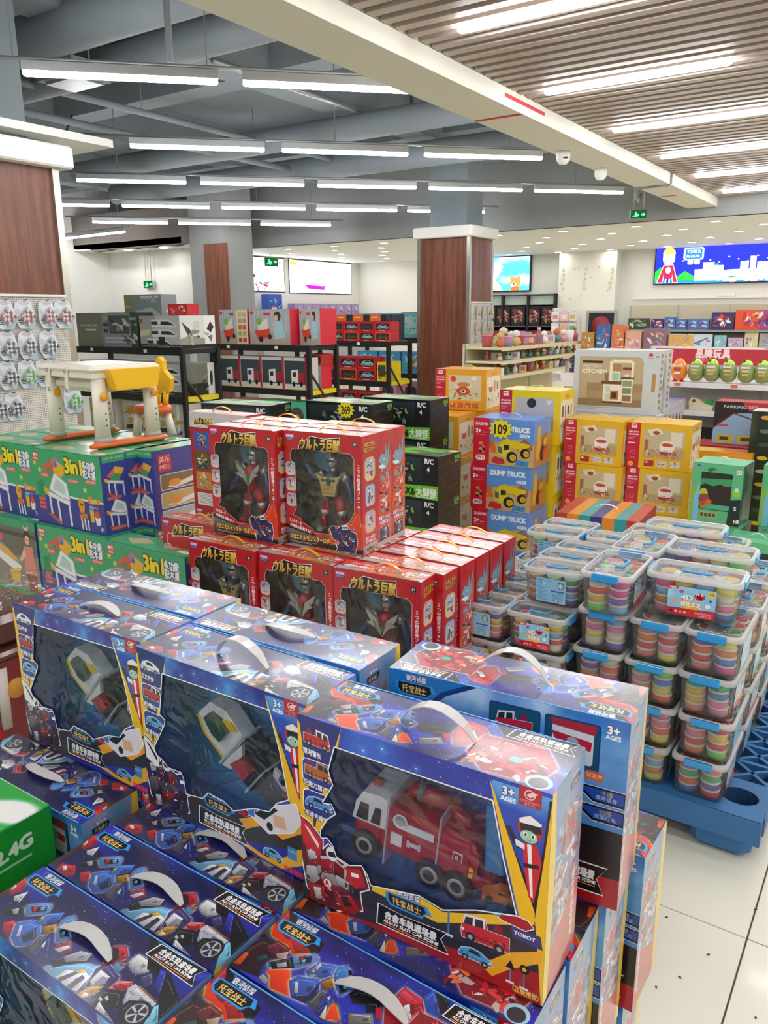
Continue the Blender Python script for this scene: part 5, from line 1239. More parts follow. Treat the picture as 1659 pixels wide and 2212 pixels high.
# toy play table and stool on top of the green boxes
M_ptab = mat('ivory_plastic', '#e9e4d2', .35, coat=.2, var=.02); M_porg = mat('orange_plastic', '#dd6a2c', .4, var=.03); M_pyel = mat('yellow_plastic', '#f0bd10', .35, var=.03); M_pgry = mat('grey_plastic', '#a3a19a', .5); M_cap = mat('amber_cap', '#eda51c', .3, coat=.3); M_hole = mat('hole_black', '#2c2a28', .8)
T = thing('toy_table', 'white toy activity table with orange feet and yellow bin on green boxes', 'toy table', (-3.01, 2.215, .999), R(-4))
mb = MB(); mb.box((-.01, 0, .33), (.44, .345, .03), M_ptab, bev=.014); mb.box((-.01, 0, .305), (.425, .33, .024), M_ptab, bev=.004); mb.build('table_top', T)
MB().box((0, 0, .262), (.34, .25, .06), M_ptab, bev=.02).build('tray_box', T)
MB().box((0, -.01, .3455), (.34, .25, .003), mat('frosted_panel', '#c9cdc4', .3)).build('top_panel', T)
lg = MB(); lg.tube([(0, 0, .035), (0, 0, .3)], [.036, .031], M_ptab, 14, flat=(1.0, .72)); lg_me = lg.mesh('leg'); sl = MB(); sl.tube([(0, 0, .022), (0, 0, .045)], [.041, .038], M_pgry, 14, flat=(1.0, .75)); sl_me = sl.mesh('grey_sleeve')
cp = MB(); cp.lathe([(.001, .004), (.017, .003), (.019, 0)], (0, 0, 0), M_cap, 16, axis='y'); cp_me = cp.mesh('amber_cap'); hm = MB(); hm.lathe([(.001, .001), (.0035, .001), (.0035, 0)], (0, 0, 0), M_hole, 8, axis='y'); hm_me = hm.mesh('screw_hole')
for sx in (-1, 1):
    MB().tube([(sx * .185, -.19, .014), (sx * .185, -.16, .016), (sx * .185, .16, .016), (sx * .185, .19, .014)], [.012, .024, .024, .012], M_porg, 12, flat=(1.3, .62)).build('foot_bar', T)
    for sy in (-1, 1):
        l = add('leg', lg_me, T, (sx * .178, sy * .125, 0)); add('grey_sleeve', sl_me, T, (sx * .178, sy * .125, 0))
        for k in range(3): add('screw_hole', hm_me, l, (0, -.0265, .1 + .025 * k))
        for k in range(3): add('screw_hole', hm_me, l, (.0355 * 1, 0, .1 + .025 * k), (0, 0, R(90)))
        add('amber_cap', cp_me, l, (.033, 0, .22), (0, 0, R(90)))
b = MB(); b.prism([(-.12, .332), (.13, .332), (.105, .246), (-.095, .246)], 0, .06, M_pyel, plane='yz', off=(.19, .01, 0)); b.build('yellow_bin', T)
for x in (-.12, .02):
    k = MB(); k.box((x, -.172, .28), (.02, .012, .1), M_ptab, bev=.003)
    for zz in (.322, .24): k.box((x, -.178, zz), (.017, .008, .017), M_pgry, bev=.003)
    k.build('hinge_clip', T)
S = thing('toy_stool', 'small orange-seated toy stool with yellow backrest behind the toy table', 'stool', (-2.985, 2.47, .999), R(-6))
MB().lathe([(.06, .1), (.078, .105), (.082, .12), (.078, .135), (.001, .138)], (0, 0, 0), M_porg, 20, sx=1.25).build('seat', S)
for x, y in ((-.06, -.035), (.06, -.035), (-.06, .035), (.06, .035)):
    MB().tube([(x * 1.3, y * 1.3, 0), (x, y, .105)], [.021, .017], M_ptab, 12).build('leg', S)
bk = MB(); bk.tube([(-.03, .05, .13), (-.03, .06, .2)], .014, M_pyel, 10); bk.tube([(.03, .05, .13), (.03, .06, .2)], .014, M_pyel, 10); bk.prism([(-.065, .2), (-.04, .19), (.04, .19), (.065, .2), (.085, .26), (.03, .3), (.028, .34), (0, .36), (-.028, .34), (-.03, .3), (-.085, .26)], .05, .075, M_pyel, plane='xz'); bk.build('backrest', S)

# yellow kitchen boxes
def yellow_front(kind):
    bg, pan = {'pot': ('#e8a422', '#d8d0b4'), 'cook': ('#e6b41e', '#c8b890'), 'pan': ('#e6cc18', '#b8b8bc')}[kind]
    c = Cv(390, 287, 1.7, bg); c.rect(0, 0, 82, 287, '#c4223a').rr(24, 6, 34, 26, 2, '#f0e8e4').text('DAISHIN', 41, 18, 6, '#c4223a', w=26, align='c', bold=.04).text('贝信', 41, 28, 7, '#c4223a', align='c')
    for k, s_ in enumerate(('SIMULATION', 'KITCHENWARE')): c.text(s_, 10, 62 + 16 * k, 10, '#f4e0e0', w=62, bold=.04)
    for k in range(3): c.rect(10, 86 + 8 * k, 48 - 10 * k, 2.5, '#e89aa4')
    c.rr(10, 124, 42, 8, 3, '#f4e0e0').ell(42, 186, 14, 10, '#c4223a', line='#f0c8cc', lw=1.4).poly([(24, 214), (60, 214), (52, 228), (32, 228)], '#d85868').ell(32, 262, 17, 15, '#f0b82a').text('18+', 32, 267, 9, '#c4223a', align='c')
    c.rr(104, 38, 250, 178, 8, pan)
    if kind == 'pot':
        c.poly([(104, 150), (354, 150), (354, 216), (104, 216)], '#cfd0a8').ell(218, 110, 62, 26, '#e8e2d4').ell(218, 104, 50, 18, '#c08a4a').ell(218, 150, 52, 30, '#d2442c').ell(218, 152, 22, 14, '#eceae4').ell(218, 150, 14, 9, '#3a2a20'); c.ell(140, 66, 22, 22, '#d8442c').ell(300, 58, 24, 14, '#f0e8d0')
        c.shards(44, (112, 140, 230, 70), ['#d8442c', '#5a8a3a', '#e8e0c8', '#c89a4a', '#3a5a2a', '#f0c84a'], 10, 4)
    elif kind == 'cook':
        c.poly([(104, 160), (354, 150), (354, 216), (104, 216)], '#b8a070').rect(270, 46, 70, 90, '#e8dcc0').ell(250, 140, 46, 40, '#ece6da').poly([(204, 140), (296, 140), (288, 188), (212, 188)], '#f0eae2').poly([(206, 172), (294, 172), (288, 192), (212, 192)], '#b02a34').ell(250, 128, 36, 11, '#c8502c').rr(112, 100, 24, 70, 4, '#b0683a'); c.poly([(120, 40), (200, 26), (224, 60), (150, 76)], '#e8dcb8').ell(180, 56, 20, 12, '#9a4a2a'); c.shards(40, (112, 160, 230, 52), ['#c8502c', '#8a7a4a', '#e8e0c8', '#d8b070', '#9a5a34'], 10, 6)
    else:
        c.rect(104, 150, 250, 66, '#c89a64').ell(170, 170, 26, 22, '#d890a0').ell(236, 160, 34, 24, '#24242a').ell(210, 66, 30, 26, '#202026').rect(120, 60, 46, 40, '#c8b8a0').poly([(300, 50), (346, 46), (320, 76)], '#e8d8c8'); c.shards(36, (112, 150, 230, 60), ['#24242a', '#d890a0', '#e8e0d8', '#a86a3a'], 10, 8)
    for k in range(4 if kind == 'pot' else 3): c.rr(116 + (58 if kind == 'pot' else 80) * k, 232, 46 if kind == 'pot' else 60, 38, 4, '#d8603c' if kind == 'pot' else '#b02a34' if k == 0 else '#d8d0c0'); c.shards(8, (120 + (58 if kind == 'pot' else 80) * k, 238, 36, 24), ['#e8e0c8', '#b04a34', '#8a8a8a'], 8, k + 3)
    return c
def yellow_side(kind):
    bg = {'pot': '#e8a422', 'cook': '#e6b41e', 'pan': '#e6cc18'}[kind]
    c = Cv(305, 287, 1.2, bg); c.rr(20, 50, 265, 220, 16, '#efe6c4'); c.rr(110, 20, 80, 22, 10, '#d88a18')
    if kind == 'pan':
        c.rr(50, 80, 30, 60, 6, '#202024').rr(110, 76, 16, 70, 6, '#303034').rr(160, 84, 40, 50, 10, '#202024').rr(226, 80, 26, 60, 6, '#b8607a'); c.shards(16, (40, 170, 220, 80), ['#b8a890', '#c87a6a', '#303034', '#d8c8b0'], 20, 3)
    else: c.ell(100, 130, 40, 34, '#d2442c').ell(100, 110, 36, 16, '#f0eae0').rr(170, 80, 18, 80, 8, '#b8563a').rr(220, 90, 30, 60, 8, '#8a6a7a'); c.shards(18, (40, 180, 220, 70), ['#d8603c', '#c8b890', '#8a5a4a', '#e8dcc0'], 20, 5)
    return c
MY = {k: (pr('yellow_front_' + k, yellow_front(k)), pr('yellow_side_' + k, yellow_side(k)), mat('yellow_top_' + k, {'pot': '#e8a82c', 'cook': '#e8bc30', 'pan': '#e6d020'}[k], .35, coat=.3)) for k in ('pot', 'cook', 'pan')}
M_ivh = mat('ivory_handle', '#e8dcb0', .5)
def yellow(kind, label, x, y, z, rz=0, h=.287, w=.39, d=.305):
    f, s_, t_ = MY[kind]; return gbox('kitchen_toy_box', label, 'toy box', (x, y, z), (w, d, h), (f, f, s_, s_, t_), rz, 'yellow kitchen toy boxes', M_ivh)
yh = .289
yellow('pot', 'orange-yellow hotpot box highest at the middle pillar foot', -2.92, 4.99, 3 * yh, 6)
for k in range(3): yellow('pot', f'orange-yellow hotpot box under the highest one, {TIER[k]} tier', -2.90, 5.02, k * yh, 3)
yellow('pot', 'orange-yellow hotpot box left of the price-starred truck box', -2.95, 4.66, 2 * yh, 4)
for k in range(2): yellow('pot', f'hotpot box behind the black boxes, {TIER[k]} tier', -2.93, 4.66, k * yh, 3)
for k in range(3): yellow('pan', 'bright yellow frying-pan box topmost behind the truck boxes' if k == 2 else f'bright yellow frying-pan box behind the truck boxes, {TIER[k]} tier', -2.36 + .02 * (k == 2), 4.86 + .02 * (k < 2), k * .349, 3 if k == 2 else 1, .347, .42, .3)
for j, (x, y, rz) in enumerate(((-1.91, 4.96, 0), (-1.51, 5.01, 2))):
    for k in range(3): yellow('cook', f'yellow rice-cooker box, {TIER[k]} tier of the {"left" if j == 0 else "right"} stack below the grey kitchen box', x + .012 * (k == 1), y, k * yh, rz)
yellow('cook', 'yellow box holding up the striped case', -1.50, 3.93, 0, 4)

# blue dump-truck boxes
def truck_front(price):
    c = Cv(414, 296, 1.9, '#5f93d8'); c.cloud('#7aa8e4', .45, .7, 3)
    c.poly([(112, 130), (160, 150), (230, 130), (330, 120), (414, 150), (414, 296), (112, 296)], '#c8a870').poly([(300, 150), (350, 116), (400, 150), (400, 190), (300, 190)], '#9a6a48').poly([(112, 130), (150, 150), (150, 190), (112, 190)], '#a87850')
    c.rect(0, 0, 112, 296, '#d01c34').text('DAISHIN', 16, 46, 20, '#f0c8cc', w=84, bold=.05).text('2+', 16, 94, 26, '#ffffff', bold=.06).rect(60, 88, 30, 4, '#f0c8cc').text('dump truck set', 16, 110, 8, '#f0c8cc', w=66)
    for y in (158, 196): c.poly([(36, y), (60, y - 8), (64, y + 8), (40, y + 14)], '#c8a068').poly([(56, y + 4), (84, y + 26), (78, y + 34), (50, y + 12)], '#b89058')
    c.ell(50, 214, 9, 8, '#202024').ell(76, 200, 9, 8, '#202024').rr(18, 238, 66, 34, 16, '#f4e8e8').text('7PCS', 51, 263, 18, '#c01c30', w=48, align='c', bold=.04)
    if price: c.text('TRUCK', 262, 76, 32, '#eef4fc', w=124, bold=.06).text('挖掘', 150, 66, 30, '#22242a', bold=.04).text('机', 214, 66, 30, '#c03040', bold=.04)
    else: c.text('DUMP TRUCK', 140, 66, 34, '#eef4fc', w=236, bold=.06)
    c.rr(316, 88, 68, 20, 10, '#eef4fc').text('自卸车', 350, 104, 13, '#5f93d8', align='c')
    c.poly([(118, 216), (142, 130), (164, 216)], '#e0682c').poly([(180, 146), (236, 118), (262, 130), (380, 148), (392, 160), (330, 190), (262, 176), (250, 196), (200, 150)], '#dcc828', line='#8a7a18', lw=1)
    c.poly([(168, 170), (196, 150), (250, 156), (262, 208), (240, 250), (176, 232), (164, 212)], '#e0cc2c', line='#8a7a18', lw=1).poly([(212, 160), (248, 164), (250, 190), (214, 196)], '#26282e').poly([(172, 172), (200, 178), (202, 222), (174, 214)], '#5a6270')
    for x, y, r in ((268, 238, 36), (356, 208, 32)): c.ell(x, y, r, r, '#22242a').ell(x + 8, y + 2, r * .6, r * .6, '#e0b828').ell(x + 8, y + 2, r * .34, r * .34, '#c89a18')
    c.poly([(130, 262), (150, 240), (214, 254), (222, 282), (180, 292), (130, 280)], '#c83038').poly([(300, 252), (384, 258), (378, 292), (292, 290)], '#3a90d0').ell(338, 274, 12, 11, '#2a70a8').text('S', 338, 282, 16, '#3a90d0', align='c', bold=.05)
    return c
def truck_side():
    c = Cv(297, 296, 1.2, '#6a96d4'); c.poly([(0, 150), (297, 110), (297, 296), (0, 296)], '#b8844e').poly([(60, 50), (110, 40), (120, 180), (90, 260), (40, 250)], '#d8b83a').poly([(120, 110), (230, 90), (250, 240), (140, 270)], '#a86a34').ell(150, 220, 40, 50, '#2a2622').ell(200, 150, 30, 26, '#d8b83a').rect(170, 200, 60, 60, '#e0682c'); return c
mt = mat('truck_box_top', '#5f8fdc', .35, coat=.3); ms = pr('truck_side', truck_side()); mf = [pr('truck_front_price', truck_front(True)), pr('truck_front', truck_front(False))]
for k in range(3): gbox('truck_toy_box', ('lowest blue dump truck box, half hidden by red boxes', 'middle blue dump truck box', 'topmost blue truck box with yellow price star')[k], 'toy box', (-2.36 + (-.015 if k == 1 else 0), 4.53, k * .298), (.414, .297, .296), (mf[0] if k == 2 else mf[1], mf[1], ms, ms, mt), (2.5 if k == 2 else 4), 'blue dump truck boxes', mat('blue_handle', '#b8ccec', .4) if k == 2 else None)
def price_star(label, txt, loc, rz, s=1.0, rx=0):
    c = Cv(1, .76, 160, '#f2dc1c'); c.text(txt, .5, .56, .36, '#22242a', w=.5, align='c', bold=.02)
    t = thing('price_star', label, 'price tag', loc, rz); m = MB(); pts = [(math.cos(R(360 * i / 24)) * (.085 if i % 2 == 0 else .062) * s, math.sin(R(360 * i / 24)) * (.066 if i % 2 == 0 else .048) * s) for i in range(24)]
    m.prism(pts, -.0015, 0, mat('price_yellow', '#f2dc1c', .5), plane='xz'); m.plate(pts, [], lambda a, b: (a, -.0018, b), pr('price_' + txt, c), lambda a, b: (a / (.17 * s) + .5, b / (.132 * s) + .5)); m.build('star_card', t); return t
price_star('yellow star price tag reading 109 on the top truck box', '109', (-2.17, 4.535, .83), R(2.5))

# black off-road car boxes
def black_front():
    c = Cv(500, 252, 1.5, '#15171a'); c.poly([(20, 20), (390, 14), (390, 180), (20, 190)], '#2f3a40', col2='#14181a').poly([(150, 60), (300, 50), (330, 130), (290, 160), (120, 160), (100, 120)], '#1c2022').ell(150, 160, 30, 28, '#0c0c0e').ell(280, 156, 30, 28, '#0c0c0e'); c.shards(30, (110, 50, 220, 110), ['#3a4448', '#6a7478', '#22282a', '#7ac03a', '#98a4a8'], 20, 3)
    c.poly([(40, 190), (500, 168), (500, 252), (40, 246)], '#6cc02c').text('6X6', 250, 236, 44, '#14160f', w=90, bold=.05).text('大脚怪', 350, 232, 40, '#f0f4ec', w=140, bold=.04).text('BIG LEGEND', 352, 246, 9, '#f0f4ec', w=120, bold=.04); c.text('R/C', 410, 44, 30, '#f4f6f8', w=60, bold=.05).text('4', 424, 90, 28, '#f4f6f8', bold=.05); return c
def black_side():
    c = Cv(250, 252, 1.3, '#17140f'); c.stroke([(30, 60), (120, 40), (220, 80), (200, 180), (90, 200), (40, 120)], '#2e2a24', 14); c.stroke([(60, 110), (170, 90), (180, 160)], '#38322a', 8); c.text('6X6', 180, 36, 26, '#5aa828', w=56, bold=.05).text('BIG', 186, 52, 10, '#e8e8e4', w=40); return c
def black_top():
    c = Cv(500, 250, 1.2, '#4a9a2c'); c.cloud('#c8dcc0', .5, .62, 5).cloud('#3a2a2a', .55, .7, 12); c.rect(0, 232, 500, 18, '#1a1c1e'); c.poly([(40, 200), (200, 40), (420, 60), (300, 210)], '#7ac84a').poly([(220, 130), (300, 90), (380, 120), (320, 160)], '#5a4a44'); return c
MK = (pr('rc_front', black_front()), pr('rc_side', black_side()), pr('rc_top', black_top()))
def black(label, x, y, z, rz=0): return gbox('offroad_car_box', label, 'toy box', (x, y, z), (.5, .25, .252), (MK[0], MK[0], MK[1], MK[1], MK[2]), rz, 'black off-road car boxes')
bh = .254
for k in range(3): black(f'black 6x6 car box, {TIER[k]} tier of the stack left of the truck boxes', -2.69, 3.80, k * bh, -2)
black('black green-topped box with the 269 price star, top of its stack', -3.22, 3.88, 3 * bh, 1); black('black green-topped box at the back left, topmost', -3.70, 3.44, 3 * bh, 9); black('black green-topped box at the back right, topmost', -3.03, 4.25, 3 * bh, 1)
for k in range(3): black(f'hidden black box, {TIER[k]} tier below the price-starred one', -3.22, 3.88, k * bh, 1); black(f'hidden black box, {TIER[k]} tier below the back left one', -3.70, 3.44, k * bh, 9); black(f'hidden black box, {TIER[k]} tier below the back right one', -3.03, 4.25, k * bh, 1)
price_star('yellow star price tag reading 269 on the middle black box', '269', (-2.90, 3.872, .975), R(1), .8)

# grey kitchen boxes
c = Cv(579, 428, 1.5, '#c2ccd2'); c.rr(38, 40, 440, 340, 46, '#b5a684').rect(38, 220, 440, 160, '#a8926a').rr(38, 220, 440, 60, 4, '#9a8460').rect(38, 40, 60, 340, '#b5a684').rect(38, 330, 440, 50, '#8f7a56')
c.rr(60, 70, 140, 16, 3, '#1c1c20').text('WESTERN', 60, 118, 22, '#d8d0bc', w=124, bold=.03).text('KITCHEN', 60, 154, 28, '#e8e4d8', w=170, bold=.05)
for x, y, w, h, k in ((270, 60, 130, 20, '#e8e4d0'), (250, 70, 22, 150, '#e8e4d0'), (270, 90, 60, 46, '#a8824a'), (340, 110, 74, 20, '#8a2a34'), (262, 140, 60, 70, '#dce0cc'), (272, 150, 44, 50, '#9ac8b0'), (196, 206, 150, 22, '#6a4030'), (330, 176, 90, 14, '#5a4038'), (212, 228, 130, 120, '#e8e4d4'), (262, 270, 56, 62, '#a8743c'), (272, 284, 36, 36, '#4a2c20'), (226, 240, 34, 40, '#c8d4c0'), (228, 290, 30, 46, '#c8d4c0'), (336, 190, 76, 160, '#e4e0d0'), (344, 200, 60, 40, '#8a9a70'), (344, 250, 60, 40, '#7a8a64'), (344, 300, 60, 40, '#8a6a4a'), (206, 345, 140, 14, '#6a3a30'), (220, 150, 24, 56, '#8a6a4a'), (398, 70, 16, 110, '#e8e4d0')): c.rect(x, y, w, h, k)
c.ell(370, 166, 18, 10, '#dcd8c8').ell(520, 24, 14, 12, '#c8404c').rect(500, 42, 40, 3, '#8a8a90').rect(552, 30, 22, 3, '#70747a').rect(552, 38, 22, 3, '#70747a').rr(536, 150, 26, 120, 3, '#b08a50'); c.rect(0, 388, 330, 4, '#8a98a4').rect(0, 400, 160, 3, '#8a98a4')
mwf = pr('western_front', c); c = Cv(160, 428, 1.3, '#d8d8d2')
for k in range(9): c.rect(50 + 10 * (k % 3), 20 + 44 * k, 60, 26, '#9a948a').rect(56, 26 + 44 * k, 40, 10, '#5a544c')
mws = pr('western_side', c); mwt = mat('western_top', '#d5d9da', .4)
for k in range(3):
    gbox('kitchen_set_box', f'large grey kitchen set box, {TIER[k]} tier, photo of a toy kitchen' if k < 2 else 'large grey toy kitchen box lying topmost behind the yellow boxes', 'toy box', (-2.04 + .03 * (k < 2), 5.42, k * .430), (.579, .155, .428), (mwf, mwf, mws, mws, mwt), 3.5, 'grey kitchen set boxes', M_ivh)
    gbox('kitchen_set_box', f'grey kitchen set box standing right behind, {TIER[k]} tier', 'toy box', (-2.035, 5.60, k * .430), (.579, .155, .428), (mwf, mwf, mws, mws, mwt), 3.5, 'grey kitchen set boxes')

# striped case
def stripes(W, H, seq, art=True):
    c = Cv(W, H, 1.8, '#c0402c'); n = len(seq)
    for k, s_ in enumerate(seq): c.rect(W * k / n, 0, W / n + 1, H, s_)
    if art and H > 150: c.poly([(0, H * .62), (W, H * .5), (W, H), (0, H)], '#6ab0c8').rr(34, 26, 82, 32, 14, '#f0ece4', line='#c0302c', lw=2).text('DAISHIN', 75, 49, 16, '#1c1c20', w=62, align='c', bold=.04).ell(222, 96, 42, 46, '#f4f0ea').ell(222, 96, 38, 42, '#22306a').text('8', 222, 120, 50, '#f4f0ea', align='c', bold=.06).rr(256, 120, 110, 40, 3, '#f0ece4').text('WHEEL', 262, 150, 26, '#22306a', w=98, bold=.04).ell(120, 160, 40, 30, '#d87040')
    return c
SQ = ['#b03a2e', '#dc8c2a', '#2f9a9a', '#33357a', '#dc8c2a', '#2f9a9a', '#b8402e']
gbox('striped_case', 'rainbow-striped carry case box with a big number 8', 'toy box', (-1.53, 3.9, .292), (.437, .42, .215), (pr('stripe_front', stripes(437, 215, SQ)), pr('stripe_b', stripes(437, 215, SQ, False)), mat('stripe_red', '#a8342c', .4), mat('stripe_red', '#a8342c', .4), pr('stripe_top', stripes(437, 120, SQ, False))), 4, None, mat('white_handle', '#f0eeea', .4))

# green dinosaur boxes and dark boxes at the right
M_dg = mat('dino_green', '#5fb883', .4, coat=.2); c = Cv(279, 350, 1.6, '#5fb883')
c.poly([(0, 150), (40, 120), (40, 330), (0, 350)], '#8ab84a').poly([(20, 200), (46, 110), (52, 350), (20, 350)], '#7ac0e0').rr(52, 50, 170, 220, 8, '#20342c').poly([(52, 90), (222, 80), (222, 120), (190, 126), (160, 116), (120, 130), (80, 118), (52, 130)], '#3f9a68').poly([(100, 150), (222, 120), (222, 220), (160, 232), (110, 210)], '#342c2a').rect(60, 236, 160, 30, '#4fae88')
c.ell(72, 180, 24, 34, '#b8c83a').ell(76, 206, 30, 28, '#8a4a5a').ell(72, 240, 17, 17, '#e0642a').ell(104, 224, 17, 17, '#e0642a').ell(72, 240, 10, 10, '#b84a1c').rr(56, 284, 100, 34, 3, '#b8b070')
for k in range(4): c.rect(64 + 22 * k, 290, 18, 22, '#4a5a3a')
c.rr(240, 24, 28, 26, 3, '#dce8dc').text('3+', 254, 44, 15, '#5a6a5a', align='c').ell(250, 160, 22, 20, '#8ac83a').ell(250, 138, 12, 12, '#dce8e0').poly([(222, 200), (279, 190), (279, 350), (210, 350)], '#20302a').text('S', 244, 256, 22, '#e8ece8', bold=.05).text('HB', 250, 330, 20, '#e8ece8', bold=.05).rect(10, 12, 10, 8, '#e86a8a').rect(26, 12, 18, 8, '#3a60b0'); c.poly([(80, 36), (110, 20), (140, 34), (112, 40), (114, 60), (106, 60)], '#2a7a44')
mdf = pr('dino_front', c); c = Cv(240, 350, .9, '#2f8058'); c.cloud('#1c4a34', .4, .6, 4); mds = pr('dino_side', c)
for lab, x, y, z in (('green dinosaur gun box, top of its stack beside the yellow boxes', -1.03, 4.72, .352), ('lower green dinosaur box mostly hidden by clay tubs', -1.01, 4.70, 0), ('green dinosaur box cut by the right edge, upper', -.67, 4.82, .352), ('green dinosaur box cut by the right edge, lower', -.66, 4.80, 0), ('green box with palm tree at the right edge, nearer one', -.76, 4.42, 0)):
    gbox('dinosaur_toy_box', lab, 'toy box', (x, y, z), (.279, .24, .35), (mdf, mdf, mds, mds, M_dg), -3 if x < -.8 else 0, 'green dinosaur boxes', mat('pale_handle', '#cfe6d6', .4))
c = Cv(300, 450, 1.3, '#1e2618'); c.cloud('#39422a', .5, .7, 3)
for k in range(9): c.ell(90 + 100 * (k % 2), 40 + 45 * k, 34, 14, ['#c89a2c', '#c8b41c', '#5a6a64', '#a89a84', '#3a4a44'][k % 5])
mcf = pr('camo_front', c)
for k in range(2): gbox('tall_black_box', 'tall dark camouflage box at the right edge, ' + ('lower' if k == 0 else 'upper with pale top'), 'toy box', (-.90, 5.72 - .02 * k, .452 * k), (.3, .2, .45), (mcf, mcf, mcf, mcf, mat('camo_top', '#c8c8c4', .4)), 0, 'tall dark boxes')
c = Cv(460, 300, 1.3, '#1c1e24'); c.poly([(180, 0), (460, 0), (460, 60), (230, 60)], '#c03440').text('PARKING SET', 60, 44, 20, '#c8c4cc', w=220, bold=.04).poly([(0, 190), (130, 80), (330, 70), (460, 180), (460, 300), (0, 300)], '#8fb4d4').stroke([(0, 190), (130, 80), (330, 140), (460, 180)], '#5a3a44', 10).rect(30, 160, 70, 16, '#d83a4a').rect(30, 236, 110, 54, '#c8b83a').rect(170, 236, 120, 54, '#c8b83a').rect(50, 250, 60, 24, '#3a4030').rect(190, 250, 70, 24, '#3a4030'); mhf = pr('house_front', c)
c = Cv(460, 200, 1.3, '#b02430'); c.poly([(40, 60), (420, 60), (440, 160), (20, 160)], '#1c1e24'); c.shards(40, (50, 70, 350, 80), ['#3a5a8a', '#2a6a5a', '#8a8a90', '#4a4a54', '#6a7a9a'], 22, 3); c.poly([(20, 60), (70, 60), (50, 110), (70, 160), (20, 160)], '#c8a020'); mrw = pr('red_car_set', c)
for k in range(4): gbox('car_set_box', f'flat red-topped car set box behind the green dinosaur box, {TIER[k]} tier', 'toy box', (-1.34 + .012 * k, 6.02 - .04 * k, .155 * k), (.46, .3, .153), (mrw, mrw, mat('set_red', '#b02430', .4), mat('set_red', '#b02430', .4), mat('set_red', '#b02430', .4)), 0, 'red car set boxes')
gbox('garage_set_box', 'black and red garage set box with a blue house shape, at the right', 'toy box', (-1.2, 6.02, .622), (.46, .2, .3), (mhf, mhf, mcf, mcf, mat('set_red', '#b02430', .4)), 0)
c = Cv(500, 160, 1.2, '#e89a1c'); c.poly([(20, 30), (240, 24), (250, 130), (20, 140)], '#f0c848').poly([(270, 30), (480, 30), (480, 130), (280, 130)], '#d86a1c'); moc = pr('orange_case', c)
gbox('orange_case', 'orange and yellow case half hidden behind the green dinosaur box', 'toy box', (-1.28, 5.62, 0), (.42, .2, .62), (moc, moc, moc, moc, moc), 0)
c = Cv(120, 290, 1.2, '#e2dfe2'); c.rect(40, 90, 36, 100, '#4a4654').text('BJ', 28, 60, 30, '#b8a8d0', w=50); mws2 = pr('white_set', c); mpur = mat('lilac_lid', '#9a94c8', .5)
for j in range(6):
    for k in range(3): gbox('white_boxed_set', f'white lilac-topped box, {TIER[k]} tier, {ORD[j]} in the row behind the grey kitchen box', 'toy box', (-1.9, 5.98 + .105 * j, .292 * k), (.36, .1, .29), (mws2, mws2, mws2, mws2, mpur), 0, 'white lilac-topped boxes')

# green crate at the lower left, brown display case with a clear bag
c = Cv(400, 346, 1.4, '#1fa53c'); c.text('NG', 120, 210, 190, '#f2f4f0', w=330, bold=.1).text('RC', 60, 60, 60, '#f2f4f0', w=120, bold=.08); mcT = pr('crate_top', c)
c = Cv(346, 366, 1.4, '#0f8f2c'); c.text('2.4G', 232, 62, 26, '#cfe8d0', w=72, bold=.05, ux=(1, -.1)).rect(234, 72, 66, 5, '#9ad0a4').poly([(120, 366), (110, 250), (120, 210), (126, 180), (134, 180), (138, 210), (152, 240), (164, 366)], '#b8bcae', line='#e8e8e0', lw=2).rr(276, 190, 22, 18, 5, '#0f8f2c', line='#8ac898', lw=2); c.text('※', 278, 250, 24, '#8ac898'); mcS = pr('crate_side', c)
gbox('green_crate_box', 'bright green RC box with big white letters at the lower left edge', 'toy box', (-1.63, .36, .3255), (.42, .338, .362), (mcS, mcS, mcS, mcS, mcT), 0)
t = thing('display_case', 'brown lidded display box under a clear bag at the left edge', 'box', (-2.62, 1.02, 0)); M_brn = mat('brown_plastic', '#5a3226', .35, coat=.3); M_drd = mat('dark_red_card', '#7a1f1e', .45, coat=.3)
MB().box((.2, .2, .26), (.4, .4, .52), M_drd, bev=.006).build('carton', t); MB().box((.2, .2, .535), (.42, .42, .03), M_brn, bev=.01).build('lid', t); MB().box((.2, .2, .6), (.36, .36, .1), M_brn, bev=.02).build('brown_tray', t)
ar = MB(); M_pale = mat('pale_grey_print', '#c8c4bc', .5); M_rdp = mat('bright_red_print', '#c0302c', .45)
for s_ in (-1, 1): ar.tube([(.401, .2 + s_ * .09, .5), (.403, .2 + s_ * .1, .36), (.403, .2 + s_ * .04, .22)], .022, M_rdp, 8, flat=(1, .2)); ar.tube([(.401, .2 + s_ * .04, .5), (.402, .2 + s_ * .045, .3)], .018, M_pale, 8, flat=(1, .2))
ar.lathe([(.035, 0), (.03, .006), (.001, .008)], (.4, .2, .42), M_tamber, 14, axis='x'); ar.build('red_emblem', t)
fb = MB(); pts = [(-.02, -.02, .66), (.2, -.04, .7), (.42, -.02, .665), (.44, .2, .7), (.42, .44, .66), (.62, .3, .655), (.2, .46, .7), (-.02, .44, .66), (.2, .2, .74)]
for a, b, d_ in ((0, 1, 8), (1, 2, 8), (2, 3, 8), (3, 5, 4), (3, 4, 8), (4, 6, 8), (6, 7, 8), (7, 0, 8)): fb.face([pts[a], pts[b], pts[d_]], MR_film)
fb.build('clear_bag', t)

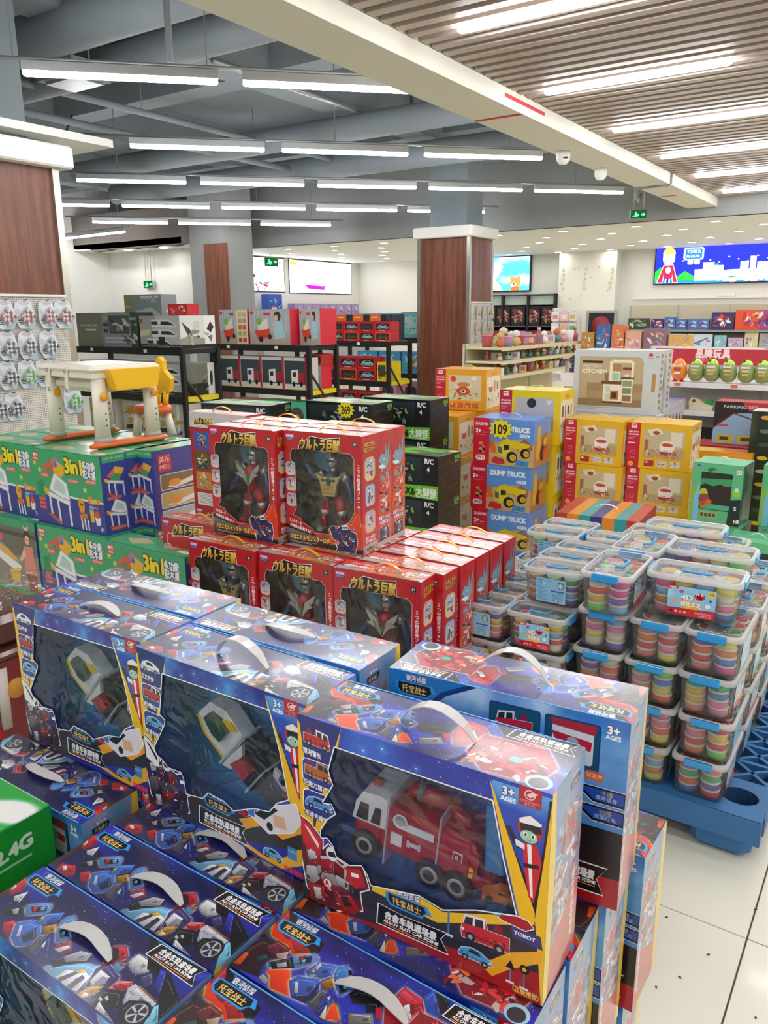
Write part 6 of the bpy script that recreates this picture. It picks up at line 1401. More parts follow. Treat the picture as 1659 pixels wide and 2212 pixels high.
# ------------------------------------------------------------------ blue pallet with clear tubs of modelling clay
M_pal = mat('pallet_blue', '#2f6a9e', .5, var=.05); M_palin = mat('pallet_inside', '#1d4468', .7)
P = thing('plastic_pallet', 'blue lattice plastic pallet under the clay tubs, on the tiled floor', 'pallet', (0, 0, 0))
X0, X1, Y0, Y1 = -1.23, -.205, 2.19, 3.33
mb = MB(); mb.box(((X0 - .345) / 2, (Y0 + Y1) / 2, .135), (-.345 - X0, Y1 - Y0, .03), M_pal)
mb.box(((X0 + X1) / 2 - .002, Y0 + .009, .1095), (X1 - X0 + .001, .022, .078), M_pal)
mb.box((X1 - .011, (Y0 + Y1) / 2 + .03, .109), (.022, Y1 - Y0 - .06, .078), M_pal); mb.box((-.275, Y0 + .185, .13), (.14, .03, .04), M_pal)
ov = [(-.283 + .052 * math.cos(R(15 * k)) * (1.0), Y0 + .105 + .045 * math.sin(R(15 * k))) for k in range(24)]
mb.plate([(-.345, Y0), (X1, Y0), (X1, Y0 + .2), (-.345, Y0 + .2)], [ov], lambda a, b: (a, b, .1501), M_pal)
for k in range(24):
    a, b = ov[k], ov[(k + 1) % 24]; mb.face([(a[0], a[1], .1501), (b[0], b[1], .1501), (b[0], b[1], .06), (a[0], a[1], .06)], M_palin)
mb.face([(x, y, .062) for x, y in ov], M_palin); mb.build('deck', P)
br = MB()
for k in range(8):
    y = Y0 + .2 + .115 * k; br.box((-.275, y + .115, .138), (.14, .014, .024), M_pal)
    for s_ in (-1, 1): br.box((-.275, y + .0575, .138), (.012, .175, .022), M_pal, rot=Matrix.Rotation(s_ * .82, 3, 'Z'))
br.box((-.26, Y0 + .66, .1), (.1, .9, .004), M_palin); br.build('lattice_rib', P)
ft = MB(); ft.box((0, 0, .05), (.17, .15, .1), M_pal, bev=.022); ft_me = ft.mesh('foot')
for x in (X0 + .09, (X0 + X1) / 2, X1 - .11):
    for y in (Y0 + .09, (Y0 + Y1) / 2, Y1 - .09): add('foot', ft_me, P, (x, y, 0))

M_tub = film('tub_plastic', '#eef0ee', body=.12, gloss=.045, rough=.18, wrinkle=.06, scale=20, fres=.45)
M_rim = film('tub_rim', '#fafcfa', body=.72, gloss=.06, rough=.22, wrinkle=.05, scale=20, fres=.5)
M_lid = film('tub_lid', '#f6f8f6', body=.06, gloss=.13, rough=.05, wrinkle=.85, scale=34, fres=.55)
M_lat = mat('latch_blue', '#2f9ad6', .35, coat=.3, var=.03)
CL = ['#fb6a34', '#ff9a80', '#f052a4', '#fb88b0', '#fbce28', '#f8ec60', '#78e84c', '#3cbc78', '#4c86dc', '#7a5cc0', '#f4ecd6', '#f09440', '#e03c48', '#84c4f8']
def pot(col, r, h):
    m = MB(); cm = mat('clay_' + col, col, .5, var=.03)
    m.lathe([(r * .92, 0), (r * .96, h * .74)], (0, 0, 0), cm, 14); m.lathe([(r, h * .74), (r, h * .9), (r * .86, h * .95)], (0, 0, 0), mat('pot_cap', '#efece2', .35), 14, caps=False); m.lathe([(r * .86, h * .95), (.001, h * .95)], (0, 0, 0), cm, 14, caps=False); return m.mesh('clay_pot')
POT = [pot(c_, .0285, .0265) for c_ in CL]
def smile_label():
    c = Cv(126, 84, 5, '#8fd0ec'); c.cloud('#b8e4f4', .5, .7, 3); c.poly([(0, 64), (126, 58), (126, 84), (0, 84)], '#d42a34').poly([(0, 0), (28, 0), (26, 8), (0, 10)], '#d42a34').text('WEDAY', 4, 7, 5, '#fff', w=18, bold=.05)
    c.poly([(28, 40), (50, 34), (84, 44), (80, 62), (46, 62)], '#f2cc30').ell(44, 30, 9, 8, '#5ab0e0').ell(58, 30, 9, 8, '#ec7a9a').ell(44, 30, 4, 4, '#8fd0ec').ell(58, 30, 4, 4, '#8fd0ec').text('4D', 51, 36, 15, '#f4faff', w=30, align='c', bold=.08, line='#3a6a9a', lw=.06).text('超轻彩泥', 62, 54, 11, '#f8f4d8', w=52, align='c', bold=.05, line='#b8742a', lw=.1)
    c.ell(84, 22, 14, 11, '#d8343c').ell(84, 24, 8, 5, '#7a1418').ell(78, 16, 3.5, 4, '#fff').ell(90, 16, 3.5, 4, '#fff').ell(78, 17, 1.4, 1.8, '#1a1a1a').ell(90, 17, 1.4, 1.8, '#1a1a1a').ell(18, 42, 9, 6, '#e8b070').ell(106, 46, 8, 7, '#f4f8fa', line='#4a90b8', lw=.8).rr(104, 4, 20, 14, 2, '#f2cc30').text('24色', 114, 13, 6, '#c8742a', align='c', bold=.04).ell(36, 14, 6, 5, '#d8486a').ell(112, 30, 4, 4, '#3a70b0')
    for k in range(4): c.ell(12 + 12 * k, 74, 4, 3, ['#2a2a2a', '#f4f4f0', '#f0a8a8', '#e0d8c0'][k])
    return c.text('无毒环保 安全耐玩', 118, 74, 6, '#fbe8e0', w=44, align='r').text('多种玩法', 118, 81, 5, '#fbe8e0', w=34, align='r')
def info_label():
    c = Cv(126, 84, 5, '#8cc8e4'); c.text('WEDAY', 6, 11, 6, '#2a6a9a', w=24, bold=.03).rect(36, 8, 30, 2, '#4a88b0').ell(12, 18, 3, 2.5, '#d0404a').ell(22, 18, 3, 2.5, '#3a3a3a').ell(34, 18, 3, 2.5, '#e8e4d8').ell(60, 18, 4, 3, '#e8a0b0')
    for k in range(10): c.rect(6, 30 + 5 * k, 44 - 9 * (k % 3), 1.4, '#3f7ea6')
    for k in range(6): c.rect(70, 50 + 5 * k, 44 - 7 * (k % 2), 1.4, '#3f7ea6')
    c.rect(64, 40, 54, 5, '#4a58a8').ell(104, 20, 13, 13, '#15181c').ell(104, 20, 10.5, 10.5, '#e8f2f6').text('安全', 104, 19, 7, '#15181c', align='c').text('认证', 104, 27, 7, '#15181c', align='c'); c.rect(86, 72, 34, 10, '#f4f4f4')
    for k in range(11): c.rect(88 + 2.8 * k, 73, 1 + .8 * (k % 2), 8, '#15181c')
    return c
M_lab = (printed('clay_label', smile_label(), rough=.3, coat=.4), printed('clay_info', info_label(), rough=.3, coat=.4))
c = Cv(200, 110, 2.4, '#e9eeee'); c.shards(40, (30, 20, 140, 70), ['#8fd0ec', '#f2cc30', '#e87a8a', '#f4f6f4', '#d8e8c0', '#f4a070'], 20, 5); M_leaf = printed('lid_leaflet', c, rough=.3, coat=.4)
def tub(w, d, h, front):
    """tapered see-through tub with a rim lid, blue end latches, a loop handle, labels and a leaflet under the lid"""
    t = thing('clay_tub', 'proto', 'tub'); hs = h - .016; b = .86
    def ring(kx, ky, z, r=.022, n=4):
        x, y = w / 2 * kx - r, d / 2 * ky - r; return [(sx * x + r * math.cos(R(a)), sy * y + r * math.sin(R(a)), z) for sx, sy, a0 in ((1, -1, -90), (1, 1, 0), (-1, 1, 90), (-1, -1, 180)) for a in [a0 + 90 * i / n for i in range(n + 1)]]
    def skin(mb, rings, m, cap0=False, cap1=False):
        n = len(rings[0]); vs = [p for r in rings for p in r]; fs = [(i * n + j, i * n + (j + 1) % n, (i + 1) * n + (j + 1) % n, (i + 1) * n + j) for i in range(len(rings) - 1) for j in range(n)]
        if cap0: fs.append(tuple(range(n - 1, -1, -1)))
        if cap1: fs.append(tuple((len(rings) - 1) * n + j for j in range(n)))
        mb.raw(vs, fs, m, True)
    m = MB(); skin(m, [ring(b - .03, b - .05, .002), ring(b, b, .008), ring(.93, .91, hs)], M_tub, True); m.build('tub_shell', t)
    m = MB(); skin(m, [ring(.95, .93, hs - .004), ring(1, 1, hs - .002), ring(1, 1, hs + .01), ring(.97, .95, hs + .014), ring(.92, .88, hs + .013)], M_rim); skin(m, [ring(.92, .88, hs + .012), ring(.9, .86, hs + .008)], M_lid, False, True); m.build('lid', t)
    for s_ in (-1, 1): MB().box((s_ * (w / 2 + .001), 0, hs + .001), (.006, d * .5, .024), M_lat, bev=.003).build('latch', t)
    m = MB(); m.tube([(-w * .16, -.004, hs + .0125), (-w * .14, -.026, hs + .014), (w * .14, -.026, hs + .014), (w * .16, -.004, hs + .0125)], .0042, M_lat, 8); m.build('lid_handle', t)
    for s_, mm in ((-1, front), (1, 1 - front)):
        m = MB(); lw, l0, l1 = w * .25, hs * .08, hs * .84; q = lambda z: s_ * (d / 2 * (b + (.91 - b) * z / hs) + .0012); P4 = [(-lw, q(l0), l0), (lw, q(l0), l0), (lw, q(l1), l1), (-lw, q(l1), l1)]
        if s_ > 0: P4 = [(-x, y, z) for x, y, z in P4]
        m.face(P4, M_lab[mm], FULL); m.build('label', t)
    m = MB(); m.face([(-w * .26, -d * .2, hs - .006), (w * .26, -d * .2, hs - .006), (w * .26, d * .22, hs - .006), (-w * .26, d * .22, hs - .006)], M_leaf, FULL); m.build('leaflet', t)
    return t
BIG, SML = (.265, .158, .132), (.2, .124, .121)
TB = {('b', 0): tub(*BIG, 0), ('b', 1): tub(*BIG, 1), ('s', 0): tub(*SML, 0), ('s', 1): tub(*SML, 1)}; remember(*TB.values()); TU = set(); TR = random.Random(11)
def put_tub(k, f, x, y, tier, rz, label, pots='', z=None, yaw=0, group='clay tubs on the pallet'):
    """pots: which stacks can be seen: f front row, l/r the ends, t the top layer"""
    w, d, h = BIG if k == 'b' else SML; o = TB[(k, f)] if (k, f) not in TU else dup(TB[(k, f)]); TU.add((k, f))
    o.location = (x, y, .1515 + tier * h if z is None else z); o.rotation_euler = (0, 0, R(rz + yaw)); o['label'] = label; o['group'] = group
    nx = 4 if k == 'b' else 3; sx = w * .84 / nx; s_ = 1.0 if k == 'b' else .84
    for i in range(nx):
        for j in (0, 1):
            see = ('f' in pots and j == 0) or ('l' in pots and i == 0) or ('r' in pots and i == nx - 1) or ('b' in pots and j == 1)
            for L in range(4):
                if not (see or ('t' in pots and L == 3)): continue
                q = add('clay_pot', POT[TR.randrange(len(POT))], o, ((i - (nx - 1) / 2) * sx + TR.uniform(-.002, .002), (j - .5) * d * .4 + TR.uniform(-.002, .002), .008 + L * .0255 * s_), None, (s_, s_, s_))
    return o
cols = (('right', -.39), ('middle', -.552), ('left', -.71))
for r in range(4):
    for ci, (cn, x) in enumerate(cols):
        for tr_ in range(4):
            if r == 3 and tr_ == 3 and ci == 0: continue
            vis = ('l' if r == 0 else '') + ('f' if ci == 0 and r < 3 else '') + ('t' if tr_ == 3 else '')
            put_tub('b', (r + tr_ + ci) % 2, x + TR.uniform(-.003, .003) + (.006 * (tr_ % 2)), 2.195 + .133 + .272 * r, tr_, 90, f'end-on clay tub, {TIER[tr_]} tier of the {cn} column, {ORD[r]} row back', vis, yaw=TR.uniform(-1.5, 1.5))
put_tub('b', 0, -.69, 2.285, 4, 90, 'end-on clay tub topping the left front column', 'lft', yaw=2)
put_tub('b', 0, -.468, 2.337, 4, 0, 'long clay tub with cartoon label laid across the front columns', 'flrt', yaw=2)
put_tub('b', 0, -.484, 2.60, 4, 0, 'long clay tub laid across behind the cartoon-labelled top tub', 'flrt', yaw=2)
put_tub('b', 1, -.625, 2.85, 4, 0, 'long clay tub with the plain blue label, highest at the back', 'flrt', yaw=2)
put_tub('b', 1, -.69, 2.57, 4, 90, 'end-on clay tub on the left column, second row, top tier', 'lt')
for k in range(4): put_tub('b', 0, -.85, 3.16, k, 90, f'clay tub at the back left of the end-on columns, {TIER[k]} tier', 'lt' if k == 3 else '')
for r in range(6):
    for ci, x in enumerate((-.90, -1.105)):
        for tr_ in range(4):
            fr = r == 0; put_tub('s', (1 if (ci == 1 and tr_ == 3) else 0) if fr else r % 2, x + TR.uniform(-.004, .004), 2.22 + .127 * r, tr_, 0, f'small clay tub, {TIER[tr_]} tier of the {"outer left" if ci else "inner left"} column, {ORD[r]} row back', ('flr' if fr else '') + ('t' if tr_ == 3 and (r < 3 or True) else ''), yaw=TR.uniform(-2, 2))
sz = .1515 + 4 * .121
put_tub('s', 1, -.895, 2.325, 0, 0, 'small clay tub with plain blue label on the fifth tier, inner left', 'flrt', z=sz, yaw=1)
for k, y in enumerate((2.452, 2.58)): put_tub('s', 1, -.9 + .01 * k, y, 0, 0, f'small clay tub on the fifth tier, {ORD[k + 1]} behind the plain-labelled one', 'lt', z=sz, yaw=-1)
put_tub('s', 1, -1.06, 2.72, 0, 0, 'small clay tub with plain blue label standing alone on the outer left top', 'flrt', z=sz, yaw=2)
put_tub('s', 0, -1.05, 2.85, 0, 0, 'small clay tub right behind the lone outer left one', 'rt', z=sz)
put_tub('s', 0, -.845, 2.76, 0, 0, 'small clay tub lid seen beside the highest long tub', 'flrt', z=sz, yaw=2)

# ------------------------------------------------------------------ pegboards with blister packs
def peg_print(W, H, pitch):
    c = Cv(W, H, 420, '#e4e0d6'); k = 0
    xs = np.arange(pitch / 2, W, pitch)
    for y in np.arange(pitch / 2, H, pitch):
        r = pitch * .2; yy, h = int((y - r) * c.k), max(1, int(2 * r * c.k))
        for x in xs: c.a[yy:yy + h, int((x - r) * c.k):int((x + r) * c.k) + 1] = (.48, .46, .43)
    return c
def pegboard(label, loc, rz, w, h):
    t = thing('pegboard', label, 'pegboard', loc, rz); m = MB(); m.box((w / 2, .012, h / 2), (w, .02, h), mat('pegboard_edge', '#dedad0', .5)); m.face([(0, 0, 0), (w, 0, 0), (w, 0, h), (0, 0, h)], printed('pegboard_print', peg_print(w, h, .0125), rough=.45, coat=.1), FULL); m.build('perforated_panel', t)
    MB().box((w / 2, .0, h + .008), (w, .03, .018), M_white).build('top_rail', t); return t
pegboard('white pegboard with puzzle packs on the left wood pillar', (-4.985, 2.5, .35), R(90), .945, 1.32)
pegboard('narrow white pegboard on the right side of the middle pillar', (-5.045, 9.54, .3), R(90), .56, 1.37)
M_card = printed('puzzle_card', (lambda c: (c.poly([(0, 60), (40, 0), (70, 10), (100, 0), (100, 60), (80, 120), (20, 120)], '#e6ebf0'), c.poly([(40, 120), (100, 60), (100, 120)], '#b8dcec'), c.ell(50, 16, 26, 9, '#c8ccd2'), c.rect(12, 84, 30, 4, '#3a3e4a'), c.rect(14, 92, 26, 3, '#4a4e5a'), c.rect(18, 99, 20, 3, '#4a4e5a'), c.ell(14, 50, 9, 10, '#d0d4d8', line='#9aa0a8', lw=1), c)[-1])(Cv(100, 120, 3, '#dfe5ea')), rough=.3, coat=.5)
M_blis = film('blister_clear', '#f4f8fb', body=.1, gloss=.12, rough=.08, wrinkle=.5, scale=30)
def puzzle_pack(col):
    t = thing('puzzle_pack', 'proto', 'puzzle pack'); cm = mat('puzzle_' + col, col, .3, coat=.4); wm = mat('puzzle_white', '#f2f2ee', .3, coat=.4)
    o = [(-.05, -.04), (-.03, -.075), (.035, -.075), (.05, -.05), (.052, .0), (.035, .05), (.018, .062), (.008, .055), (-.01, .062), (-.045, .05), (-.052, .01)]
    m = MB(); m.plate(o, [], lambda a, b: (a, -.001, b), M_card, lambda a, b: (a / .106 + .5, b / .14 + .53)); m.prism(o, 0, .001, mat('card_back', '#d8dde0', .5), plane='xz'); m.build('backing_card', t)
    for i in range(4):
        for j in range(4):
            x, z = (i - 1.5) * .0145, (j - 1.5) * .0145
            if (i, j) in ((1, 1), (2, 1), (1, 2), (2, 2)) and (i + j) % 2: pass
            X, Z = (x - z) * .707 + .008, (x + z) * .707 - .018; c_ = cm if (i + j) % 2 else wm
            if i in (0, 3) or j in (0, 3): MB().prism([(X, Z - .0125), (X + .0125, Z), (X, Z + .0125)], -.016, -.002, c_, plane='xz').build('puzzle_wedge', t)
            else: MB().prism([(X - .0098, Z), (X, Z - .0098), (X + .0098, Z), (X, Z + .0098)], -.018, -.002, c_, plane='xz').build('puzzle_wedge', t)
    b = MB(); b.prism([(-.04, -.02), (.008, -.066), (.052, -.02), (.008, .03)], -.02, -.0015, M_blis, plane='xz'); b.build('blister', t); return t
PK = {k: puzzle_pack(v) for k, v in dict(red='#c8303c', navy='#22285e', green='#4fd04a').items()}; remember(*PK.values()); pku = set()
hk = MB(); hk.tube([(0, .03, .012), (0, -.01, .012), (0, -.05, .01), (0, -.056, .018)], .0028, M_black, 6); hk_me = hk.mesh('peg_hook'); n = 0
for rn, z, lst in (('top', 1.565, (('red', 2.978), ('red', 3.116), ('red', 3.279), ('red', 3.406))), ('second', 1.367, (('navy', 2.97), ('navy', 3.11), ('navy', 3.266))), ('third', 1.178, (('navy', 2.948), ('green', 3.086), ('navy', 3.22))), ('bottom', .975, (('navy', 2.859), ('navy', 2.963), ('green', 3.41)))):
    for k, (cn, y) in enumerate(lst):
        lab = f'{cn} and white twist puzzle pack, {rn} row of the pegboard, {ORD[k]} from the left'; loc = (-4.962, y, z)
        if cn in pku: dup(PK[cn], loc, R(90 + TR.uniform(-6, 6)), lab, 'twist puzzle packs').scale = (1.35, 1.35, 1.35)
        else: pku.add(cn); PK[cn].scale = (1.35, 1.35, 1.35); PK[cn].location = loc; PK[cn].rotation_euler = (0, 0, R(90)); PK[cn]['label'] = lab; PK[cn]['group'] = 'twist puzzle packs'
        h_ = add('peg_hook', hk_me, None, (-4.985, y, z + .07), (0, 0, R(90))); tag(h_, f'black peg hook, {rn} row of the pegboard, {ORD[k]} from left', 'hook', 'black peg hooks')
def bag(label, loc, rz, col, s=1.0):
    t = thing('toy_bag', label, 'bag', loc, rz, 'bags on the middle pillar pegboard'); MB().prism([(-.05 * s, -.09 * s), (.055 * s, -.08 * s), (.05 * s, .07 * s), (.015 * s, .09 * s), (-.055 * s, .075 * s)], -.03, -.004, M_blis, plane='xz').build('clear_bag', t)
    MB().lathe([(.002, -.03 * s), (.024 * s, -.02 * s), (.03 * s, 0), (.022 * s, .024 * s), (.002, .032 * s)], (.012, -.016, -.015), mat('bag_' + col, col, .4), 12).build('toy', t); MB().box((-.03 * s, -.018, -.03), (.03 * s, .006, .08 * s), mat('bag_paper', '#dcd8d4', .6)).build('paper_slip', t)
for r, z in enumerate((1.55, 1.34, 1.12, .93)):
    for k, (y, col) in enumerate(((9.68, '#ee8a2c'), (9.86, '#8ac84a'), (10.0, '#b8606a'), (10.08, '#c8a070'))): bag(f'clear toy bag on the middle pillar, {ORD[r]} row down, {ORD[k]} from the left', (-5.03, y, z), R(90), col)

# ------------------------------------------------------------------ boltless racks of boxed cars and toys
M_ydeck = mat('yellow_deck', '#e6cf1e', .4, coat=.2)
def rack(label, x0, x1, y, levels, dep=.5, top=None):
    t = thing('shelf_rack', label, 'rack', (x0, y, 0)); w = x1 - x0; H = max(levels)
    for x in (0, w):
        for yy in (0, dep): MB().box((x, yy, H / 2 + .0), (.05, .04, H), M_black).build('post', t)
    for z in levels:
        MB().box((w / 2, dep / 2, z - .008), (w - .04, dep - .02, .014), M_ydeck if z < H else mat('grey_deck', '#7a7868', .5)).build('deck', t)
        b = MB()
        for yy in (-.012, dep + .012): b.box((w / 2, yy, z - .035), (w - .03, .02, .07), M_black)
        b.build('beam', t); b = MB()
        for xx in (0, w): b.box((xx, dep / 2, z - .03), (.02, dep - .04, .05), M_ydeck if z < H else M_black)
        b.build('side_beam', t)
    MB().tube([(w + .012, .02, .88), (w + .012, dep - .02, .35)], .014, M_black, 6).build('brace', t)
    for k in range(2): MB().box((w * (.2 + .5 * k), -.024, levels[-1] - .03), (.05, .003, .035), M_white).build('price_ticket', t)
LV = (.25, .70, 1.2)
rack('black shelf rack nearest, behind the toy table', -8.25, -6.42, 5.75, LV); rack('black shelf rack in the middle aisle with big grey baby-toy boxes', -7.25, -5.72, 6.97, LV); rack('black shelf rack with red window car boxes by the middle pillar', -7.1, -5.6, 8.4, LV); rack('black shelf rack farthest, left of the middle pillar', -7.2, -5.95, 9.75, (.25, .7, 1.2), .45)
def pic(W, H, bg, seed, cols, items=(), res=None, n=26, band=None):
    """small printed front: ground, picture scraps, optional colour band"""
    c = Cv(W, H, res or 150 / W, bg)
    if band: c.rect(*band[:4], band[4])
    for it in items:
        if it[0] == 'r': c.rect(*it[1:])
        elif it[0] == 'e': c.ell(*it[1:])
        elif it[0] == 't': c.text(*it[1:6], w=it[6] if len(it) > 6 else None, bold=.04)
        elif it[0] == 'p': c.poly(it[1], it[2])
        elif it[0] == 's': c.shards(it[1], it[2], cols, it[3], seed)
    if n: c.shards(n, (W * .15, H * .2, W * .7, H * .6), cols, min(W, H) * .16, seed)
    return c
def five(name, fr, side='#b8b8b4', top='#c8c8c4'):
    m = pr(name, fr); s_ = mat(name + '_side', side, .4, coat=.2) if isinstance(side, str) else pr(name + '_side', side); return (m, m, s_, s_, mat(name + '_top', top, .4, coat=.2))
G_ = ['#2a2c30', '#8a8c90', '#5a5c60', '#c8c8c4', '#3a4a3a']
mRC = five('rc_grey', pic(55, 38, '#7a7d68', 3, G_, [('r', 24, 0, 31, 38, '#8f9498'), ('r', 30, 3, 18, 20, '#4a5054'), ('r', 49, 0, 6, 38, '#2c4a38'), ('t', 'ROCK', 4, 15, 2.4, '#c8c8b8', 16), ('r', 8, 18, 10, 2, '#d8d8cc'), ('r', 25, 4, 4, 4, '#aab0b4'), ('r', 25, 11, 4, 4, '#30343a'), ('r', 25, 18, 4, 4, '#30343a'), ('t', 'R/C', 49.5, 8, 3, '#e8f0e8', 5), ('t', '1:12', 49.5, 14, 2.4, '#e8f0e8', 5), ('r', 26, 27, 20, 2, '#c8ccd0'), ('r', 26, 31, 18, 2, '#c8ccd0'), ('s', 14, (31, 8, 14, 12), 5), ('s', 12, (44, 24, 9, 10), 4)], n=0), '#2c3a30', '#8a8c84')
def train(low):
    c = Cv(52, 34, 4, '#c8cacc'); c.poly([(0, 0), (22, 0), (14, 34), (0, 34)], '#a8a8a6').rect(1, 3, 3, 5, '#b83a44').poly([(0, 16), (14, 14), (12, 20), (0, 22)], '#d8d8b0')
    for k in range(3):
        y = 4 + 10 * k; x = 16 - 7 * (k == 2); c.poly([(x, y), (x + 22, y), (x + 32, y + 6), (x + 30, y + 8), (x, y + 8)], '#eceef0').poly([(x, y + 2), (x + 22, y + 2), (x + 30, y + 6), (x, y + 5)], '#2a2c30').rect(x + 8, y + 2, 4, 3, '#eceef0')
    return c.rect(0, 30, 52, 4, '#1a1a1c').rect(0, 31.5, 52, .6, '#c8a878').text('RC TRAIN', 24, 33.4, 2, '#e8e8e8', w=14).rect(24, 22, 8, 8, '#1c1c1e')
mTR = five('train_set', train(0), '#dcd4dc', '#d8dadc')
mEX = five('digger_white', pic(44, 34, '#e2e2de', 5, ['#3a3a34', '#8a8a7a', '#5a5a50', '#b8b8aa'], [('r', 30, 0, 14, 30, '#f0efec'), ('r', 0, 30, 44, 4, '#1a1a1c'), ('p', [(0, 24), (12, 20), (30, 24), (30, 30), (0, 30)], '#9a9a8c'), ('p', [(2, 6), (12, 14), (16, 24), (12, 26)], '#3a3a34'), ('p', [(33, 14), (38, 6), (42, 12), (38, 18)], '#2a2a2c'), ('p', [(34, 22), (40, 20), (38, 28)], '#6a6a6c'), ('r', 16, 6, 8, 8, '#cfcfc8')], n=6), '#e0dfda', '#e8e8e4')
mDK = five('dark_digger', pic(44, 32, '#6f6d62', 8, ['#3a3830', '#8a8878'], [('r', 0, 20, 34, 12, '#17171a'), ('r', 34, 0, 10, 32, '#d8d6d4'), ('e', 39, 16, 2, 8, '#1c1c20'), ('t', 'RC', 12, 27, 3, '#6a6a6a')], n=4), '#c8c6c2', '#8a887e')
mBD = five('building_grey', pic(60, 40, '#7e8a88', 9, ['#a8aca8', '#6a7472'], [('r', 0, 0, 10, 40, '#8d8a4c'), ('t', 'BUILDING RC CARE', 28, 6, 3.4, '#e8ecec', 28), ('r', 28, 8, 24, 1, '#c8ccc8'), ('r', 44, 12, 8, 1.4, '#c8ccc8'), ('p', [(10, 40), (20, 30), (44, 24), (60, 40)], '#b8bcb8'), ('t', '119', 2, 24, 4, '#d8d8b8', 7)], n=0), pic(40, 40, '#8d908e', 3, ['#8d908e'], [('t', 'ROCK', 12, 34, 6, '#e0e2e0', 20)], n=0), '#8a8d88')
def baby(W):
    c = Cv(W, 40, 3.4, '#a9b4b8'); c.rect(0, 26, W, 14, '#b3a898')
    for k in range(9): c.rect(W * k / 9, 0, W / 40, 26, '#b8c2c4')
    c.ell(4, 4, 3, 2, '#d8343c').poly([(W * .12, 24), (W * .5, 22), (W * .52, 32), (W * .2, 34)], '#d8462c').ell(W * .28, 34, 3.4, 3.4, '#2a2a2c').ell(W * .5, 31, 3, 3, '#2a2a2c').poly([(W * .2, 18), (W * .44, 10), (W * .48, 22), (W * .22, 24)], '#e8dcd0').ell(W * .24, 14, 4, 4, '#7ab84a').rect(W * .36, 4, W * .16, 3, '#d8343c')
    return c.ell(W * .7, 8, 5, 5.4, '#3a2a22').ell(W * .67, 10, 3, 3.4, '#e0b494').poly([(W * .6, 14), (W * .8, 14), (W * .88, 32), (W * .62, 34)], '#a8d0e0').poly([(W * .62, 16), (W * .54, 20), (W * .55, 22), (W * .64, 21)], '#e0b494')
mBB = five('baby_grey', baby(60), '#d4283c', '#b8bcbc'); c = Cv(40, 40, 4, '#e4d8b4')
for i in range(2):
    for j in range(5): c.rr(5 + 16 * i, 3 + 7.4 * j, 13, 5, 1, ['#c8b890', '#b8a078', '#d86a4a', '#a8b070', '#c8442c'][j])
cL = baby(60); k0 = int(cL.w * .62); yy = np.linspace(0, c.h - 1, cL.h).astype(int); xx = np.linspace(0, c.w - 1, cL.w - k0).astype(int); cL.a[:, k0:] = c.a[yy][:, xx]; mBC = (pr('baby_list', cL), mBB[0], mBB[2], mBB[3], mBB[4])
def carwin(bg='#c8202c', car='#8ab8a8'):
    c = Cv(34, 17, 6, bg); c.rr(3, 3, 28, 11, 2, '#30262a').poly([(6, 11), (9, 7), (14, 5), (22, 5), (26, 8), (29, 9), (29, 12), (6, 12)], car).poly([(12, 7), (15, 5.6), (21, 5.6), (23, 7.6)], '#1a1c20')
    for x in (11, 25): c.ell(x, 12, 2.2, 2.2, '#141416').ell(x, 12, 1, 1, '#b8b8b8')
    return c.rect(10, 15, 12, 1, '#e8c8c8')
mCW = [five('car_win_%d' % i, carwin(b, k), '#b8242c', '#c83038') for i, (b, k) in enumerate((('#c8202c', '#8ac0a8'), ('#c8202c', '#3a3e48'), ('#d8502c', '#5a4a3a'), ('#c8202c', '#9ab0c8')))]
mOB = five('orange_black', pic(34, 12, '#e06a24', 3, ['#e06a24'], [('r', 22, 0, 12, 12, '#22262c'), ('r', 4, 4, 12, 2, '#f0d0b0')], n=0), '#22262c', '#d86a2a')
mTK = five('truck_window', (lambda c: (c.rect(0, 3, 40, 22, '#37474e'), c.poly([(12, 12), (24, 11), (24, 24), (12, 24)], '#eceae6'), c.poly([(24, 14), (34, 14), (34, 24), (24, 24)], '#a8323c'), c.poly([(14, 14), (20, 13.6), (20, 18), (14, 18)], '#2a2c34'), c.ell(16, 25, 2.4, 2.4, '#1c1c1e'), c.ell(29, 25, 2.4, 2.4, '#1c1c1e'), c.rect(36, 0, 4, 30, '#c8242e'), c)[-1])(Cv(40, 30, 4, '#e4e2dc')), '#d8d4d0', '#e8e6e2')
mMT = five('mint_house', (lambda c: (c.ell(15, 18, 10, 12, '#5a4a4c'), c.rect(5, 18, 20, 12, '#5a4a4c'), c.ell(15, 20, 4, 6, '#c8a088'), c)[-1])(Cv(30, 30, 5, '#52c4a4')), '#3aa88a', '#52c4a4')
mPK = five('pink_house', (lambda c: (c.rr(5, 6, 20, 22, 6, '#4a3a44'), c.ell(15, 20, 5, 6, '#b08a80'), c)[-1])(Cv(30, 30, 5, '#e0a0c4')), '#d890b4', '#e8b0d0')
mYB = five('yellow_engine', pic(30, 20, '#e8d02a', 4, ['#3a4a2c', '#5a4a2a', '#2a2c24'], [('r', 3, 3, 20, 12, '#4a4632')], n=12), '#e0c81e', '#ecd83a'); mBL = five('blue_play', pic(40, 26, '#4aa0d4', 6, ['#e8502c', '#f0d83a', '#f4f4f0', '#6ac04a', '#2a60a8'], n=22), '#3a90c8', '#6ab8e0')
mTL = five('teal_set', pic(40, 40, '#6aa0ac', 7, ['#4ac0b0', '#8ab8c0', '#d8a04a', '#3a7a90'], [('r', 6, 8, 26, 26, '#8ac4c0')], n=20), '#5a7a84', '#8aa8b0')
def row(name, cat, lab, mats, xs, y, z, size, group, rz=0):
    for k, x in enumerate(xs): gbox(name, f'{lab}, {ORD[k]} from the left' if len(xs) > 1 else lab, cat, (x, y, z), size, mats, rz, group)
zz = lambda z: z + .001
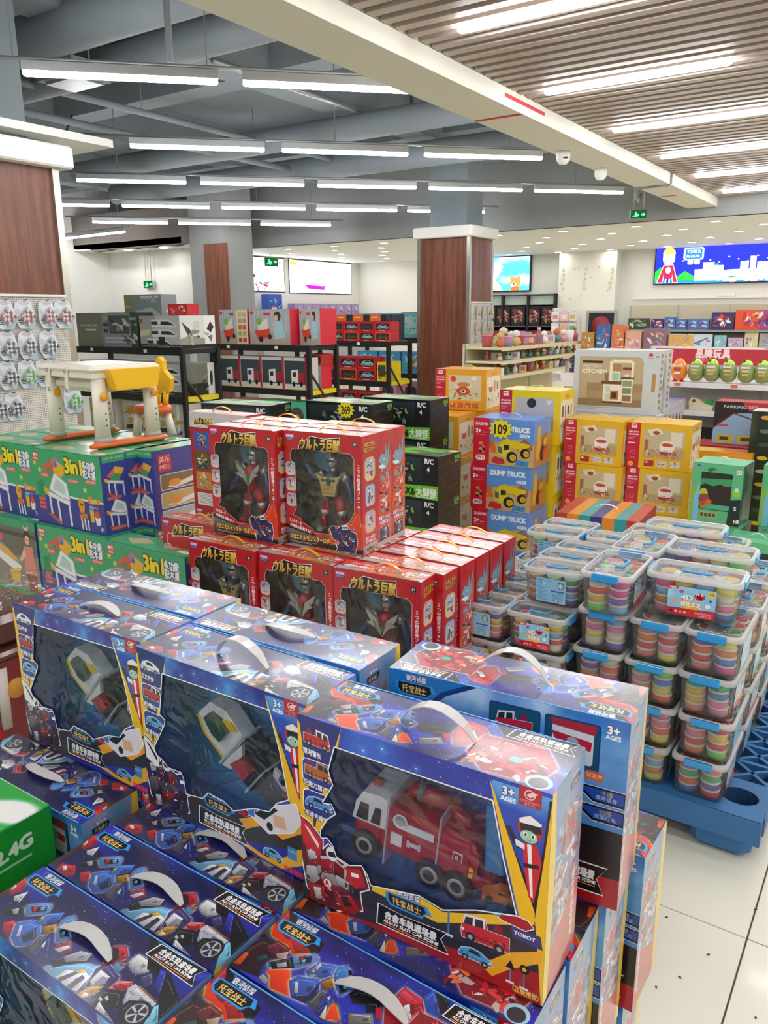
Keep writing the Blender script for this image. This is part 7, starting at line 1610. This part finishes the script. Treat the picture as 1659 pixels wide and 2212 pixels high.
mTE = (mTR[0], mTR[1], mEX[0], mEX[0], mTR[4]); mTD = (mTR[0], mTR[1], mDK[0], mDK[0], mTR[4])
row('rc_car_box', 'toy box', 'long olive and grey RC car box on top of the nearest rack', mRC, [-8.18], 5.77, zz(1.2), (1.06, .22, .37), None); row('train_box', 'toy box', 'white train box with a digger on its end, top of the nearest rack', mTE, [-7.07], 5.76, zz(1.2), (.63, .5, .335), None)
row('builder_box', 'toy box', 'tall grey building car box behind the train box on the nearest rack', mBD, [-7.62], 6.02, 1.536, (.62, .22, .23), None); gbox('rc_car_box', 'RC box carrying the tall grey building box', 'toy box', (-7.64, 6.03, 1.201), (.55, .2, .332), mRC, 0)
gbox('small_red_toy_box', 'red open box of small toy cars on the nearest rack top', 'toy box', (-6.85, 5.98, 1.5385), (.3, .16, .12), five('red_small', pic(30, 12, '#c8242e', 4, ['#f0e8d8', '#e8c83a', '#3a3a40', '#d0d4d8'], n=18), '#c8242e', '#e8e0d8'), 0)
row('train_box', 'toy box', 'white train box on the middle deck of the nearest rack', mTD, [-7.72, -7.07], 5.78, zz(.7), (.62, .44, .335), 'train boxes on the middle deck'); row('rc_car_box', 'toy box', 'dark RC box on the middle deck of the nearest rack, far left', mRC, [-8.2], 5.78, zz(.7), (.46, .3, .34), None)
mXY = five('yellow_digger', pic(40, 34, '#c4c2b8', 4, ['#b8862a', '#c8a040', '#3a342a'], [('r', 30, 0, 4, 34, '#f0efea'), ('p', [(4, 8), (18, 4), (28, 12), (24, 18), (8, 14)], '#c8922a'), ('r', 12, 14, 10, 10, '#e8e6de'), ('p', [(4, 26), (28, 24), (28, 30), (4, 30)], '#26241f'), ('t', 'UP', 30, 31, 4, '#1a1a1a', 6)], n=5), '#e4e2dc', '#d8d6cc')
row('yellow_digger_box', 'toy box', 'grey box with a yellow digger, low deck of the nearest rack', mXY, [-8.1, -7.5, -6.95], 5.78, zz(.25), (.46, .26, .36), 'digger boxes on the low deck'); row('small_white_box', 'toy box', 'small white box with black marks at the rack end, low deck', five('white_marks', pic(20, 16, '#e4e0d8', 3, ['#2a2a2a'], [('r', 4, 10, 8, 3, '#2a2a2a')], n=3), '#e0dcd4', '#e8e6e0'), [-6.47, ], 5.83, zz(.25), (.02, .3, .3), None)
gbox('baby_toy_box', 'grey baby-toy box partly hidden behind the digger box, side list shown', 'toy box', (-7.12, 7.0, 1.201), (.46, .36, .4), mBC, 0, 'grey baby-toy boxes'); gbox('baby_toy_box', 'large grey baby-toy box with a boy and red car, red end', 'toy box', (-6.62, 6.99, 1.201), (.62, .3, .4), mBB, 0, 'grey baby-toy boxes'); gbox('baby_toy_box', 'second grey baby-toy box with red end at the rack end', 'toy box', (-5.97, 7.12, 1.201), (.3, .3, .4), mBB, 0, 'grey baby-toy boxes')
row('truck_window_box', 'toy box', 'white-edged window box with a small truck, middle deck', mTK, [-7.15 + .345 * k for k in range(4)], 7.0, zz(.7), (.34, .2, .36), 'truck boxes on the middle deck'); gbox('baby_toy_box', 'low grey box with red end at the right of the truck boxes', 'toy box', (-5.99, 7.22, .701), (.24, .2, .26), mBB, 0); row('window_car_box', 'toy box', 'orange window car box above the low grey box', mCW[2], [-5.99], 7.22, .963, (.26, .2, .13), None)
row('doll_house_box', 'toy box', 'pink arched doll box, low deck of the middle rack', mPK, [-6.98, -6.72], 7.0, zz(.25), (.25, .2, .3), 'pink doll boxes'); row('doll_house_box', 'toy box', 'mint arched doll box, low deck of the middle rack', mMT, [-6.45, -6.12, -5.98 + .0], 7.0, zz(.25), (.32, .18, .31), 'mint doll boxes') if False else row('doll_house_box', 'toy box', 'mint arched doll box, low deck of the middle rack', mMT, [-6.45, -6.11], 7.0, zz(.25), (.32, .18, .31), 'mint doll boxes')
for r in range(2):
    for k in range(6): gbox('window_car_box', f'window car box on the pillar-side rack top, {TIER[r]} tier, {ORD[k]} from the left', 'toy box', (-7.05 + .245 * k, 8.42, 1.201 + .122 * r), (.24, .2, .12), mCW[(k * 2 + r) % 4], 0, 'window car boxes on the rack top')
row('orange_black_box', 'toy box', 'flat orange and black box above the window car boxes', mOB, [-7.0 + .27 * k for k in range(5)], 8.45, 1.447, (.26, .2, .085), 'orange and black boxes'); gbox('dark_tall_box', 'dark tall box pair at the end of the pillar-side rack', 'toy box', (-5.63 - .1, 8.55, 1.201), (.08, .3, .33), five('dark_tall', pic(8, 33, '#3a4046', 3, ['#3a4046'], [('r', 2, 8, 4, 16, '#dcdcd8')], n=0), '#30363c', '#50565c'), 0)
for zl, nm, nr in ((.7, 'middle', 2), (.25, 'low', 2)):
    for r in range(nr):
        for k in range(4): gbox('window_car_box', f'red window car box, {nm} deck of the pillar-side rack, {TIER[r]} tier, {ORD[k]} from the left', 'toy box', (-7.0 + .3 * k, 8.42, zz(zl) + .152 * r), (.29, .2, .15), mCW[(k + r) % 4], 0, f'red car boxes on the {nm} deck')
    gbox('yellow_engine_box', f'yellow engine box at the right end of the {nm} deck', 'toy box', (-5.8, 8.43, zz(zl)), (.17, .3, .24), mYB, 0, 'yellow engine boxes')
row('blue_play_box', 'toy box', 'blue play set box on the farthest rack top', mBL, [-7.1, -6.7], 9.8, zz(1.2), (.38, .2, .34), 'blue boxes on the farthest rack'); gbox('teal_set_box', 'teal gridded set box beside the middle pillar', 'toy box', (-6.3, 9.78, 1.201), (.34, .2, .36), mTL, 0); row('blue_play_box', 'toy box', 'blue play set box on the farthest rack, middle deck', mBL, [-7.1, -6.7, -6.3], 9.8, zz(.7), (.36, .2, .3), 'blue boxes on the farthest middle deck'); row('doll_house_box', 'toy box', 'pink doll box on the farthest rack, low deck', mPK, [-6.7, -6.3], 9.8, zz(.25), (.3, .2, .32), 'pink boxes on the farthest low deck')
# back-left wall shelving with figure boxes
t = thing('wall_shelf', 'pale wall shelf under the white light boxes, far left', 'shelf', (-11.4, 12.0, 0), R(90)); MB().box((1.8, -.2, .69), (3.6, .4, 1.38), mat('shelf_grey', '#a4a4a2', .5)).build('shelf_body', t)
mFG = five('figure_pink', pic(20, 34, '#9a86b4', 4, ['#d85a6a', '#3a4a8a', '#e0d0dc', '#c84a50', '#6a7ac0'], n=26), '#8a86b8', '#b0a8c8'); mFB = five('figure_blue', pic(20, 34, '#2a50b0', 5, ['#e04a50', '#f0f0f4', '#2a3a80', '#6aa0e0'], n=20), '#2a50b0', '#3a60c0')
for k in range(8): gbox('figure_box', f'pinkish figure box on the far left wall shelf, {ORD[k]} from the left', 'toy box', (-11.02, 13.02 + .285 * k, 1.382), (.27, .2, .37), mFG, 90, 'figure boxes on the far wall shelf')
gbox('figure_box', 'tall blue figure box at the left end of the far wall shelf', 'toy box', (-11.02, 12.22, 1.382), (.4, .2, .55), mFB, 90)
for k, x in enumerate((-12.75, -12.2)): tag(MB().lathe([(.03, 0), (.032, .1), (.02, .13), (.018, .15)], (x, 10.2, 1.6), mat('navy_bottle', '#22306e', .3), 10).build('navy_bottle'), f'small navy bottle on the alcove ledge, {ORD[k]} from the left', 'bottle', 'navy bottles')
t = thing('alcove_ledge', 'grey ledge along the alcove wall behind the nearest rack', 'shelf', (-12.3, 10.2, 0)); MB().box((0, 0, .8), (2.0, .2, 1.6), mat('shelf_grey', '#a4a4a2', .5)).build('ledge_body', t)

# ------------------------------------------------------------------ egg shelf at the right
def gondola(name, label, x0, x1, y, dep, H, levels, rz=0, back='#dcdad4', board='#e6e4de', base=True):
    t = thing(name, label, 'shelf', (x0, y, 0), rz); w = x1 - x0; MB().box((w / 2, dep + .015, H / 2), (w, .03, H), mat('panel_' + back, back, .6)).build('back_panel', t)
    for z in levels: b = MB(); b.box((w / 2, dep / 2, z - .012), (w, dep, .024), mat('board_' + board, board, .5)); b.box((w / 2, -.004, z - .018), (w, .008, .04), mat('board_' + board, board, .5)); b.build('shelf_board', t)
    if base: MB().box((w / 2, dep / 2, .06), (w, dep, .12), mat('panel_' + back, back, .6)).build('base', t)
    for k in range(int(w / .9) + 1): MB().box((min(w, .9 * k), dep - .004, H / 2), (.02, .008, H), M_alu).build('upright', t)
    return t
eg = gondola('egg_shelf', 'white shelf of toy eggs with red headers, right side', -1.95, 1.2, 6.55, .42, 1.26, (.35, .78, 1.0), 0)
c = Cv(3.1, .13, 260, '#b8283a')
for x in (.45, 1.62): c.text('品牌玩具', x, .07, .06, '#f0d8d8', bold=.05).text('儿童快乐成长', x, .105, .022, '#f0c8c8').poly([(x - .3, .03), (x - .2, .02), (x - .28, .07)], '#e0b050')
mhd = pr('red_header', c); hb = MB()
for a, b in ((0, 1.22), (1.24, 2.6)):
    pts = [(a, 0), (b, 0), (b, .08), (b - .05, .125), (a + .05, .125), (a, .08)]; hb.prism(pts, -.004, .012, mat('header_edge', '#e8dcd8', .5), plane='xz', off=(0, .4, 1.12)); hb.plate(pts, [], lambda p, q: (p, .395, 1.12 + q), mhd, lambda p, q: (p / 2.6, q / .125))
hb.build('red_header', eg)
for k in range(4): MB().box((.35 + .42 * k, -.012, .985), (.05, .003, .022), mat('red_ticket', '#e06a5a', .5)).build('price_ticket', eg)
def egg(name, label, loc, orange):
    t = thing(name, label, 'toy egg', loc, 0, 'toy eggs on the white shelf'); b = mat('egg_orange', '#f08a2c', .25, coat=.6) if orange else mat('egg_moss', '#8a9a5c', .25, coat=.6, var=.25, scale=22)
    pr_ = [(.001, .006), (.035, .012), (.058, .04), (.064, .075), (.056, .12), (.042, .15)]; MB().lathe(pr_, (0, 0, 0), b, 20, caps=False).build('shell', t)
    MB().lathe([(.042, .15), (.03, .168), (.014, .179), (.001, .182)], (0, 0, 0), b if orange else mat('egg_lime', '#a4dc2c', .25, coat=.6), 20, caps=False).build('cap', t)
    m = MB()
    for k, (z, hh, col) in enumerate(((.125, .012, '#f0ece0'), (.098, .016, '#d8c89a' if not orange else '#b04a3c'), (.072, .016, '#e8a83a' if not orange else '#f4f0ea'))): m.box((0, -.0615 + .0 * k, z), (.06 - .008 * k, .012, hh), mat('egg_print_' + col, col, .4))
    m.build('print_band', t)
    if orange:
        for s_ in (-1, 1): MB().lathe([(.022, 0), (.02, .008), (.001, .014)], (s_ * .032, -.01, 0), M_tred, 12).build('foot', t)
    else: MB().lathe([(.012, 0), (.008, .016), (.001, .02)], (-.018, -.02, .163), mat('egg_leaf', '#3a5a2a', .5), 8).build('leaf', t)
for k, x in enumerate((-1.615, -1.485, -1.365, -1.245, -1.115, -1.0, -.88)): egg('toy_egg', 'orange toy egg with red feet, leftmost on the egg shelf' if k == 0 else f'mossy toy egg with lime cap, {ORD[k]} from the left on the egg shelf', (x, 6.62, 1.001), k == 0)
def dino(label, loc):
    t = thing('skull_toy', label, 'toy', loc, 0, 'pale dinosaur head toys'); bm_ = mat('bone', '#d8d0b0', .45, var=.12)
    MB().prism([(-.09, .0), (.08, .0), (.09, .04), (.03, .05), (-.03, .09), (-.08, .1), (-.1, .06)], -.035, .035, bm_, plane='xz').build('skull', t); m = MB()
    for k in range(6): m.prism([(-.06 + .024 * k, .03), (-.048 + .024 * k, .03), (-.054 + .024 * k, .012)], -.04, -.03, M_twht, plane='xz')
    m.build('teeth', t); MB().lathe([(.014, 0), (.012, .006), (.001, .009)], (-.06, -.036, .075), M_tred, 10, axis='y').build('eye', t); MB().prism([(.02, .05), (.07, .045), (.08, .08), (.04, .09)], -.02, .02, M_fgrn, plane='xz').build('green_crest', t)
for k, x in enumerate((-1.42, -1.19, -.95)): dino(f'pale dinosaur skull toy below the eggs, {ORD[k]} from the left', (x, 6.64, .781))
mBK = five('black_mini', pic(16, 20, '#1c1c20', 5, ['#c85a3a', '#4a6a8a', '#8a8a90', '#3a5a3a'], n=14), '#1c1c20', '#2a2a2e')
for k in range(9): gbox('mini_figure_box', f'small black figure box on the low egg-shelf board, {ORD[k]} from the left', 'toy box', (-1.85 + .15 * k, 6.62, .351), (.14, .12, .28), mBK, 0, 'black figure boxes under the eggs')

# ------------------------------------------------------------------ back wall right: shelf run with boxes
bw = gondola('wall_shelf', 'beige-backed wall shelf below the blue light box', -4.85, -1.2, 15.3, .45, 1.66, (.55, .9, 1.215), 0, '#cbc3aa', '#8a8c8e')
mSP = [five('space_%d' % i, pic(30, 26, bg, i, cols, n=22), bg, bg) for i, (bg, cols) in enumerate((('#3f4440', ['#c8d08a', '#8aa07a', '#6a8a9a']), ('#3a3a6a', ['#e04a50', '#e8e8f0', '#6a7ac0']), ('#4a70b8', ['#e04a3a', '#a8d0f0', '#2a3a80']), ('#33306a', ['#e8502c', '#f4f4f8', '#6a60c0', '#c83a3a'])))]
for k, (x, w, h, m) in enumerate(((-4.76, .38, .2, 0), (-4.33, .22, .19, 1), (-4.09, .2, .22, 2), (-3.88, .19, .18, 2), (-3.67, .18, .18, 2), (-3.49, .19, .18, 2))): gbox('boxed_set', f'small boxed set on the beige-backed wall shelf, {ORD[k]} from the left', 'toy box', (x, 15.36, 1.216), (w, .12, h), mSP[m], 0, 'small boxes on the wall shelf')
gbox('space_port_box', 'purple and red space port box on the wall shelf', 'toy box', (-3.26, 15.34, 1.216), (.38, .16, .3), mSP[3], 0); gbox('orange_hero_box', 'long orange and purple box on the wall shelf, cut by the right edge', 'toy box', (-2.86, 15.34, 1.216), (.9, .16, .34), five('orange_hero', pic(90, 34, '#e2502c', 6, ['#f0b03a', '#7a3a9a', '#f4e0c0', '#c02a3a', '#4a2a7a'], [('r', 40, 0, 50, 34, '#9a4a8a')], n=50), '#d8482c', '#e8602c'), 0)
for k, (x, w, h, bg) in enumerate(((-4.1, .42, .24, '#dfe4ee'), (-3.64, .42, .24, '#d8e0ec'), (-3.18, .2, .22, '#8ac8d4'), (-2.95, .25, .18, '#c8a8c8'), (-2.68, .22, .28, '#d8cca0'), (-2.44, .2, .26, '#a8a4a8'), (-2.22, .3, .26, '#a8a0c8'), (-4.5, .36, .16, '#d8a04a'))): gbox('sword_set_box', f'boxed toy on the second wall-shelf board, {ORD[k]} listed from the white sword boxes' if False else f'{("white blue-sword box", "white grey-sword box", "aqua clear box", "pink small box", "cream tall box", "grey tall box", "lilac box", "amber flat box")[k]} on the second board of the wall shelf', 'toy box', (x, 15.36, .901), (w, .14, h), five('sword_%d' % k, pic(42, 24, bg, k + 3, ['#5a60b8', '#8a8c98', '#4a90d0', '#f4f4f4', '#c8788a'], [('p', [(6, 18), (34, 6), (36, 8), (8, 20)], '#6a68b0')] if k < 2 else [], n=10), bg, bg), 0, None)
fp = thing('hose_panel', 'grey framed dark panel with a red disc on the white wall block', 'panel', (-5.34, 15.53, .95)); MB().box((0, 0, .3), (.6, .03, .62), M_alu).build('frame', fp); MB().box((0, -.016, .3), (.5, .01, .54), M_black).build('dark_panel', fp); MB().lathe([(.001, .0), (.19, .0), (.19, .012), (.001, .012)], (0, -.034, .32), mat('deep_red', '#8a2028', .4), 24, axis='y').build('red_disc', fp); MB().box((-.08, -.036, .33), (.16, .004, .03), mat('pink_letters', '#d8a0a4', .5)).build('lettering_strip', fp)
for k, (x, z, w) in enumerate(((-4.75, 1.78, .24), (-3.15, 1.82, .3))): tag(MB().box((x, 15.885, z), (w, .03, .05), M_white, bev=.006).build('socket_strip'), f'white socket strip on the back wall, {ORD[k]} from the left', 'socket')

# black case shelving under the sky-blue light box
t = thing('black_wall_shelf', 'black shelving of dark hero boxes under the sky-blue light box', 'shelf', (-8.0, 15.45, 0))
for x in (0, .55, 1.12, 1.7): MB().box((x, .2, .95), (.04, .4, 1.9), M_black).build('post', t)
for z in (.3, .6, .95, 1.27, 1.9): MB().box((.85, .2, z - .012), (1.74, .4, .025), mat('slate_board', '#4a505a', .5)).build('shelf_board', t)
MB().box((.85, .39, .95), (1.74, .02, 1.9), mat('dark_back', '#2a2e36', .7)).build('back_panel', t); MB().box((.85, .1, 1.78), (1.6, .01, .18), mat('pale_pane', '#b8c8c0', .3)).build('pale_pane', t)
mDH = five('dark_hero', pic(30, 40, '#1e1a1e', 5, ['#7a3a40', '#a8685a', '#4a2a30', '#c89a80', '#5a3a3a'], n=40), '#1a181c', '#26242a'); mDR = five('dark_red_set', pic(26, 20, '#7a2a30', 6, ['#a84a44', '#c8786a', '#3a2024'], n=22), '#6a2428', '#7a3034'); mDW = five('mixed_set', pic(22, 24, '#8a8498', 7, ['#d8d4d8', '#5a4a6a', '#b8a8b8'], n=14), '#6a6478', '#9a94a8')
for k in range(5): gbox('hero_box', f'dark hero box on the upper black shelf, {ORD[k]} from the left', 'toy box', (-7.93 + .335 * k, 15.5, 1.271), (.31, .12, .39), mDH, 0, 'dark hero boxes')
for k in range(6): gbox('red_set_box', f'dark red set box on the second black shelf, {ORD[k]} from the left', 'toy box', (-7.93 + .28 * k, 15.5, .951), (.265, .12, .22), mDR, 0, 'dark red boxes'); gbox('mixed_set_box', f'grey mixed box on the third black shelf, {ORD[k]} from the left', 'toy box', (-7.93 + .28 * k, 15.5, .601), (.25, .12, .24), mDW, 0, 'grey mixed boxes')

# ------------------------------------------------------------------ middle island of small goods
isl = gondola('goods_island', 'cream tiered shelf of small bright goods right of the middle pillar', 0, 2.6, 0, .45, 1.2, (.35, .86, 1.02, 1.17), 0, '#d8cfae', '#dcd0a8'); isl.location = (-3.85, 8.0, 0); isl.rotation_euler = (0, 0, R(90))
PAL = ['#d88a9a', '#e8e0d8', '#c8b060', '#7a9a6a', '#a890b8', '#e8d048', '#5a7a90', '#c86a4a', '#f0e8ec', '#8ac0c8', '#b8545c', '#d8c8a0']
gm = [mat('goods_' + k, k, .5, coat=.1, var=.1) for k in PAL]; GR = random.Random(4)
def trinket(label, loc, k, s):
    t = thing(('gift_tub', 'soft_toy', 'small_carton', 'gift_bottle')[k % 4], label, ('tub', 'toy', 'box', 'bottle')[k % 4], loc, R(GR.uniform(0, 90)), 'small goods on the island'); a, b = gm[GR.randrange(12)], gm[GR.randrange(12)]
    if k % 4 == 0: MB().lathe([(.8 * s, 0), (s, s * 1.5), (s, s * 1.7)], (0, 0, 0), a, 12).build('tub', t); MB().lathe([(1.05 * s, 0), (1.05 * s, .2 * s), (.5 * s, .4 * s)], (0, 0, s * 1.7), b, 12).build('lid', t)
    elif k % 4 == 1:
        MB().lathe([(.3 * s, 0), (.9 * s, .5 * s), (.7 * s, 1.2 * s), (.2 * s, 1.5 * s)], (0, 0, 0), a, 12).build('body', t); MB().lathe([(.1 * s, 0), (.65 * s, .4 * s), (.6 * s, .9 * s), (.1 * s, 1.2 * s)], (0, 0, 1.35 * s), b, 12).build('head', t)
    elif k % 4 == 2: MB().box((0, 0, s * .9), (1.9 * s, 1.2 * s, 1.8 * s), a).build('carton', t); MB().box((0, 0, s * 1.82), (1.92 * s, 1.22 * s, .08 * s), b).build('lid', t); MB().box((0, -.61 * s, s * .9), (1.2 * s, .02 * s, 1.0 * s), b).build('label', t)
    else: MB().lathe([(.6 * s, 0), (.65 * s, 1.2 * s), (.25 * s, 1.6 * s), (.25 * s, 2.0 * s)], (0, 0, 0), a, 12).build('bottle', t); MB().lathe([(.3 * s, 0), (.28 * s, .3 * s)], (0, 0, 2.0 * s), b, 10).build('cap', t)
for zi, (z, nm) in enumerate(((1.171, 'top'), (1.021, 'second'), (.861, 'third'))):
    for rr_ in range(2):
        for k in range(12): trinket(f'small bright item on the {nm} island board, {"front" if rr_ == 0 else "rear"} row, {ORD[k]} from the near end', (-3.925 - .16 * rr_, 8.12 + .205 * k, z), GR.randrange(4), GR.uniform(*((.055, .085), (.036, .046), (.04, .05))[zi]))
ec = gondola('island_end_shelf', 'low pale end shelf with stacked trays before the island', -3.35, -2.55, 8.3, .35, 1.0, (.35, .80), 0, '#d8cfae', '#e8e0d0')
for k, (x, w, h, col) in enumerate(((-3.3, .2, .1, '#e4e0da'), (-3.05, .22, .1, '#dcdce0'), (-2.8, .2, .14, '#7a8a70'))): t = thing('goods_tray', f'{("white", "pale grey", "green")[k]} tray on the low end shelf', 'tray', (x, 8.34, .801)); MB().prism([(0, 0), (w, 0), (w * .94, -.0), (w * .94, 0)][:0] or [(0, h), (.02, 0), (w - .02, 0), (w, h)], 0, .2, mat('tray_' + col, col, .4), plane='xz').build('tray', t); MB().box((w / 2, .1, h + .002), (w * .9, .18, .006), gm[k]).build('contents', t)
for k in range(4): t = thing('goods_tray', f'dark violet flat box stacked above the trays, {ORD[k]} up', 'box', (-3.2 + .02 * (k % 2), 8.36, .912 + .045 * k)); MB().box((.18, .1, .02), (.36, .2, .04), mat('violet_box', '#3c3658', .4), bev=.004).build('carton', t); MB().box((.18, -.001, .02), (.2, .002, .02), mat('violet_label', '#8a84a8', .4)).build('label', t)
# hanging packs and stacked boxes before the white wall block
mp = gondola('pack_stand', 'white stand of hanging pink and pale packs before the wall block', -6.28, -5.72, 15.0, .35, 1.62, (.4,), 0, '#e6e4e0', '#e6e4e0')
for r in range(5):
    for k in range(3): col = ['#e8e4ea', '#e8b8c4', '#dcd0dc', '#e0a8b0', '#c8d0c0', '#d8c870'][(r * 2 + k) % 6]; t = thing('hang_pack', f'hanging pack on the white stand, {ORD[r]} row down, {ORD[k]} from the left', 'pack', (-6.18 + .18 * k, 15.25, 1.38 - .21 * r), 0, 'packs on the white stand'); MB().box((0, 0, .08), (.16, .03, .17), mat('pack_' + col, col, .3, coat=.4)).build('pouch', t); MB().box((0, -.017, .07), (.1, .004, .08), gm[(r + k) % 12]).build('print', t); MB().tube([(0, -.02, .175), (0, .1, .175)], .004, M_alu, 6).build('peg', t)
stk = thing('stacking_table', 'low table of stacked colourful boxes in the right middle distance', 'table', (-3.8, 10.2, 0)); MB().box((.7, .3, 1.02), (1.5, .6, .04), mat('board_#dcd0a8', '#dcd0a8', .5)).build('table_top', stk)
for x in (.04, 1.36):
    for y in (.04, .56): MB().box((x, y, .5), (.05, .05, 1.0), M_alu).build('leg', stk)
for k, (x, w, h, bg) in enumerate(((-3.78, .17, .24, '#b8863a'), (-3.58, .18, .34, '#3a6ab0'), (-3.38, .16, .34, '#d87a4a'), (-3.2, .2, .26, '#e0a890'), (-2.97, .28, .3, '#8a6a7a'), (-2.66, .26, .22, '#d8a85a'))): gbox('goods_carton', f'{("brown", "blue", "orange", "peach", "mauve", "amber")[k]} carton on the table in the right middle distance', 'box', (x, 10.25, 1.041), (w, .18, h), five('goods_carton_%d' % k, pic(20, 30, bg, k, PAL, n=16), bg, bg), 0)

# crumbs on the tiles by the aisle
cr = MB(); rg = random.Random(8)
for x, y in ((-.44, 1.72), (-.29, 1.68), (-.22, 1.56), (-.33, 1.62), (-.18, 2.02), (-.37, 1.86), (-.5, 2.05), (-.25, 1.79), (-.12, 1.66), (-.4, 1.58)):
    a = rg.random() * 3; cr.prism([(x + .005 * math.cos(a), y + .005 * math.sin(a)), (x - .002 * math.sin(a), y + .002 * math.cos(a)), (x - .004 * math.cos(a), y - .004 * math.sin(a)), (x + .003 * math.sin(a), y - .003 * math.cos(a))], .0002, .0025, mat('crumb_brown', '#4a3a30', .8))
tag(cr.build('floor_crumbs'), 'tiny dark crumbs scattered on the pale floor tiles', 'crumbs', kind='stuff')
